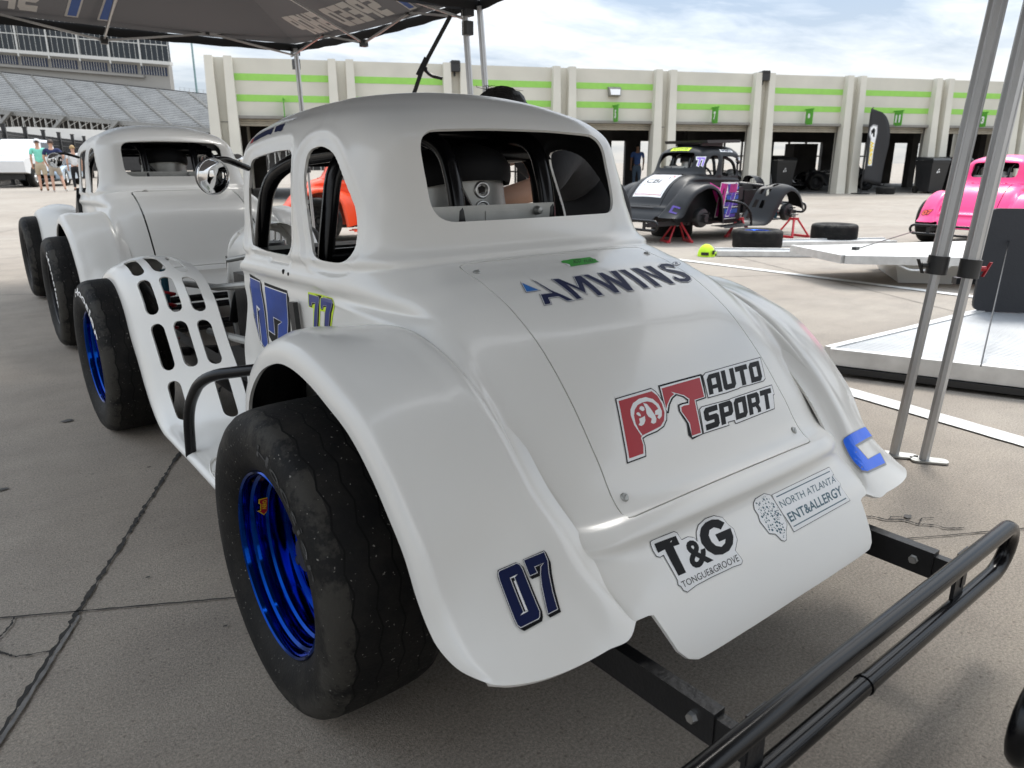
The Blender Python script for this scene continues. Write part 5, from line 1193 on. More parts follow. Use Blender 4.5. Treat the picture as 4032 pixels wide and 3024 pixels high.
# local frame: x along the wall, -y outwards, z up
H = 3.61; X0, X1 = -18.98, 14.6
cen = [-18.62, -15.53, -12.42, -9.24, -6.06, -2.75, .53, 3.90, 7.20, 10.5, 13.8]
mids = [(a+c)/2 for a, c in zip(cen[:-1], cen[1:])]
b = MB()
for a, c in zip(cen[:-1], cen[1:]): b.box(((a+c)/2, .10, (H+2.13)/2), (c-a, .20, H-2.13))
for c in cen: b.box((c, .10, 1.065), (.62, .20, 2.13))
b.box((-18.78, .10, (H+2.13)/2), (.32, .20, H-2.13)); b.obj('front_wall', MAT['gwall'], g)
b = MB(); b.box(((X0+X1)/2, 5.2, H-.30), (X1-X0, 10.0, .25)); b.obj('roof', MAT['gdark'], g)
for x in (X0+.1, X1-.1):
    b = MB(); b.box((x, 5.2, H/2), (.2, 10.0, H)); b.obj('side_wall', MAT['gwall'], g)
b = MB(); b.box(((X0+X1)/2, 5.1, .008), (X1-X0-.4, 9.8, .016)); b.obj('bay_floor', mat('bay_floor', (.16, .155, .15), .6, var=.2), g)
b = MB()
for i, c in enumerate(cen): b.box((c, 10.0, 1.6), (.7, .2, 3.2)); b.box((c+.02, 5.0, 2.9), (.2, 9.6, .5)); b.box((c, 4.6, 1.3), (.30, .30, 2.6))
for a, c in zip(cen[:-1], cen[1:]): b.box(((a+c)/2, 10.0, 2.55), (c-a-.7, .2, 1.3))
b.box(((X0+X1)/2, 6.5, 2.35), (X1-X0, .3, .3))
for i in (1, 2, 4, 7): b.box((mids[i]-.6, 8.8, .9), (1.2, .7, 1.8))
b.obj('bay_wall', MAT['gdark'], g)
b = MB()
for i, m_ in enumerate(mids):
    if i in (1, 3, 6, 7, 8):
        for q in (-.45, .45): b.box((m_+q, 10.0, .95), (.07, .08, 1.9))
        for z in (.62, 1.28): b.box((m_, 10.01, z), (2.5, .06, .06))
b.obj('rear_door_grid', MAT['gtrim'], g)
for m_, a, c in zip(mids, cen[:-1], cen[1:]):
    w = c-a-.62
    for z in (3.145, 2.625):
        b = MB(); b.box((m_, -.003, z), (w, .006, .17)); b.obj('stripe', MAT['green'], g)
    b = MB(); b.box((m_, .0, 2.145), (w+.02, .26, .07)); b.box((m_-w/2-.02, .10, 1.05), (.05, .12, 2.1)); b.box((m_+w/2+.02, .10, 1.05), (.05, .12, 2.1)); f = b.obj('door_frame', MAT['gtrim'], g)
    b = MB()
    for k in range(3): b.tube([(m_-w/2, .15, 2.085-.062*k), (m_+w/2, .15, 2.085-.062*k)], .036, 8)
    b.obj('rolled_door', MAT['shutter'], f, angle=40)
for i, c in enumerate(cen):
    for s in (-1, 1):
        x = c+s*.235; b = MB()
        t, w = .10, .16
        b.hexa([(x-w, -.34, 0), (x+w, -.34, 0), (x+w, -.002, 0), (x-w, -.002, 0), (x-t, -.20, H+.02), (x+t, -.20, H+.02), (x+t, -.002, H+.02), (x-t, -.002, H+.02)])
        b.obj('pillar', MAT['gpil'], g)
    if i % 1 == 0:
        b = MB(); b.box((c, -.006, 2.02), (.26, .012, .02)); b.obj('panel_seam', MAT['gtrim'], g)
for i, m_ in enumerate(mids):
    num = {1: '1', 2: '3', 3: '5', 4: '7', 5: '9', 6: '11', 7: '13', 8: '15'}.get(i)
    r = empty('bay_sign', tuple(GB+GD*m_), math.atan2(GD.y, GD.x), 'small green hanging bay sign %s on the garage wall' % (('numbered '+num) if num else ('at the left end' if i == 0 else 'at the far right end')), 'sign', 'numbered bay signs')
    b = MB(); b.box((0, -.235, 2.36), (.02, .36, .44)); b.box((0, -.23, 2.60), (.03, .44, .035)); b.obj('sign_plate', MAT['signg'], r)
    if num:
        q = [(-110 if len(num) > 1 else -60, 120), (110 if len(num) > 1 else 60, 120), (110 if len(num) > 1 else 60, -120), (-110 if len(num) > 1 else -60, -120)]
        decal('numeral', [('t', num, 'whitev', 0, .06, q)], (-.0115, -.235, 2.36), (0, -1, 0), (0, 0, 1), r, None, None, .002)
for k, (s, lab) in enumerate(((-12.42, 'black floodlight on the roof edge above the canopy strap'), (-2.75, 'black floodlight on the roof edge above the black car'), (7.2, 'black floodlight on the roof edge behind the right canopy legs'))):
    r = empty('floodlight', tuple(GB+GD*s+GN*.10+Vector((0, 0, 3.38))), math.atan2(GD.y, GD.x), lab, 'light', 'roof floodlights')
    b = MB(); b.box((0, 0, .16), (.26, .24, .26)); b.box((0, -.08, .28), (.22, .12, .06)); b.obj('housing', MAT['blackp'], r)
    b = MB(); b.box((0, .10, .02), (.05, .05, .2)); b.obj('bracket', MAT['steelblk'], r)
r = empty('wall_light', tuple(GB+GD*-7.65+Vector((0, 0, 2.86))), math.atan2(GD.y, GD.x), 'boxy wall light with a glass front between the green stripes', 'light')
b = MB(); b.hexa([(-.17, -.16, .02), (.17, -.16, .02), (.17, -.004, .0), (-.17, -.004, .0), (-.20, -.10, .24), (.20, -.10, .24), (.20, -.004, .27), (-.20, -.004, .27)]); b.obj('housing', MAT['gtrim'], r)
b = MB(); b.hexa([(-.14, -.175, .04), (.14, -.175, .04), (.14, -.15, .04), (-.14, -.15, .04), (-.16, -.13, .20), (.16, -.13, .20), (.16, -.10, .20), (-.16, -.10, .20)]); b.obj('lens', MAT['whitev'], r)

# ================================================================== GRANDSTAND, PRESS BOX
MAT['seat'] = mat('grandstand_seats', (.50, .50, .49), .6, var=.15, scale=.5)
MAT['stand'] = mat('grandstand_concrete', (.30, .29, .27), .8, var=.1, scale=.2)
MAT['steel'] = mat('grandstand_steel', (.25, .25, .24), .6, var=.2)
MAT['dglass'] = mat('dark_glass', (.010, .014, .018), .12)
MAT['nglass'] = mat('navy_glass', (.012, .022, .06), .15)
MAT['mull'] = mat('white_mullion', (.55, .54, .51), .6)
A0 = Vector((11.73, 125.14, 0)); A1 = Vector((33.57, 106.6, 0)); SD = (A1-A0).normalized(); SB = Vector((.40, .917, 0)); SB = (SB-SD*SB.dot(SD)).normalized()
if SB.y < 0: SB = -SB
gr = empty('grandstand', tuple(A0), math.atan2(SD.y, SD.x), 'huge grey empty grandstand with long rows of seats behind the fence', 'grandstand')
# local: x along the rows, y back, z up; bottom edge falls from 7.2 m to 5.2 m along the visible length
def zb(x): return 7.6-.085*x
def zt(x): return zb(x)+5.2+max(0, 0)*x
XL, XR, RW = -25.0, 46.0, 22; DY = .50
MAT['tread'] = mat('grandstand_tread', (.17, .17, .17), .8, var=.3, scale=1)
b = MB(); sB = MB()
rail = MB(); sup = MB()
def rowz(x, r): return zb(x)+(5.55-.018*x)*r/RW
xs = np.linspace(XL, XR, 37)
V = []; F = []
for r in range(RW):
    for x in xs: V += [(x, r*DY, rowz(x, r)), (x, r*DY, rowz(x, r+.62)), (x, r*DY+DY*.45, rowz(x, r+.62)), (x, r*DY+DY*.45, rowz(x, r+.5)), (x, (r+1)*DY, rowz(x, r+.5)), (x, (r+1)*DY, rowz(x, r+1))]
n = len(xs)
for r in range(RW):
    for i in range(n-1):
        a = (r*n+i)*6; c = a+6
        for k in range(5): F.append((a+k, c+k, c+k+1, a+k+1))
st = link('seat_rows', V, F, None, gr, False, [MAT['seat'], MAT['tread']], [0 if k == 0 else 1 for _ in range(RW) for i in range(n-1) for k in range(5)]); st['kind'] = 'stuff'
for k in range(13):
    x0 = -16+4.6*k
    a = MB()
    for r in range(0, RW):
        x = x0-9+(RW-r)*.52; z = rowz(x, r)
        a.box((x, r*DY+.1, z+.12), (.34, .36, .18)); a.tube([(x, r*DY, z), (x, r*DY, z+.40)], .03, 4); a.tube([(x, r*DY, z+.40), (x, r*DY+DY, z+.52)], .025, 4)
    a.obj('aisle', MAT['stand'], gr)
b = MB()
for x in np.arange(XL, XR, 1.55):
    z = zb(x); b.tube([(x, -.1, 0), (x+.05, -.1, z-.1)], .06, 4); b.tube([(x, 1.5, 0), (x+.9, -.1, z-.3)], .05, 4); b.tube([(x+.7, 0, 1.0), (x+.1, 0, z-.5)], .04, 4); b.tube([(x, 0, z-1.1), (x+1.5, 0, z-.35)], .04, 4)
b.obj('steel_support', MAT['mull'], gr)
b = MB()
b.add([(XL, -.15, zb(XL)-.32), (XR, -.15, zb(XR)-.32), (XR, -.15, zb(XR)+.30), (XL, -.15, zb(XL)+.30)], [(0, 1, 2, 3)])
for x in np.arange(XL, XR, .8): b.tube([(x, -.2, zb(x)), (x, -.2, zb(x)+.5)], .02, 4)
b.tube([(XL, -.2, zb(XL)+.5), (XR, -.2, zb(XR)+.5)], .03, 4)
for k in range(7):
    x = -15+7.2*k; z = zb(x); b.hexa([(x, -.9, z-2.1), (x+.5, -.9, z-2.1), (x+.5, -.3, z-2.1), (x, -.3, z-2.1), (x+2.2, -.9, z-.1), (x+2.7, -.9, z-.1), (x+2.7, -.3, z-.1), (x+2.2, -.3, z-.1)])
b.obj('walkway', MAT['steel'], gr)
b = MB(); b.add([(XL, 3, 0), (XR, 3, 0), (XR, 3, zb(XR)+.6), (XL, 3, zb(XL)+.6)], [(0, 1, 2, 3)])
b.add([(XL, RW*DY+.1, 0), (XR, RW*DY+.1, 0), (XR, RW*DY+.1, rowz(XR, RW)+.1), (XL, RW*DY+.1, rowz(XL, RW)+.1)], [(0, 1, 2, 3)])
b.obj('back_wall', MAT['gdark'], gr)
b = MB()
for x in np.arange(20, XR, .7): b.tube([(x, RW*DY, rowz(x, RW)), (x, RW*DY, rowz(x, RW)+.55)], .025, 4)
for q in (.28, .55): b.tube([(20, RW*DY, rowz(20, RW)+q), (XR, RW*DY, rowz(XR, RW)+q)], .018, 4)
b.obj('top_railing', MAT['steel'], gr)
# press box over the back of the stand
pb = empty('press_box', tuple(A0), math.atan2(SD.y, SD.x), 'glass fronted press box tower above the grandstand, top left', 'building')
yb = RW*DY+.25
PX = 19.6
def pz(x, z): return z-.075*x
b = MB()
def slab(b, x0, x1, y0, y1, z0, z1): b.hexa([(x0, y0, pz(x0, z0)), (x1, y0, pz(x1, z0)), (x1, y1, pz(x1, z0)), (x0, y1, pz(x0, z0)), (x0, y0, pz(x0, z1)), (x1, y0, pz(x1, z1)), (x1, y1, pz(x1, z1)), (x0, y1, pz(x0, z1))])
slab(b, XL, PX-1.0, yb, yb+1.2, 6, 15.2); slab(b, XL, PX-4.6, yb-.5, yb, 14.1, 14.45)
b.obj('lower_wall', MAT['stand'], pb)
for k in range(9):
    x1 = PX-1.25-4.4*k; b = MB(); slab(b, x1-3.9, x1, yb-.05, yb+.2, 14.55, 15.75); w = b.obj('window_band', MAT['nglass'], pb)
    b = MB()
    for i in range(10): x = x1-3.9+.39*i; slab(b, x, x+.07, yb-.09, yb-.06, 14.55, 15.75)
    b.obj('mullion', MAT['mull'], w)
b = MB(); slab(b, XL, PX-1.0, yb+.02, yb+1.2, 15.2, 16.1); b.obj('upper_wall', MAT['stand'], pb)
b = MB(); slab(b, XL, PX, yb-1.6, yb-.6, 16.0, 16.45); b.obj('overhang', MAT['mull'], pb)
b = MB(); slab(b, XL, PX-.1, yb-1.4, yb-.9, 16.45, 23); gl = b.obj('glass_front', MAT['dglass'], pb)
b = MB()
x = PX-.1
while x > XL: slab(b, x-.05, x, yb-1.43, yb-1.40, 16.45, 23); x -= .80
for z in (18.55, 20.8): slab(b, XL, PX-.1, yb-1.45, yb-1.41, z, z+.12)
b.obj('mullion_grid', MAT['mull'], pb)
b = MB()
for k in range(9): x = PX-4.1-4.45*k; slab(b, x-.20, x, yb-1.62, yb-1.45, 15.6, 23)
b.obj('fin', MAT['mull'], pb)
# tall thin pole right of the press box, fence, white trailer behind it
r = empty('flood_pole', (39.64, 130.9, 0), 0, 'tall thin pale pole rising behind the grandstand, left of the garage', 'pole')
b = MB(); b.tube([(0, 0, 0), (.4, .9, 26)], [.22, .12], 8); b.obj('mast', mat('pale_teal_steel', (.22, .33, .33), .6), r)
b = MB(); b.box((.4, .9, 26), (1.2, .3, .3)); b.obj('lamp_head', MAT['steel'], r)
FP = [Vector((1.7, 36.6, 0)), Vector((9.6, 57.5, 0))]; fd = (FP[1]-FP[0]); FL = fd.length; fd.normalize()
fe = empty('picket_fence', tuple(FP[0]), math.atan2(fd.y, fd.x), 'black steel picket fence behind the pickup and the walking people', 'fence')
FH = 2.45
b = MB()
for k in range(int(FL/.145)): b.box((k*.145, 0, FH/2-.05), (.028, .028, FH-.1))
pk_ = b.obj('picket', mat('fence_black', (.012, .012, .013), .5), fe); pk_['kind'] = 'stuff'
b = MB()
for z in (.25, FH-.55, FH-.25): b.box((FL/2, 0, z), (FL, .04, .05))
b.obj('rail', MAT['steelblk'], fe)
for k in range(7):
    b = MB(); b.box((.6+3.35*k, -.02, FH/2+.08), (.16, .16, FH+.16)); b.box((.6+3.35*k, -.02, FH+.18), (.2, .2, .06)); b.obj('post', MAT['steelblk'], fe)
b = MB(); b.box((2.15, .06, 1.62), (.85, .02, .42)); b.obj('yellow_notice', MAT['gold'], fe)
wt = empty('white_trailer', (9.5, 58, 0), math.atan2(fd.y, fd.x)-.75, 'long white trailer roof showing behind the picket fence', 'trailer')
b = MB(); b.box((1.5, 0, 2.62), (13, 2.5, .95)); b.obj('trailer_box', MAT['white2'], wt)
b = MB(); b.box((1.5, 0, 1.3), (12.6, 2.3, 1.7)); b.obj('trailer_side', MAT['steelblk'], wt)
for x in (-3.2, 4.6):
    b = MB(); b.lathe([(0, -1.2), (.5, -1.2), (.5, -.9), (0, -.9)], 20, 'Y', (x, 0, .5)); b.lathe([(0, .9), (.5, .9), (.5, 1.2), (0, 1.2)], 20, 'Y', (x, 0, .5)); b.obj('wheels', MAT['rubber'], wt)
# ================================================================== THE OTHER RACE CARS
MAT['pink'] = mat('hot_pink_paint', (.88, .028, .20), .35, coat=.2, var=.03)
MAT['orange'] = mat('orange_paint', (.90, .085, .02), .35, coat=.2, var=.03)
MAT['matblk'] = mat('satin_black_wrap', (.010, .0105, .012), .45, var=.1, spec=.3)
MAT['silver'] = mat('silver_paint', (.42, .43, .44), .35, metal=.3)
MAT['magenta'] = mat('magenta_vinyl', (.42, .012, .19), .4, var=.5, scale=7)
MAT['purple'] = mat('purple_vinyl', (.075, .035, .30), .4, var=.4, scale=9)
MAT['elec'] = mat('electric_blue_vinyl', (.012, .07, .36), .4, var=.4, scale=9)
MAT['lilac'] = mat('lilac_vinyl', (.32, .20, .75), .4)
MAT['hipink'] = mat('bright_pink_vinyl', (.85, .05, .40), .4)
MAT['rimblk'] = mat('black_rim', (.02, .02, .022), .3, metal=.6)
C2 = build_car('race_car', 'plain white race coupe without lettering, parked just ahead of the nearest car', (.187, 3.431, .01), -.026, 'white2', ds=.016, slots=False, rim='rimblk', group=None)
C2['root'].scale = (1.038,)*3
C2['w0'].rotation_euler.x = 0
tyre_text(C2['w0'], 'Hoosier', -30, -100, .244, .026, 'whitev')
b = MB(); b.hexa([(-.40, .95, .40), (-.30, .95, .40), (-.30, 1.15, .60), (-.42, 1.0, .62), (-.41, .93, .72), (-.36, .93, .74), (-.34, .98, .78), (-.40, .95, .78)]); b.obj('side_mesh', MAT['blackp'], C2['body'])
C3 = build_car('race_car', 'orange race coupe seen through the side windows of the nearest car', (3.15, 8.16, 0), -1.991, 'orange', ds=.03, slots=False, rim='rimblk')
decal('number_sticker', [('t', '40', 'black', 0, .06, [(-60, 40), (60, 40), (60, -40), (-60, -40)]), ('p', 'grey', 0, [(-60, 50), (60, 50), (60, 58), (-60, 58)])], (.52, -.43, .40), (0, .6, .8), (1, 0, 0), C3['rfr'], C3['rfbr'], .03, .003)
C4 = build_car('race_car', 'black and purple race coupe number 87 standing on red jack stands without its wheels', (6.749, 5.323, .013), -1.603, 'matblk', ds=.022, slots=True, wheels=(0, 0, 0, 0))
C4['root'].scale = (1.047,)*3
bvh = C4['bvh']
SX, SU, SV = (.42, 0, 0), (0, 1, 0), (0, 0, 1)
bars = [('p', m, 1, [(x0, z0), (x1, z0+6), (x1+4, z0+h), (x0-8, z0+h)]) for m, x0, x1, z0, h in (('elec', 640, 900, 300, 60), ('whitev', 610, 910, 372, 12), ('purple', 600, 900, 392, 52), ('whitev', 640, 905, 450, 10), ('elec', 660, 905, 470, 56), ('lilac', 650, 900, 535, 12), ('whitev', 620, 905, 556, 16), ('elec', 690, 905, 588, 40), ('purple', 560, 860, 250, 44), ('whitev', 600, 880, 232, 10), ('lilac', 690, 900, 640, 14))]
def seven(x, z, w, h, s): return [(x, z+h), (x+w+s, z+h), (x+w+s*.9, z+h*.80), (x+w*.52, z), (x+w*.08, z), (x+w*.55+s*.7, z+h*.76), (x+w*.34+s*.6, z+h*.76), (x+w*.30+s*.5, z+h*.66), (x+s*.5, z+h*.66)]
def eight(x, z, w, h, s): return [(x, z), (x+w, z), (x+w+s, z+h), (x+s, z+h)]
ng = [('p', 'hipink', 0, [(300, 690), (560, 600), (600, 470), (470, 440)]), ('p', 'lilac', 1, [(400, 610), (560, 575), (570, 540), (460, 545)])]
ng += [('p', 'whitev', 2, eight(438, 262, 152, 428, 88)), ('p', 'magenta', 3, eight(450, 272, 130, 406, 84)), ('p', 'matblk', 4, eight(520, 352, 22, 80, 17)), ('p', 'matblk', 4, eight(560, 530, 22, 80, 17))]
ng += [('p', 'whitev', 2, [(x-0, z) for x, z in seven(640, 262, 180, 428, 60)]), ('p', 'purple', 3, seven(655, 274, 150, 402, 60)), ('p', 'magenta', 4, [(700, 560), (860, 560), (866, 664), (720, 664)])]
decal('number_sticker', bars+ng, SX, SU, SV, C4['body'], bvh, .05, .003, step=.0012)
cb = [('p', 'whitev', 0, [(-232, -470), (232, -470), (228, -20), (-228, -20)])]
cb += [('p', 'red', 1, [(-215, -440), (215, -440), (213, -432), (-213, -432)]), ('p', 'red', 1, [(-213, -60), (213, -60), (213, -52), (-213, -52)]), ('p', 'grey', 1, [(205, -430), (213, -430), (211, -60), (203, -60)]), ('p', 'grey', 1, [(-213, -430), (-205, -430), (-203, -60), (-211, -60)])]
cb += [('t', 'CBI', 'joiner', 1, .025, [(-170, -165), (60, -165), (60, -255), (-170, -255)]), ('t', 'BUSINESS', 'grey', 1, .02, [(-165, -275), (55, -275), (55, -290), (-165, -290)]), ('p', 'red', 1, [(150, -75), (190, -75), (185, -110), (160, -115)]), ('p', 'navy', 1, [(120, -110), (150, -110), (145, -150), (118, -150)])]
decal('panel_sticker', cb, (0, .02, .775), (1, 0, 0), (0, .81, .586), C4['lid'], bvh, .03, .003, step=.0012)
decal('letter_sticker', [('p', 'purple', 0, [(-45, 50), (45, 50), (45, 28), (-18, 28), (-18, -28), (45, -28), (45, -50), (-45, -50)])], (.52, -.46, .40), (1, -.1, 0), (0, .5, .86), C4['rfr'], C4['rfbr'], .02, .004)
decal('number_sticker', [('t', '77', 'whitev', 0, .12, [(-62, 62), (62, 62), (62, -62), (-62, -62)]), ('t', '77', 'lilac', 1, .03, [(-50, 52), (50, 52), (50, -52), (-50, -52)])], (.372, .17, .93), (.62, .78, 0), (0, 0, 1), C4['body'], bvh, .02, .004, step=.001)
decal('roof_sticker', [('p', 'yel', 0, [(-150, -32), (150, -32), (150, 32), (-150, 32)]), ('t', 'RACING', 'black', 1, .02, [(-110, 16), (110, 16), (110, -14), (-110, -14)])], (.0, .20, 1.085), (1, 0, 0), (0, .6, .8), C4['body'], bvh, .03, .004, step=.001)
decal('roof_sticker', [('p', 'whitev', 0, [(-130, -18), (130, -18), (120, 22), (-120, 22)]), ('t', 'SPEED', 'navy', 1, .02, [(-100, 14), (100, 14), (100, -10), (-100, -10)])], (.33, .66, 1.055), (0, 1, 0), (-.6, 0, .8), C4['body'], bvh, .03, .004, step=.001)
k = MB(); k.hexa([(-.34, .30, 1.150), (.34, .30, 1.150), (.34, .92, 1.165), (-.34, .92, 1.165), (-.34, .28, 1.185), (.34, .28, 1.185), (.34, .94, 1.20), (-.34, .94, 1.20)]); k.box((-.2, .55, 1.14), (.03, .4, .04)); k.box((.2, .55, 1.14), (.03, .4, .04))
k.obj('roof_panel', MAT['blackp'], C4['root'])
C5 = build_car('race_car', 'bright pink race coupe number 07 behind the right canopy legs', (9.176, 2.406, 0), -1.571, 'pink', ds=.022, slots=False, rim='rimblk')
C5['root'].scale = (.94,)*3
decal('number_sticker', [('t', '07', 'black', 0, .09, [(-78, 46), (78, 46), (78, -46), (-78, -46)]), ('t', '07', 'redor', 1, .03, [(-68, 38), (68, 38), (68, -38), (-68, -38)])] if 0 else [('t', '07', 'black', 0, .09, [(-78, 46), (78, 46), (78, -46), (-78, -46)]), ('t', '07', 'orange', 1, .03, [(-68, 38), (68, 38), (68, -38), (-68, -38)])], (-.51, -.45, .42), (1, -.1, 0), (0, .5, .86), C5['rfl'], C5['rfbl'], .02, .004, step=.001)
def bay(s, back): p = GB+GD*s-GN*back; return (p.x, p.y, .016)
C6 = build_car('race_car', 'silver race coupe parked inside garage bay 9', bay(-.6, 2.2), -.433-PI/2+PI, 'silver', ds=.04, slots=True, rim='rimblk', mirrors=False)
C7 = build_car('race_car', 'black race coupe parked inside garage bay 11', bay(3.0, 2.4), -.433+PI/2-.15, 'matblk', ds=.04, slots=False, rim='rimblk', mirrors=False)
decal('number_sticker', [('t', '57', 'whitev', 0, .05, [(-90, 110), (90, 110), (90, -110), (-90, -110)])], (-.41, .62, .56), (0, -1, 0), (0, 0, 1), C7['body'], C7['bvh'], .05, .004)

# loose tyres
def loose_tyre(loc, label, rim):
    r = empty('tyre', loc, rnd.uniform(0, 3), label, 'tyre', 'loose tyres lying on the concrete')
    w = wheel(r, (0, 0, .1135), 1, rim, 48, name='rubber_tyre'); w.rotation_euler = (0, -PI/2, 0)
    return r
loose_tyre((6.72, 3.90, 0), 'loose tyre with a blue rim lying flat in front of the black car', 'blue_rim')
loose_tyre((8.22, 3.76, 0), 'loose tyre lying flat between the blue rimmed tyre and the pink car', 'rimblk')
loose_tyre(tuple(GB+GD*1.55+GN*.9), 'far loose tyre lying flat under the feather flag by the garage', 'rimblk')
r = empty('tyre', (7.25, 5.62, 0), 0, 'loose tyre lying flat under the tail of the black car', 'tyre', 'loose tyres lying on the concrete')
w = wheel(r, (0, 0, .1135), 1, 'rimblk', 48, name='rubber_tyre'); w.rotation_euler = (0, -PI/2, 0)
# jack stands
MAT['jred'] = mat('jack_stand_red', (.50, .02, .03), .4, var=.1)
def jack(loc, label, h=.30):
    r = empty('jack_stand', loc, rnd.uniform(0, 1.5), label, 'jack stand', 'red jack stands under the black car')
    b = MB(); k = .15; t = .035
    for sx in (-1, 1):
        for sy in (-1, 1): b.tube([(sx*k, sy*k, .012), (sx*t, sy*t, h-.06)], .013, 6)
    for sx in (-1, 1): b.hexa([(-k, sx*k-.02, .0), (k, sx*k-.02, .0), (k, sx*k+.02, .0), (-k, sx*k+.02, 0), (-k, sx*k-.02, .03), (k, sx*k-.02, .03), (k, sx*k+.02, .03), (-k, sx*k+.02, .03)])
    b.box((0, 0, h-.055), (.09, .09, .03)); b.obj('stand_frame', MAT['jred'], r)
    b = MB(); b.tube([(0, 0, h-.10), (0, 0, h)], .018, 8); b.box((0, 0, h+.005), (.10, .04, .016)); b.obj('saddle', MAT['alud'], r)
jack((8.35, 4.42, 0), 'red jack stand holding up the front of the black car, nearest the loose tyres')
jack((7.80, 4.90, 0), 'red jack stand under the middle of the black car, behind the blue rimmed tyre')
jack((6.60, 5.00, 0), 'red jack stand under the near corner of the black car tail')
jack((6.35, 5.75, 0), 'red jack stand under the far corner of the black car tail')
# lime cap
cp = empty('cap', (5.65, 3.82, 0), .5, 'lime yellow cap with a black strap lying on the concrete', 'cap')
V = []; F = []; NA = 20
for i in range(7):
    for j_ in range(NA):
        a = 2*PI*j_/NA; e = i/6*PI/2; V.append((.105*math.cos(e)*math.cos(a), .095*math.cos(e)*math.sin(a), .13*math.sin(e)))
F = [(i*NA+j_, i*NA+(j_+1) % NA, (i+1)*NA+(j_+1) % NA, (i+1)*NA+j_) for i in range(6) for j_ in range(NA)]
MAT['lime'] = mat('fluor_lime_cloth', (.55, .85, .03), .8, var=.1, bump=.2, bscale=40)
link('crown', V, F, MAT['lime'], cp, True)
b = MB(); b.prism([(.09*math.cos(t)*1.0+.05*0, .095*math.sin(t)) for t in np.linspace(-1.1, 1.1, 10)]+[(.20*math.cos(t), .12*math.sin(t)) for t in np.linspace(.9, -.9, 10)], .005, lambda x, y, z: (x, y, .01+z+.02*(1-(y/.12)**2))); b.obj('brim', MAT['lime'], cp)
b = MB(); b.box((-.103, 0, .035), (.012, .08, .03)); b.box((-.06, -.085, .05), (.05, .02, .04)); b.obj('strap', MAT['blackp'], cp)

# feather flag
fl = empty('feather_flag', tuple(GB+GD*1.0+GN*.75), -.433, 'black feather flag with yellow and white lettering beside a garage pillar', 'flag')
xs_ = [(0, 2.62), (.25, 2.58), (.50, 2.46), (.68, 2.22), (.78, 1.9), (.80, 1.5), (.74, 1.0), (.70, .62), (.68, .34)]
V = []; F = []
for i, (w_, z_) in enumerate(xs_):
    for q in range(6):
        x = w_*q/5; V.append((x-.2, -.03*math.sin(5*x+z_*2), z_ if i == 0 or q == 5 else z_+(2.62-z_)*0*(1-q/5)))
rows = 20; V = []; F = []
for i in range(rows+1):
    z_ = .42+(2.62-.42)*i/rows; wd = float(np.interp(z_, [.42, .62, 1.0, 1.5, 1.9, 2.22, 2.46, 2.58, 2.62], [.74, .74, .76, .80, .78, .68, .50, .25, .02]))
    for q in range(7): x = wd*q/6; V.append((x-.25, -.03*math.sin(5*x+z_*2), z_-.16*q/6*(1 if i == 0 else max(0, 1-i/4))))
F = [(i*7+q, i*7+q+1, (i+1)*7+q+1, (i+1)*7+q) for i in range(rows) for q in range(6)]
o = link('flag_cloth', V, F, mat('flag_black', (.018, .018, .02), .7, bump=.3, bscale=6), fl, True); m = o.modifiers.new('t', 'SOLIDIFY'); m.thickness = .004
b = MB(); b.tube([(-.27, 0, .0), (-.27, 0, 2.5), (-.20, 0, 2.66)], .016, 6); b.box((-.27, 0, .02), (.4, .4, .03)); b.obj('flag_pole', MAT['steelblk'], fl)
its = [('p', 'grey', 0, [(880, 270), (1500, 300), (1880, 330), (2120, 300), (2150, 140), (2060, 40), (1850, 20), (1700, 110), (880, 90)]), ('p', 'whitev', 1, [(900, 255), (1500, 282), (1860, 300), (2080, 275), (2110, 150), (2040, 65), (1870, 60), (1720, 140), (900, 110)]),
       ('t', 'WINCO', 'gold', 2, .05, [(1640, 120), (920, 105), (920, 235), (1640, 270)]), ('p', 'black', 2, [(1760, 250), (1980, 240), (2040, 180), (1960, 100), (1840, 120), (1900, 170), (1780, 190)])]
decal('flag_print', [(i[0], i[1], i[2], i[3]) if i[0] == 'p' else i for i in its], (-.25, -.05, 0), (0, 0, 1), (1, 0, 0), fl, mk_bvh(np.array(V), F), .15, -.009, step=-.002)
# wheelie bins
def bin_(loc, rz, label):
    r = empty('waste_bin', loc, rz, label, 'waste bin', 'black wheeled waste bins')
    b = MB(); b.hexa([(-.26, -.28, .06), (.26, -.28, .06), (.26, .28, .06), (-.26, .28, .06), (-.34, -.38, 1.05), (.34, -.38, 1.05), (.34, .38, 1.05), (-.34, .38, 1.05)]); b.box((0, -.385, 1.0), (.66, .02, .06)); b.obj('bin_body', MAT['blackp'], r)
    b = MB(); b.hexa([(-.36, -.42, 1.055), (.36, -.42, 1.055), (.36, .40, 1.055), (-.36, .40, 1.055), (-.33, -.36, 1.12), (.33, -.36, 1.12), (.30, .40, 1.17), (-.30, .40, 1.17)]); b.tube([(-.3, .45, 1.08), (.3, .45, 1.08)], .02, 8); b.obj('lid', MAT['blackp'], r)
    for s_ in (-1, 1): b = MB(); b.lathe([(0, -.03), (.12, -.03), (.12, .03), (0, .03)], 16, 'X', (s_*.28, .28, .12)); b.obj('bin_wheel', MAT['rubber'], r)
    decal('recycling_mark', [('p', 'whitev', 0, [(-60, -50), (-20, -70), (10, -20), (-30, 10)]), ('p', 'whitev', 0, [(20, -60), (70, -40), (50, 10), (25, -10)]), ('p', 'whitev', 0, [(-20, 30), (20, 80), (50, 40), (10, 20)])], (-.05, -.345, .72), (1, 0, 0), (0, -.1, 1), r, None, None, .006)
bin_((25.75, 9.95, 0), -.433, 'black wheeled waste bin with a white mark by the bay 11 pillar'); bin_((26.5, 9.55, 0), -.45, 'second black wheeled waste bin, half hidden by the canopy leg')
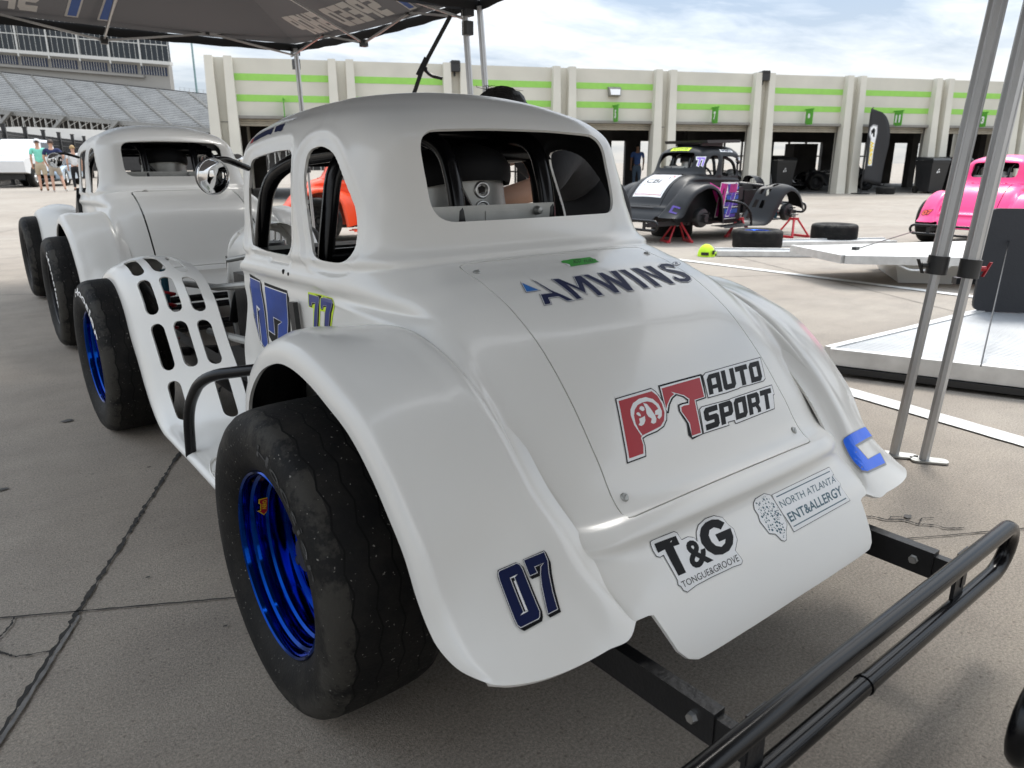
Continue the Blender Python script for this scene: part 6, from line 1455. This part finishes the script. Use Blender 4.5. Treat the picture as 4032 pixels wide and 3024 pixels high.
bin_((22.9, 13.7, .016), -.6, 'black wheeled waste bin behind the bonnet of the black car')
# ================================================================== PEOPLE
MAT['skin'] = mat('skin', (.52, .30, .21), .55, var=.06, scale=30)
MAT['hairb'] = mat('black_hair', (.012, .010, .009), .5, bump=.5, bscale=120)
MAT['hairbr'] = mat('brown_hair', (.05, .03, .02), .6, bump=.4, bscale=90)
MAT['blond'] = mat('blonde_hair', (.38, .25, .11), .6, bump=.4, bscale=90)
def cloth(n, c): MAT[n] = mat('cloth_'+n, c, .85, var=.08, scale=14, bump=.5, bscale=9)
for n, c in (('mint', (.22, .66, .52)), ('navyc', (.016, .024, .085)), ('khaki', (.46, .38, .27)), ('tan', (.36, .31, .25)), ('wht', (.70, .70, .70)), ('blkc', (.010, .010, .012)), ('bluec', (.11, .23, .62)), ('jean', (.20, .29, .42)), ('brownc', (.16, .07, .03))): cloth(n, c)
def skinned(name, J, E, m, parent, root=0, sub=2):
    """J: {name: (x,y,z,r)}, E: edges; one continuous surface grown over the joints"""
    keys = list(J); me = bpy.data.meshes.new(name); me.from_pydata([J[k][:3] for k in keys], [(keys.index(a), keys.index(c)) for a, c in E], [])
    o = bpy.data.objects.new(name, me); COL.objects.link(o); o.parent = parent; me.materials.append(m)
    sm = o.modifiers.new('skin', 'SKIN'); sm.use_smooth_shade = True
    for i, k in enumerate(keys):
        r = J[k][3]; r = r if isinstance(r, tuple) else (r, r)
        me.skin_vertices[0].data[i].radius = r
        me.skin_vertices[0].data[i].use_root = (i == root)
    o.modifiers.new('sub', 'SUBSURF').levels = sub; o.modifiers['sub'].render_levels = sub
    return o
def hand_joints(J, E, wrist, pre, direc, palm_n, s=1.0):
    """palm, four unequal fingers and a thumb from the side of the palm, a little curled"""
    w = Vector(J[wrist][:3]); d = Vector(direc).normalized(); n = Vector(palm_n).normalized(); a = d.cross(n).normalized()
    c = w+d*.055*s; J[pre+'palm'] = (*c, .024*s); E.append((wrist, pre+'palm'))
    for i, (o, L) in enumerate(((-.027, .062), (-.009, .070), (.009, .066), (.027, .052))):
        k = c+d*.03*s+a*o*s; J[pre+'k%d' % i] = (*k, .0095*s); E.append((pre+'palm', pre+'k%d' % i))
        m1 = k+(d*.8+n*.45).normalized()*L*.5*s; J[pre+'m%d' % i] = (*m1, .0085*s); E.append((pre+'k%d' % i, pre+'m%d' % i))
        t = m1+(d*.45+n*.9).normalized()*L*.5*s; J[pre+'t%d' % i] = (*t, .0075*s); E.append((pre+'m%d' % i, pre+'t%d' % i))
    k = c-d*.01*s-a*.035*s; J[pre+'th0'] = (*k, .011*s); E.append((pre+'palm', pre+'th0'))
    t = k+(d*.8-a*.35+n*.4).normalized()*.045*s; J[pre+'th1'] = (*t, .0095*s); E.append((pre+'th0', pre+'th1'))
def lp(a, b, t): return tuple(a[i]*(1-t)+b[i]*t for i in range(3))
def person(loc, rz, label, h, pose, top, bottom, shoes, hair, hat=None, shorts=True, long_hair=False, woman=False, extra=None):
    r = empty('person', loc, rz, label, 'person'); k = h/1.78; r.scale = (k, k, k)
    p = dict(pel=(0, 0, .95), sp=(0, .005, 1.12), ch=(0, .0, 1.32), nk=(0, .01, 1.50), hd=(0, -.005, 1.635), ht=(0, 0, 1.72),
             hl=(-.098, 0, .79), kl=(-.11, -.01, .50), al=(-.11, .02, .085), tl=(-.13, -.13, .035), hr=(.098, 0, .79), kr=(.11, -.01, .50), ar=(.11, .02, .085), tr=(.13, -.13, .035),
             sl=(-.20, .0, 1.43), el=(-.25, .02, 1.14), wl=(-.24, -.05, .88), sr=(.20, .0, 1.43), er=(.25, .02, 1.14), wr=(.24, -.05, .88))
    p.update(pose); f = .9 if woman else 1
    J = {'pel': (*p['pel'], (.13, .10)), 'sp': (*p['sp'], (.115*f, .09)), 'ch': (*p['ch'], (.145*f, .10)), 'nk': (*p['nk'], .052), 'hd': (*p['hd'], (.078, .092)), 'ht': (*p['ht'], (.060, .070))}
    E = [('pel', 'sp'), ('sp', 'ch'), ('ch', 'nk'), ('nk', 'hd'), ('hd', 'ht')]
    for s in 'lr':
        J.update({'h'+s: (*p['h'+s], .082), 'k'+s: (*p['k'+s], .052), 'c'+s: (*lp(p['k'+s], p['a'+s], .35), .052), 'a'+s: (*p['a'+s], .036), 't'+s: (*p['t'+s], .032)})
        E += [('pel', 'h'+s), ('h'+s, 'k'+s), ('k'+s, 'c'+s), ('c'+s, 'a'+s), ('a'+s, 't'+s)]
        J.update({'s'+s: (*p['s'+s], .062*f), 'e'+s: (*p['e'+s], .041*f), 'f'+s: (*lp(p['e'+s], p['w'+s], .3), .040*f), 'w'+s: (*p['w'+s], .027)})
        E += [('ch', 's'+s), ('s'+s, 'e'+s), ('e'+s, 'f'+s), ('f'+s, 'w'+s)]
        hand_joints(J, E, 'w'+s, s, Vector(p['w'+s])-Vector(p['e'+s]), (.6 if s == 'l' else -.6, -.8, 0))
    body = skinned('body', J, E, MAT['skin'], r)
    hd = Vector(p['hd'])
    # nose, ears
    fb = MB(); fb.hexa([tuple(hd+Vector(v)) for v in ((-.014,-.085,-.02),(.014,-.085,-.02),(.014,-.075,-.02),(-.014,-.075,-.02),(-.006,-.08,.03),(.006,-.08,.03),(.006,-.07,.03),(-.006,-.07,.03))])
    if not long_hair:
        for s in (-1, 1): fb.lathe([(0, -.006), (.022, -.006), (.026, 0), (.018, .008)], 10, 'X', tuple(hd+Vector((s*.083, .005, 0))))
    fb.obj('face_detail', MAT['skin'], body, True)
    fe_ = MB()
    for s in (-1, 1): fe_.box(tuple(hd+Vector((s*.031, -.083, .022))), (.022, .008, .010))
    fe_.box(tuple(hd+Vector((0, -.080, -.045))), (.04, .008, .008)); fe_.obj('eyes_and_mouth', MAT['hairbr'], body)
    # clothes
    T = {'pel': (p['pel'][0], p['pel'][1], p['pel'][2]-.03, (.155, .125)), 'sp': (*p['sp'], (.142*f, .118)), 'ch': (*p['ch'], (.165*f, .122)), 'nk': (p['nk'][0], p['nk'][1], p['nk'][2]-.05, .066)}
    TE = [('pel', 'sp'), ('sp', 'ch'), ('ch', 'nk')]
    for s in 'lr':
        T['s'+s] = (*p['s'+s], .080*f); T['e'+s] = (*lp(p['s'+s], p['e'+s], .72), .064*f); TE += [('ch', 's'+s), ('s'+s, 'e'+s)]
    skinned('shirt', T, TE, MAT[top], body)
    B = {'wst': (p['pel'][0], p['pel'][1], p['pel'][2]+.08, (.132, .108)), 'pel': (p['pel'][0], p['pel'][1], p['pel'][2]-.03, (.146, .118))}; BE = [('wst', 'pel')]
    for s in 'lr':
        B['h'+s] = (*p['h'+s], .098); B['k'+s] = (*lp(p['h'+s], p['k'+s], .92 if shorts else 1), .080 if shorts else .066); BE += [('pel', 'h'+s), ('h'+s, 'k'+s)]
        if not shorts: B['a'+s] = (*lp(p['k'+s], p['a'+s], .93), .052); BE.append(('k'+s, 'a'+s))
    skinned('shorts' if shorts else 'trousers', B, BE, MAT[bottom], body)
    for s in 'lr':
        a, t = Vector(p['a'+s]), Vector(p['t'+s])
        skinned('shoe', {'a': (*(a+Vector((0, .0, -.01))), .044), 'b': (*a.lerp(t, .45), .044), 't': (*(t+(t-a)*.1), .036)}, [('a', 'b'), ('b', 't')], MAT[shoes], body)
    ht = Vector(p['ht'])
    if hair:
        n1_, n2_ = 12, 16; V = []; F = []
        lo = -.95 if long_hair else -.15
        for i in range(n1_+1):
            e = lo+(PI/2-lo)*i/n1_
            for q in range(n2_):
                a = 2*PI*q/n2_; front = max(0, -math.sin(a)); ee = max(e, (.42 if front > .55 else lo)) if front > .2 else e
                rr_ = 1+.03*math.sin(q*3.1+i*1.7)
                V.append(tuple(hd+Vector((.094*rr_*math.cos(ee)*math.cos(a), .108*rr_*math.cos(ee)*math.sin(a)+.008, .115*math.sin(ee)+.025+(-.05 if long_hair and e < -.4 else 0)))))
        F = [(i*n2_+q, i*n2_+(q+1) % n2_, (i+1)*n2_+(q+1) % n2_, (i+1)*n2_+q) for i in range(n1_) for q in range(n2_)]
        link('hair', V, F, MAT[hair], body, True)
    if hat:
        b = MB(); b.lathe([(.100, .035), (.104, .06), (.098, .10), (.075, .128), (.04, .142), (0, .146)], 20, 'Z', tuple(hd)); b.prism([(.09*math.cos(t), -.09*math.sin(t)) for t in np.linspace(.5, 2.64, 10)]+[(.075*math.cos(t), -.19*math.sin(t)-.0) for t in np.linspace(2.5, .64, 10)], .008, lambda x, y, z: (hd.x+x, hd.y+y, hd.z+.038+z))
        b.obj('cap', MAT[hat], body, True)
    return r
# three people walking away on the left (they face away from the camera), a woman by the garage
person((3.05, 30.8, 0), PI-.12, 'man in a mint green shirt, khaki shorts and a white cap walking away', 1.80,
       dict(kr=(.10, -.10, .52), ar=(.09, .02, .10), tr=(.10, -.12, .04), kl=(-.10, .02, .50), al=(-.10, .10, .09), tl=(-.11, -.03, .035), el=(-.27, .04, 1.14), wl=(-.26, -.02, .88)), 'mint', 'khaki', 'brownc', 'hairbr', hat='wht')
person((3.28, 29.5, 0), PI-.25, 'man in a navy polo shirt and tan shorts with one hand at his hip', 1.76,
       dict(kl=(-.17, -.06, .52), al=(-.25, .14, .12), tl=(-.28, .02, .05), er=(.27, .02, 1.15), wr=(.22, -.10, .95), el=(-.36, .10, 1.20), wl=(-.22, -.04, 1.02)), 'navyc', 'tan', 'wht', 'hairbr')
person((4.10, 30.6, 0), PI-.1, 'blonde woman in a white top and black trousers seen from behind', 1.60, dict(kr=(.11, -.06, .5), al=(-.10, .08, .10)), 'wht', 'blkc', 'blkc', 'blond', shorts=False, woman=True)
_wp = Vector(cam.location)+Vector((math.sin(.6786+math.atan(259/1596)), math.cos(.6786+math.atan(259/1596)), 0))*29.0
person((_wp.x, _wp.y, 0), -.9, 'dark haired woman in a blue top and light jeans by the garage front', 1.66, dict(kr=(.11, -.06, .5), el=(-.24, .04, 1.16)), 'bluec', 'jean', 'wht', 'hairb', shorts=False, long_hair=True, woman=True)
person(bay(-2.0, 1.2), 2.2, 'person in dark clothes standing inside garage bay 9', 1.75, dict(wl=(-.2, -.25, 1.05), wr=(.2, -.22, 1.02)), 'blkc', 'blkc', 'blkc', 'hairb', shorts=False)
# the person leaning in at the right window of the nearest car
ln = empty('person', (.95, .86, 0), 0, 'black haired person in a black shirt leaning into the far window of the nearest car', 'person')
o0 = Vector((.95, .86, 0)); L = lambda x, y, z: tuple(Vector((x, y, z))-o0)
J = {'pel': (*L(.97, .90, .86), .075), 'sp': (*L(.86, .90, .98), .085), 'ch': (*L(.72, .90, 1.055), .088), 'nk': (*L(.615, .93, 1.085), .055), 'hd': (*L(.575, .955, 1.12), (.078, .09)), 'ht': (*L(.56, .965, 1.165), (.062, .07)),
     'hl': (*L(.98, .80, .70), .083), 'kl': (*L(.93, .80, .46), .055), 'al': (*L(1.02, .80, .085), .037), 'tl': (*L(.90, .79, .035), .032), 'hr': (*L(.98, 1.0, .70), .083), 'kr': (*L(.93, 1.01, .46), .055), 'ar': (*L(1.02, 1.01, .085), .037), 'tr': (*L(.90, 1.02, .035), .032),
     'sl': (*L(.66, .735, 1.03), .066), 'el': (*L(.50, .66, .90), .042), 'wl': (*L(.27, .70, .85), .028), 'sr': (*L(.66, 1.07, 1.03), .066), 'er': (*L(.52, 1.12, .88), .042), 'wr': (*L(.30, 1.02, .84), .028)}
E_ = [('pel', 'sp'), ('sp', 'ch'), ('ch', 'nk'), ('nk', 'hd'), ('hd', 'ht')]
for s_ in 'lr': E_ += [('pel', 'h'+s_), ('h'+s_, 'k'+s_), ('k'+s_, 'a'+s_), ('a'+s_, 't'+s_), ('ch', 's'+s_), ('s'+s_, 'e'+s_), ('e'+s_, 'w'+s_)]
hand_joints(J, E_, 'wl', 'l', (-1, .1, -.3), (0, .2, -1)); hand_joints(J, E_, 'wr', 'r', (-1, .1, -.2), (0, .2, -1))
lb = skinned('body', J, E_, MAT['skin'], ln)
T = {k: (*J[k][:3], v) for k, v in dict(sp=(.135, .15), ch=(.13, .17), nk=.068, sl=.086, sr=.086).items()}
T['pel'] = (*L(.935, .90, .915), (.155, .17))
T['el'] = (*lp(J['sl'], J['el'], 1.02), .060); T['er'] = (*lp(J['sr'], J['er'], 1.02), .060)
sh = skinned('shirt', T, [('pel', 'sp'), ('sp', 'ch'), ('ch', 'nk'), ('ch', 'sl'), ('ch', 'sr'), ('sl', 'el'), ('sr', 'er')], MAT['blkc'], lb, root=4)
B = {'wst': (*L(.91, .90, .945), (.135, .15)), **{k: (*J[k][:3], v) for k, v in dict(pel=(.14, .155), hl=.10, hr=.10, kl=.078, kr=.078, al=.06, ar=.06).items()}}
skinned('trousers', B, [('wst', 'pel'), ('pel', 'hl'), ('pel', 'hr'), ('hl', 'kl'), ('hr', 'kr'), ('kl', 'al'), ('kr', 'ar')], MAT['blkc'], lb)
for s_ in 'lr': skinned('shoe', {'a': (*J['a'+s_][:3], .045), 't': (*J['t'+s_][:3], .038)}, [('a', 't')], MAT['blkc'], lb)
hd = Vector(L(.572, .962, 1.125)); V = []
for i in range(11):
    e = -.5+(PI/2+.5)*i/10
    for q in range(18): a = 2*PI*q/18; k_ = 1+.05*math.sin(q*2.3+i*1.3); V.append(tuple(hd+Vector((.098*k_*math.cos(e)*math.cos(a), .115*k_*math.cos(e)*math.sin(a), .100*k_*math.sin(e)))))
link('hair', V, [(i*18+q, i*18+(q+1) % 18, (i+1)*18+(q+1) % 18, (i+1)*18+q) for i in range(10) for q in range(18)], MAT['hairb'], lb, True)
b = MB()
for k_ in range(9):
    a = rnd.uniform(0, 6.28); p0 = hd+Vector((.05*math.cos(a), .06*math.sin(a), .09)); p1 = p0+Vector((rnd.uniform(-.03, .03), rnd.uniform(-.03, .03), rnd.uniform(.004, .018))); p2 = p1+Vector((rnd.uniform(-.04, .04), rnd.uniform(-.04, .04), rnd.uniform(-.01, .01)))
    b.tube([p0, p1, p2], [.0012, .0009, .0005], 4)
b.obj('stray_hair', MAT['hairb'], lb)
fb = MB()
for s_ in (-1, 1): fb.lathe([(0, -.006), (.022, -.006), (.026, 0), (.018, .008)], 10, 'X', tuple(hd+Vector((s_*.088, .0, -.03))))
fb.box(tuple(hd+Vector((0, .115, -.03))), (.02, .02, .04)); fb.obj('face_detail', MAT['skin'], lb, True)

# ================================================================== PARKED VEHICLES BEHIND
MAT['carwhite'] = mat('white_car_paint', (.72, .73, .74), .25, coat=.6, var=.02)
MAT['carblue'] = mat('pale_blue_car_paint', (.36, .47, .58), .25, coat=.6, var=.02)
def loft(secs, ds, name, m, parent, sharp=60):
    D = dense(np.array(secs, float), ds, True); nr, nc = D.shape[:2]
    return shell(name, D.reshape(-1, 3), grid_faces(nr, nc), m, parent, .02, MAT['dark'])
def road_wheel(parent, loc, side, r=.38, w=.26):
    b = MB(); s = side
    b.lathe([(.20, s*w*.45), (r*.8, s*w*.5), (r*.96, s*w*.42), (r, s*w*.25), (r, -s*w*.25), (r*.9, -s*w*.5), (0, -s*w*.5)], 28, 'X'); o = b.obj('wheel', MAT['rubber'], parent, True); o.location = loc
    b = MB(); b.lathe([(0, s*w*.42), (.05, s*w*.44), (.08, s*w*.30), (r*.50, s*w*.34), (r*.58, s*w*.46), (r*.60, s*w*.40)], 28, 'X'); b.obj('rim', MAT['alu'], o, angle=30)
# pickup: local +Y forwards, ground at 0
pk2 = empty('pickup_truck', (3.77, 38.2, 0), 0, 'white pickup truck parked in front of the picket fence', 'pickup truck')
hx, hy = (2.25-3.77), (36.07-38.95); pk2.rotation_euler.z = math.atan2(-hx, hy)
pk2.location = (3.77+.55, 38.9+.9, 0)
b = MB()
body = [(-.98, -1.1, .55), (-.98, 3.9, .55), (-.98, 4.5, .62), (-.98, 4.5, 1.10), (-.98, 3.0, 1.22), (-.98, -1.1, 1.18)]
prof = [(-1.1, .52), (3.9, .52), (4.45, .60), (4.5, 1.05), (4.3, 1.16), (2.95, 1.24), (-1.15, 1.20), (-1.15, .70)]
for sgn in (-1, 1):
    pass
def side_prism(b, prof, x0, x1, inset=.0):
    n = len(prof); v = [(x0, y, z) for y, z in prof]+[(x1, y, z) for y, z in prof]
    b.add(v, [tuple(range(n)), tuple(range(2*n-1, n-1, -1))]+[(i, i+n, (i+1) % n+n, (i+1) % n) for i in range(n)])
def arch(prof_w, yc, r):
    return [(yc+r*math.cos(t), .42+r*math.sin(t)) for t in np.linspace(0, PI, 12)]
lower = [(-1.2, .55)]+[(0-.52, .55)]+[(.52*-math.cos(t), .42+.52*math.sin(t)) for t in np.linspace(.26, PI-.26, 12)]+[(.52, .50), (2.98, .50)]+[(3.5-.52*math.cos(t), .42+.52*math.sin(t)) for t in np.linspace(.26, PI-.26, 12)]+[(4.02, .55), (4.45, .60), (4.52, 1.05), (4.35, 1.17), (2.95, 1.25), (-1.2, 1.20)]
b = MB(); side_prism(b, lower, -.98, .98); bo = b.obj('body', MAT['carwhite'], pk2); m = bo.modifiers.new('bev', 'BEVEL'); m.width = .05; m.segments = 3; m.limit_method = 'ANGLE'
b = MB(); v = [(-.92, .55, 1.22), (.92, .55, 1.22), (.95, 2.95, 1.25), (-.95, 2.95, 1.25), (-.76, .75, 1.93), (.76, .75, 1.93), (.74, 2.05, 1.95), (-.74, 2.05, 1.95)]
b.hexa(v); cb_ = b.obj('cab', MAT['carwhite'], pk2); m = cb_.modifiers.new('bev', 'BEVEL'); m.width = .07; m.segments = 4
for s_ in (-1, 1):
    b = MB(); b.hexa([(s_*.925, .85, 1.26), (s_*.945, 2.35, 1.28), (s_*.80, 1.98, 1.82), (s_*.79, .90, 1.82), (s_*.90, .85, 1.26), (s_*.92, 2.35, 1.28), (s_*.77, 1.98, 1.82), (s_*.76, .90, 1.82)]); b.obj('side_window', MAT['dglass'], cb_)
    b = MB(); b.box((s_*1.10, 2.45, 1.36), (.24, .14, .26)); b.box((s_*.98, 2.42, 1.30), (.1, .06, .06)); b.obj('door_mirror', MAT['blackp'], cb_)
    b = MB(); b.box((s_*.99, .95, 1.08), (.03, .16, .045)); b.obj('door_handle', MAT['blackp'], bo)
    b = MB(); b.box((s_*.985, .72, .85), (.006, .012, .66)); b.box((s_*.985, 2.5, .85), (.006, .012, .66)); b.obj('door_seam', MAT['dark'], bo)
    for y in (0, 3.5): road_wheel(pk2, (s_*.86, y, .40), s_, .40)
b = MB(); b.box((0, -1.2, .95), (1.5, .05, .3)); b.obj('tailgate', MAT['carwhite'], pk2)
b = MB(); b.box((0, -.2, 1.28), (1.5, 1.2, .22)); b.obj('bed_cover', MAT['whitev'], pk2)
for s_ in (-1, 1): b = MB(); b.box((s_*.92, -1.21, 1.02), (.14, .05, .26)); b.obj('tail_lamp', MAT['red'], pk2)
b = MB(); b.box((0, 1.6, .42), (1.4, 4.6, .2)); b.obj('underbody', MAT['steelblk'], pk2)
# pale blue saloon, nose towards the camera
se = empty('saloon_car', (5.0, 40.6, 0), PI-.35, 'pale blue saloon car with its nose behind the walking people', 'car')
low = [(-.75, .30), (-.40, .30)]+[(-.38*math.cos(t), .32+.38*math.sin(t)) for t in np.linspace(.1, PI-.1, 10)]+[(.40, .26), (2.22, .26)]+[(2.65-.38*math.cos(t), .32+.38*math.sin(t)) for t in np.linspace(.1, PI-.1, 10)]+[(3.1, .24), (3.48, .30), (3.52, .55), (3.35, .72), (2.6, .86), (-.75, .95), (-.9, .6)]
b = MB(); side_prism(b, low, -.88, .88); bo = b.obj('body', MAT['carblue'], se); m = bo.modifiers.new('bev', 'BEVEL'); m.width = .09; m.segments = 4; m.limit_method = 'ANGLE'
b = MB(); b.hexa([(-.80, -.55, .90), (.80, -.55, .90), (.82, 2.35, .88), (-.82, 2.35, .88), (-.60, .15, 1.38), (.60, .15, 1.38), (.62, 1.25, 1.42), (-.62, 1.25, 1.42)]); c_ = b.obj('cabin_glass', MAT['dglass'], se); m = c_.modifiers.new('bev', 'BEVEL'); m.width = .08; m.segments = 4
b = MB(); b.box((0, .72, 1.41), (1.15, 1.15, .035)); b.obj('roof', MAT['carblue'], se)
b = MB(); b.box((0, 3.50, .40), (1.2, .06, .14)); b.box((0, 3.49, .60), (.8, .06, .06)); b.obj('grille', MAT['dark'], se)
for s_ in (-1, 1):
    b = MB(); b.hexa([(s_*.84, 3.30, .60), (s_*.50, 3.49, .58), (s_*.50, 3.50, .68), (s_*.84, 3.32, .74), (s_*.84, 3.2, .60), (s_*.50, 3.4, .58), (s_*.50, 3.4, .68), (s_*.84, 3.2, .74)]); b.obj('headlight', MAT['chrome'], se)
    for y in (0, 2.65): road_wheel(se, (s_*.78, y, .32), s_, .32, .2)

# end of another car's tube bumper, just inside the lower right edge of the view
nb = empty('tube_bumper', (-.088, -.93, 0), 0, 'rounded end of a black tube bumper at the lower right edge', 'bumper')
b = MB(); y0 = -.05
P_ = [(.62, y0, .30), (.06, y0, .30)]+[(.06-.055*math.sin(a), y0, .245+.055*math.cos(a)) for a in np.linspace(.2, PI-.2, 8)]+[(.06, y0, .19), (.62, y0, .19)]
b.tube(P_, .0158, 14); b.obj('bumper_tube', MAT['tube'], nb, angle=40)
b = MB(); b.box((.30, y0, .245), (.045, .008, .11)); b.box((.30, y0-.12, .245), (.03, .24, .05)); b.box((.30, y0-.22, .12), (.05, .05, .24)); b.obj('bumper_bracket', MAT['steelblk'], nb)
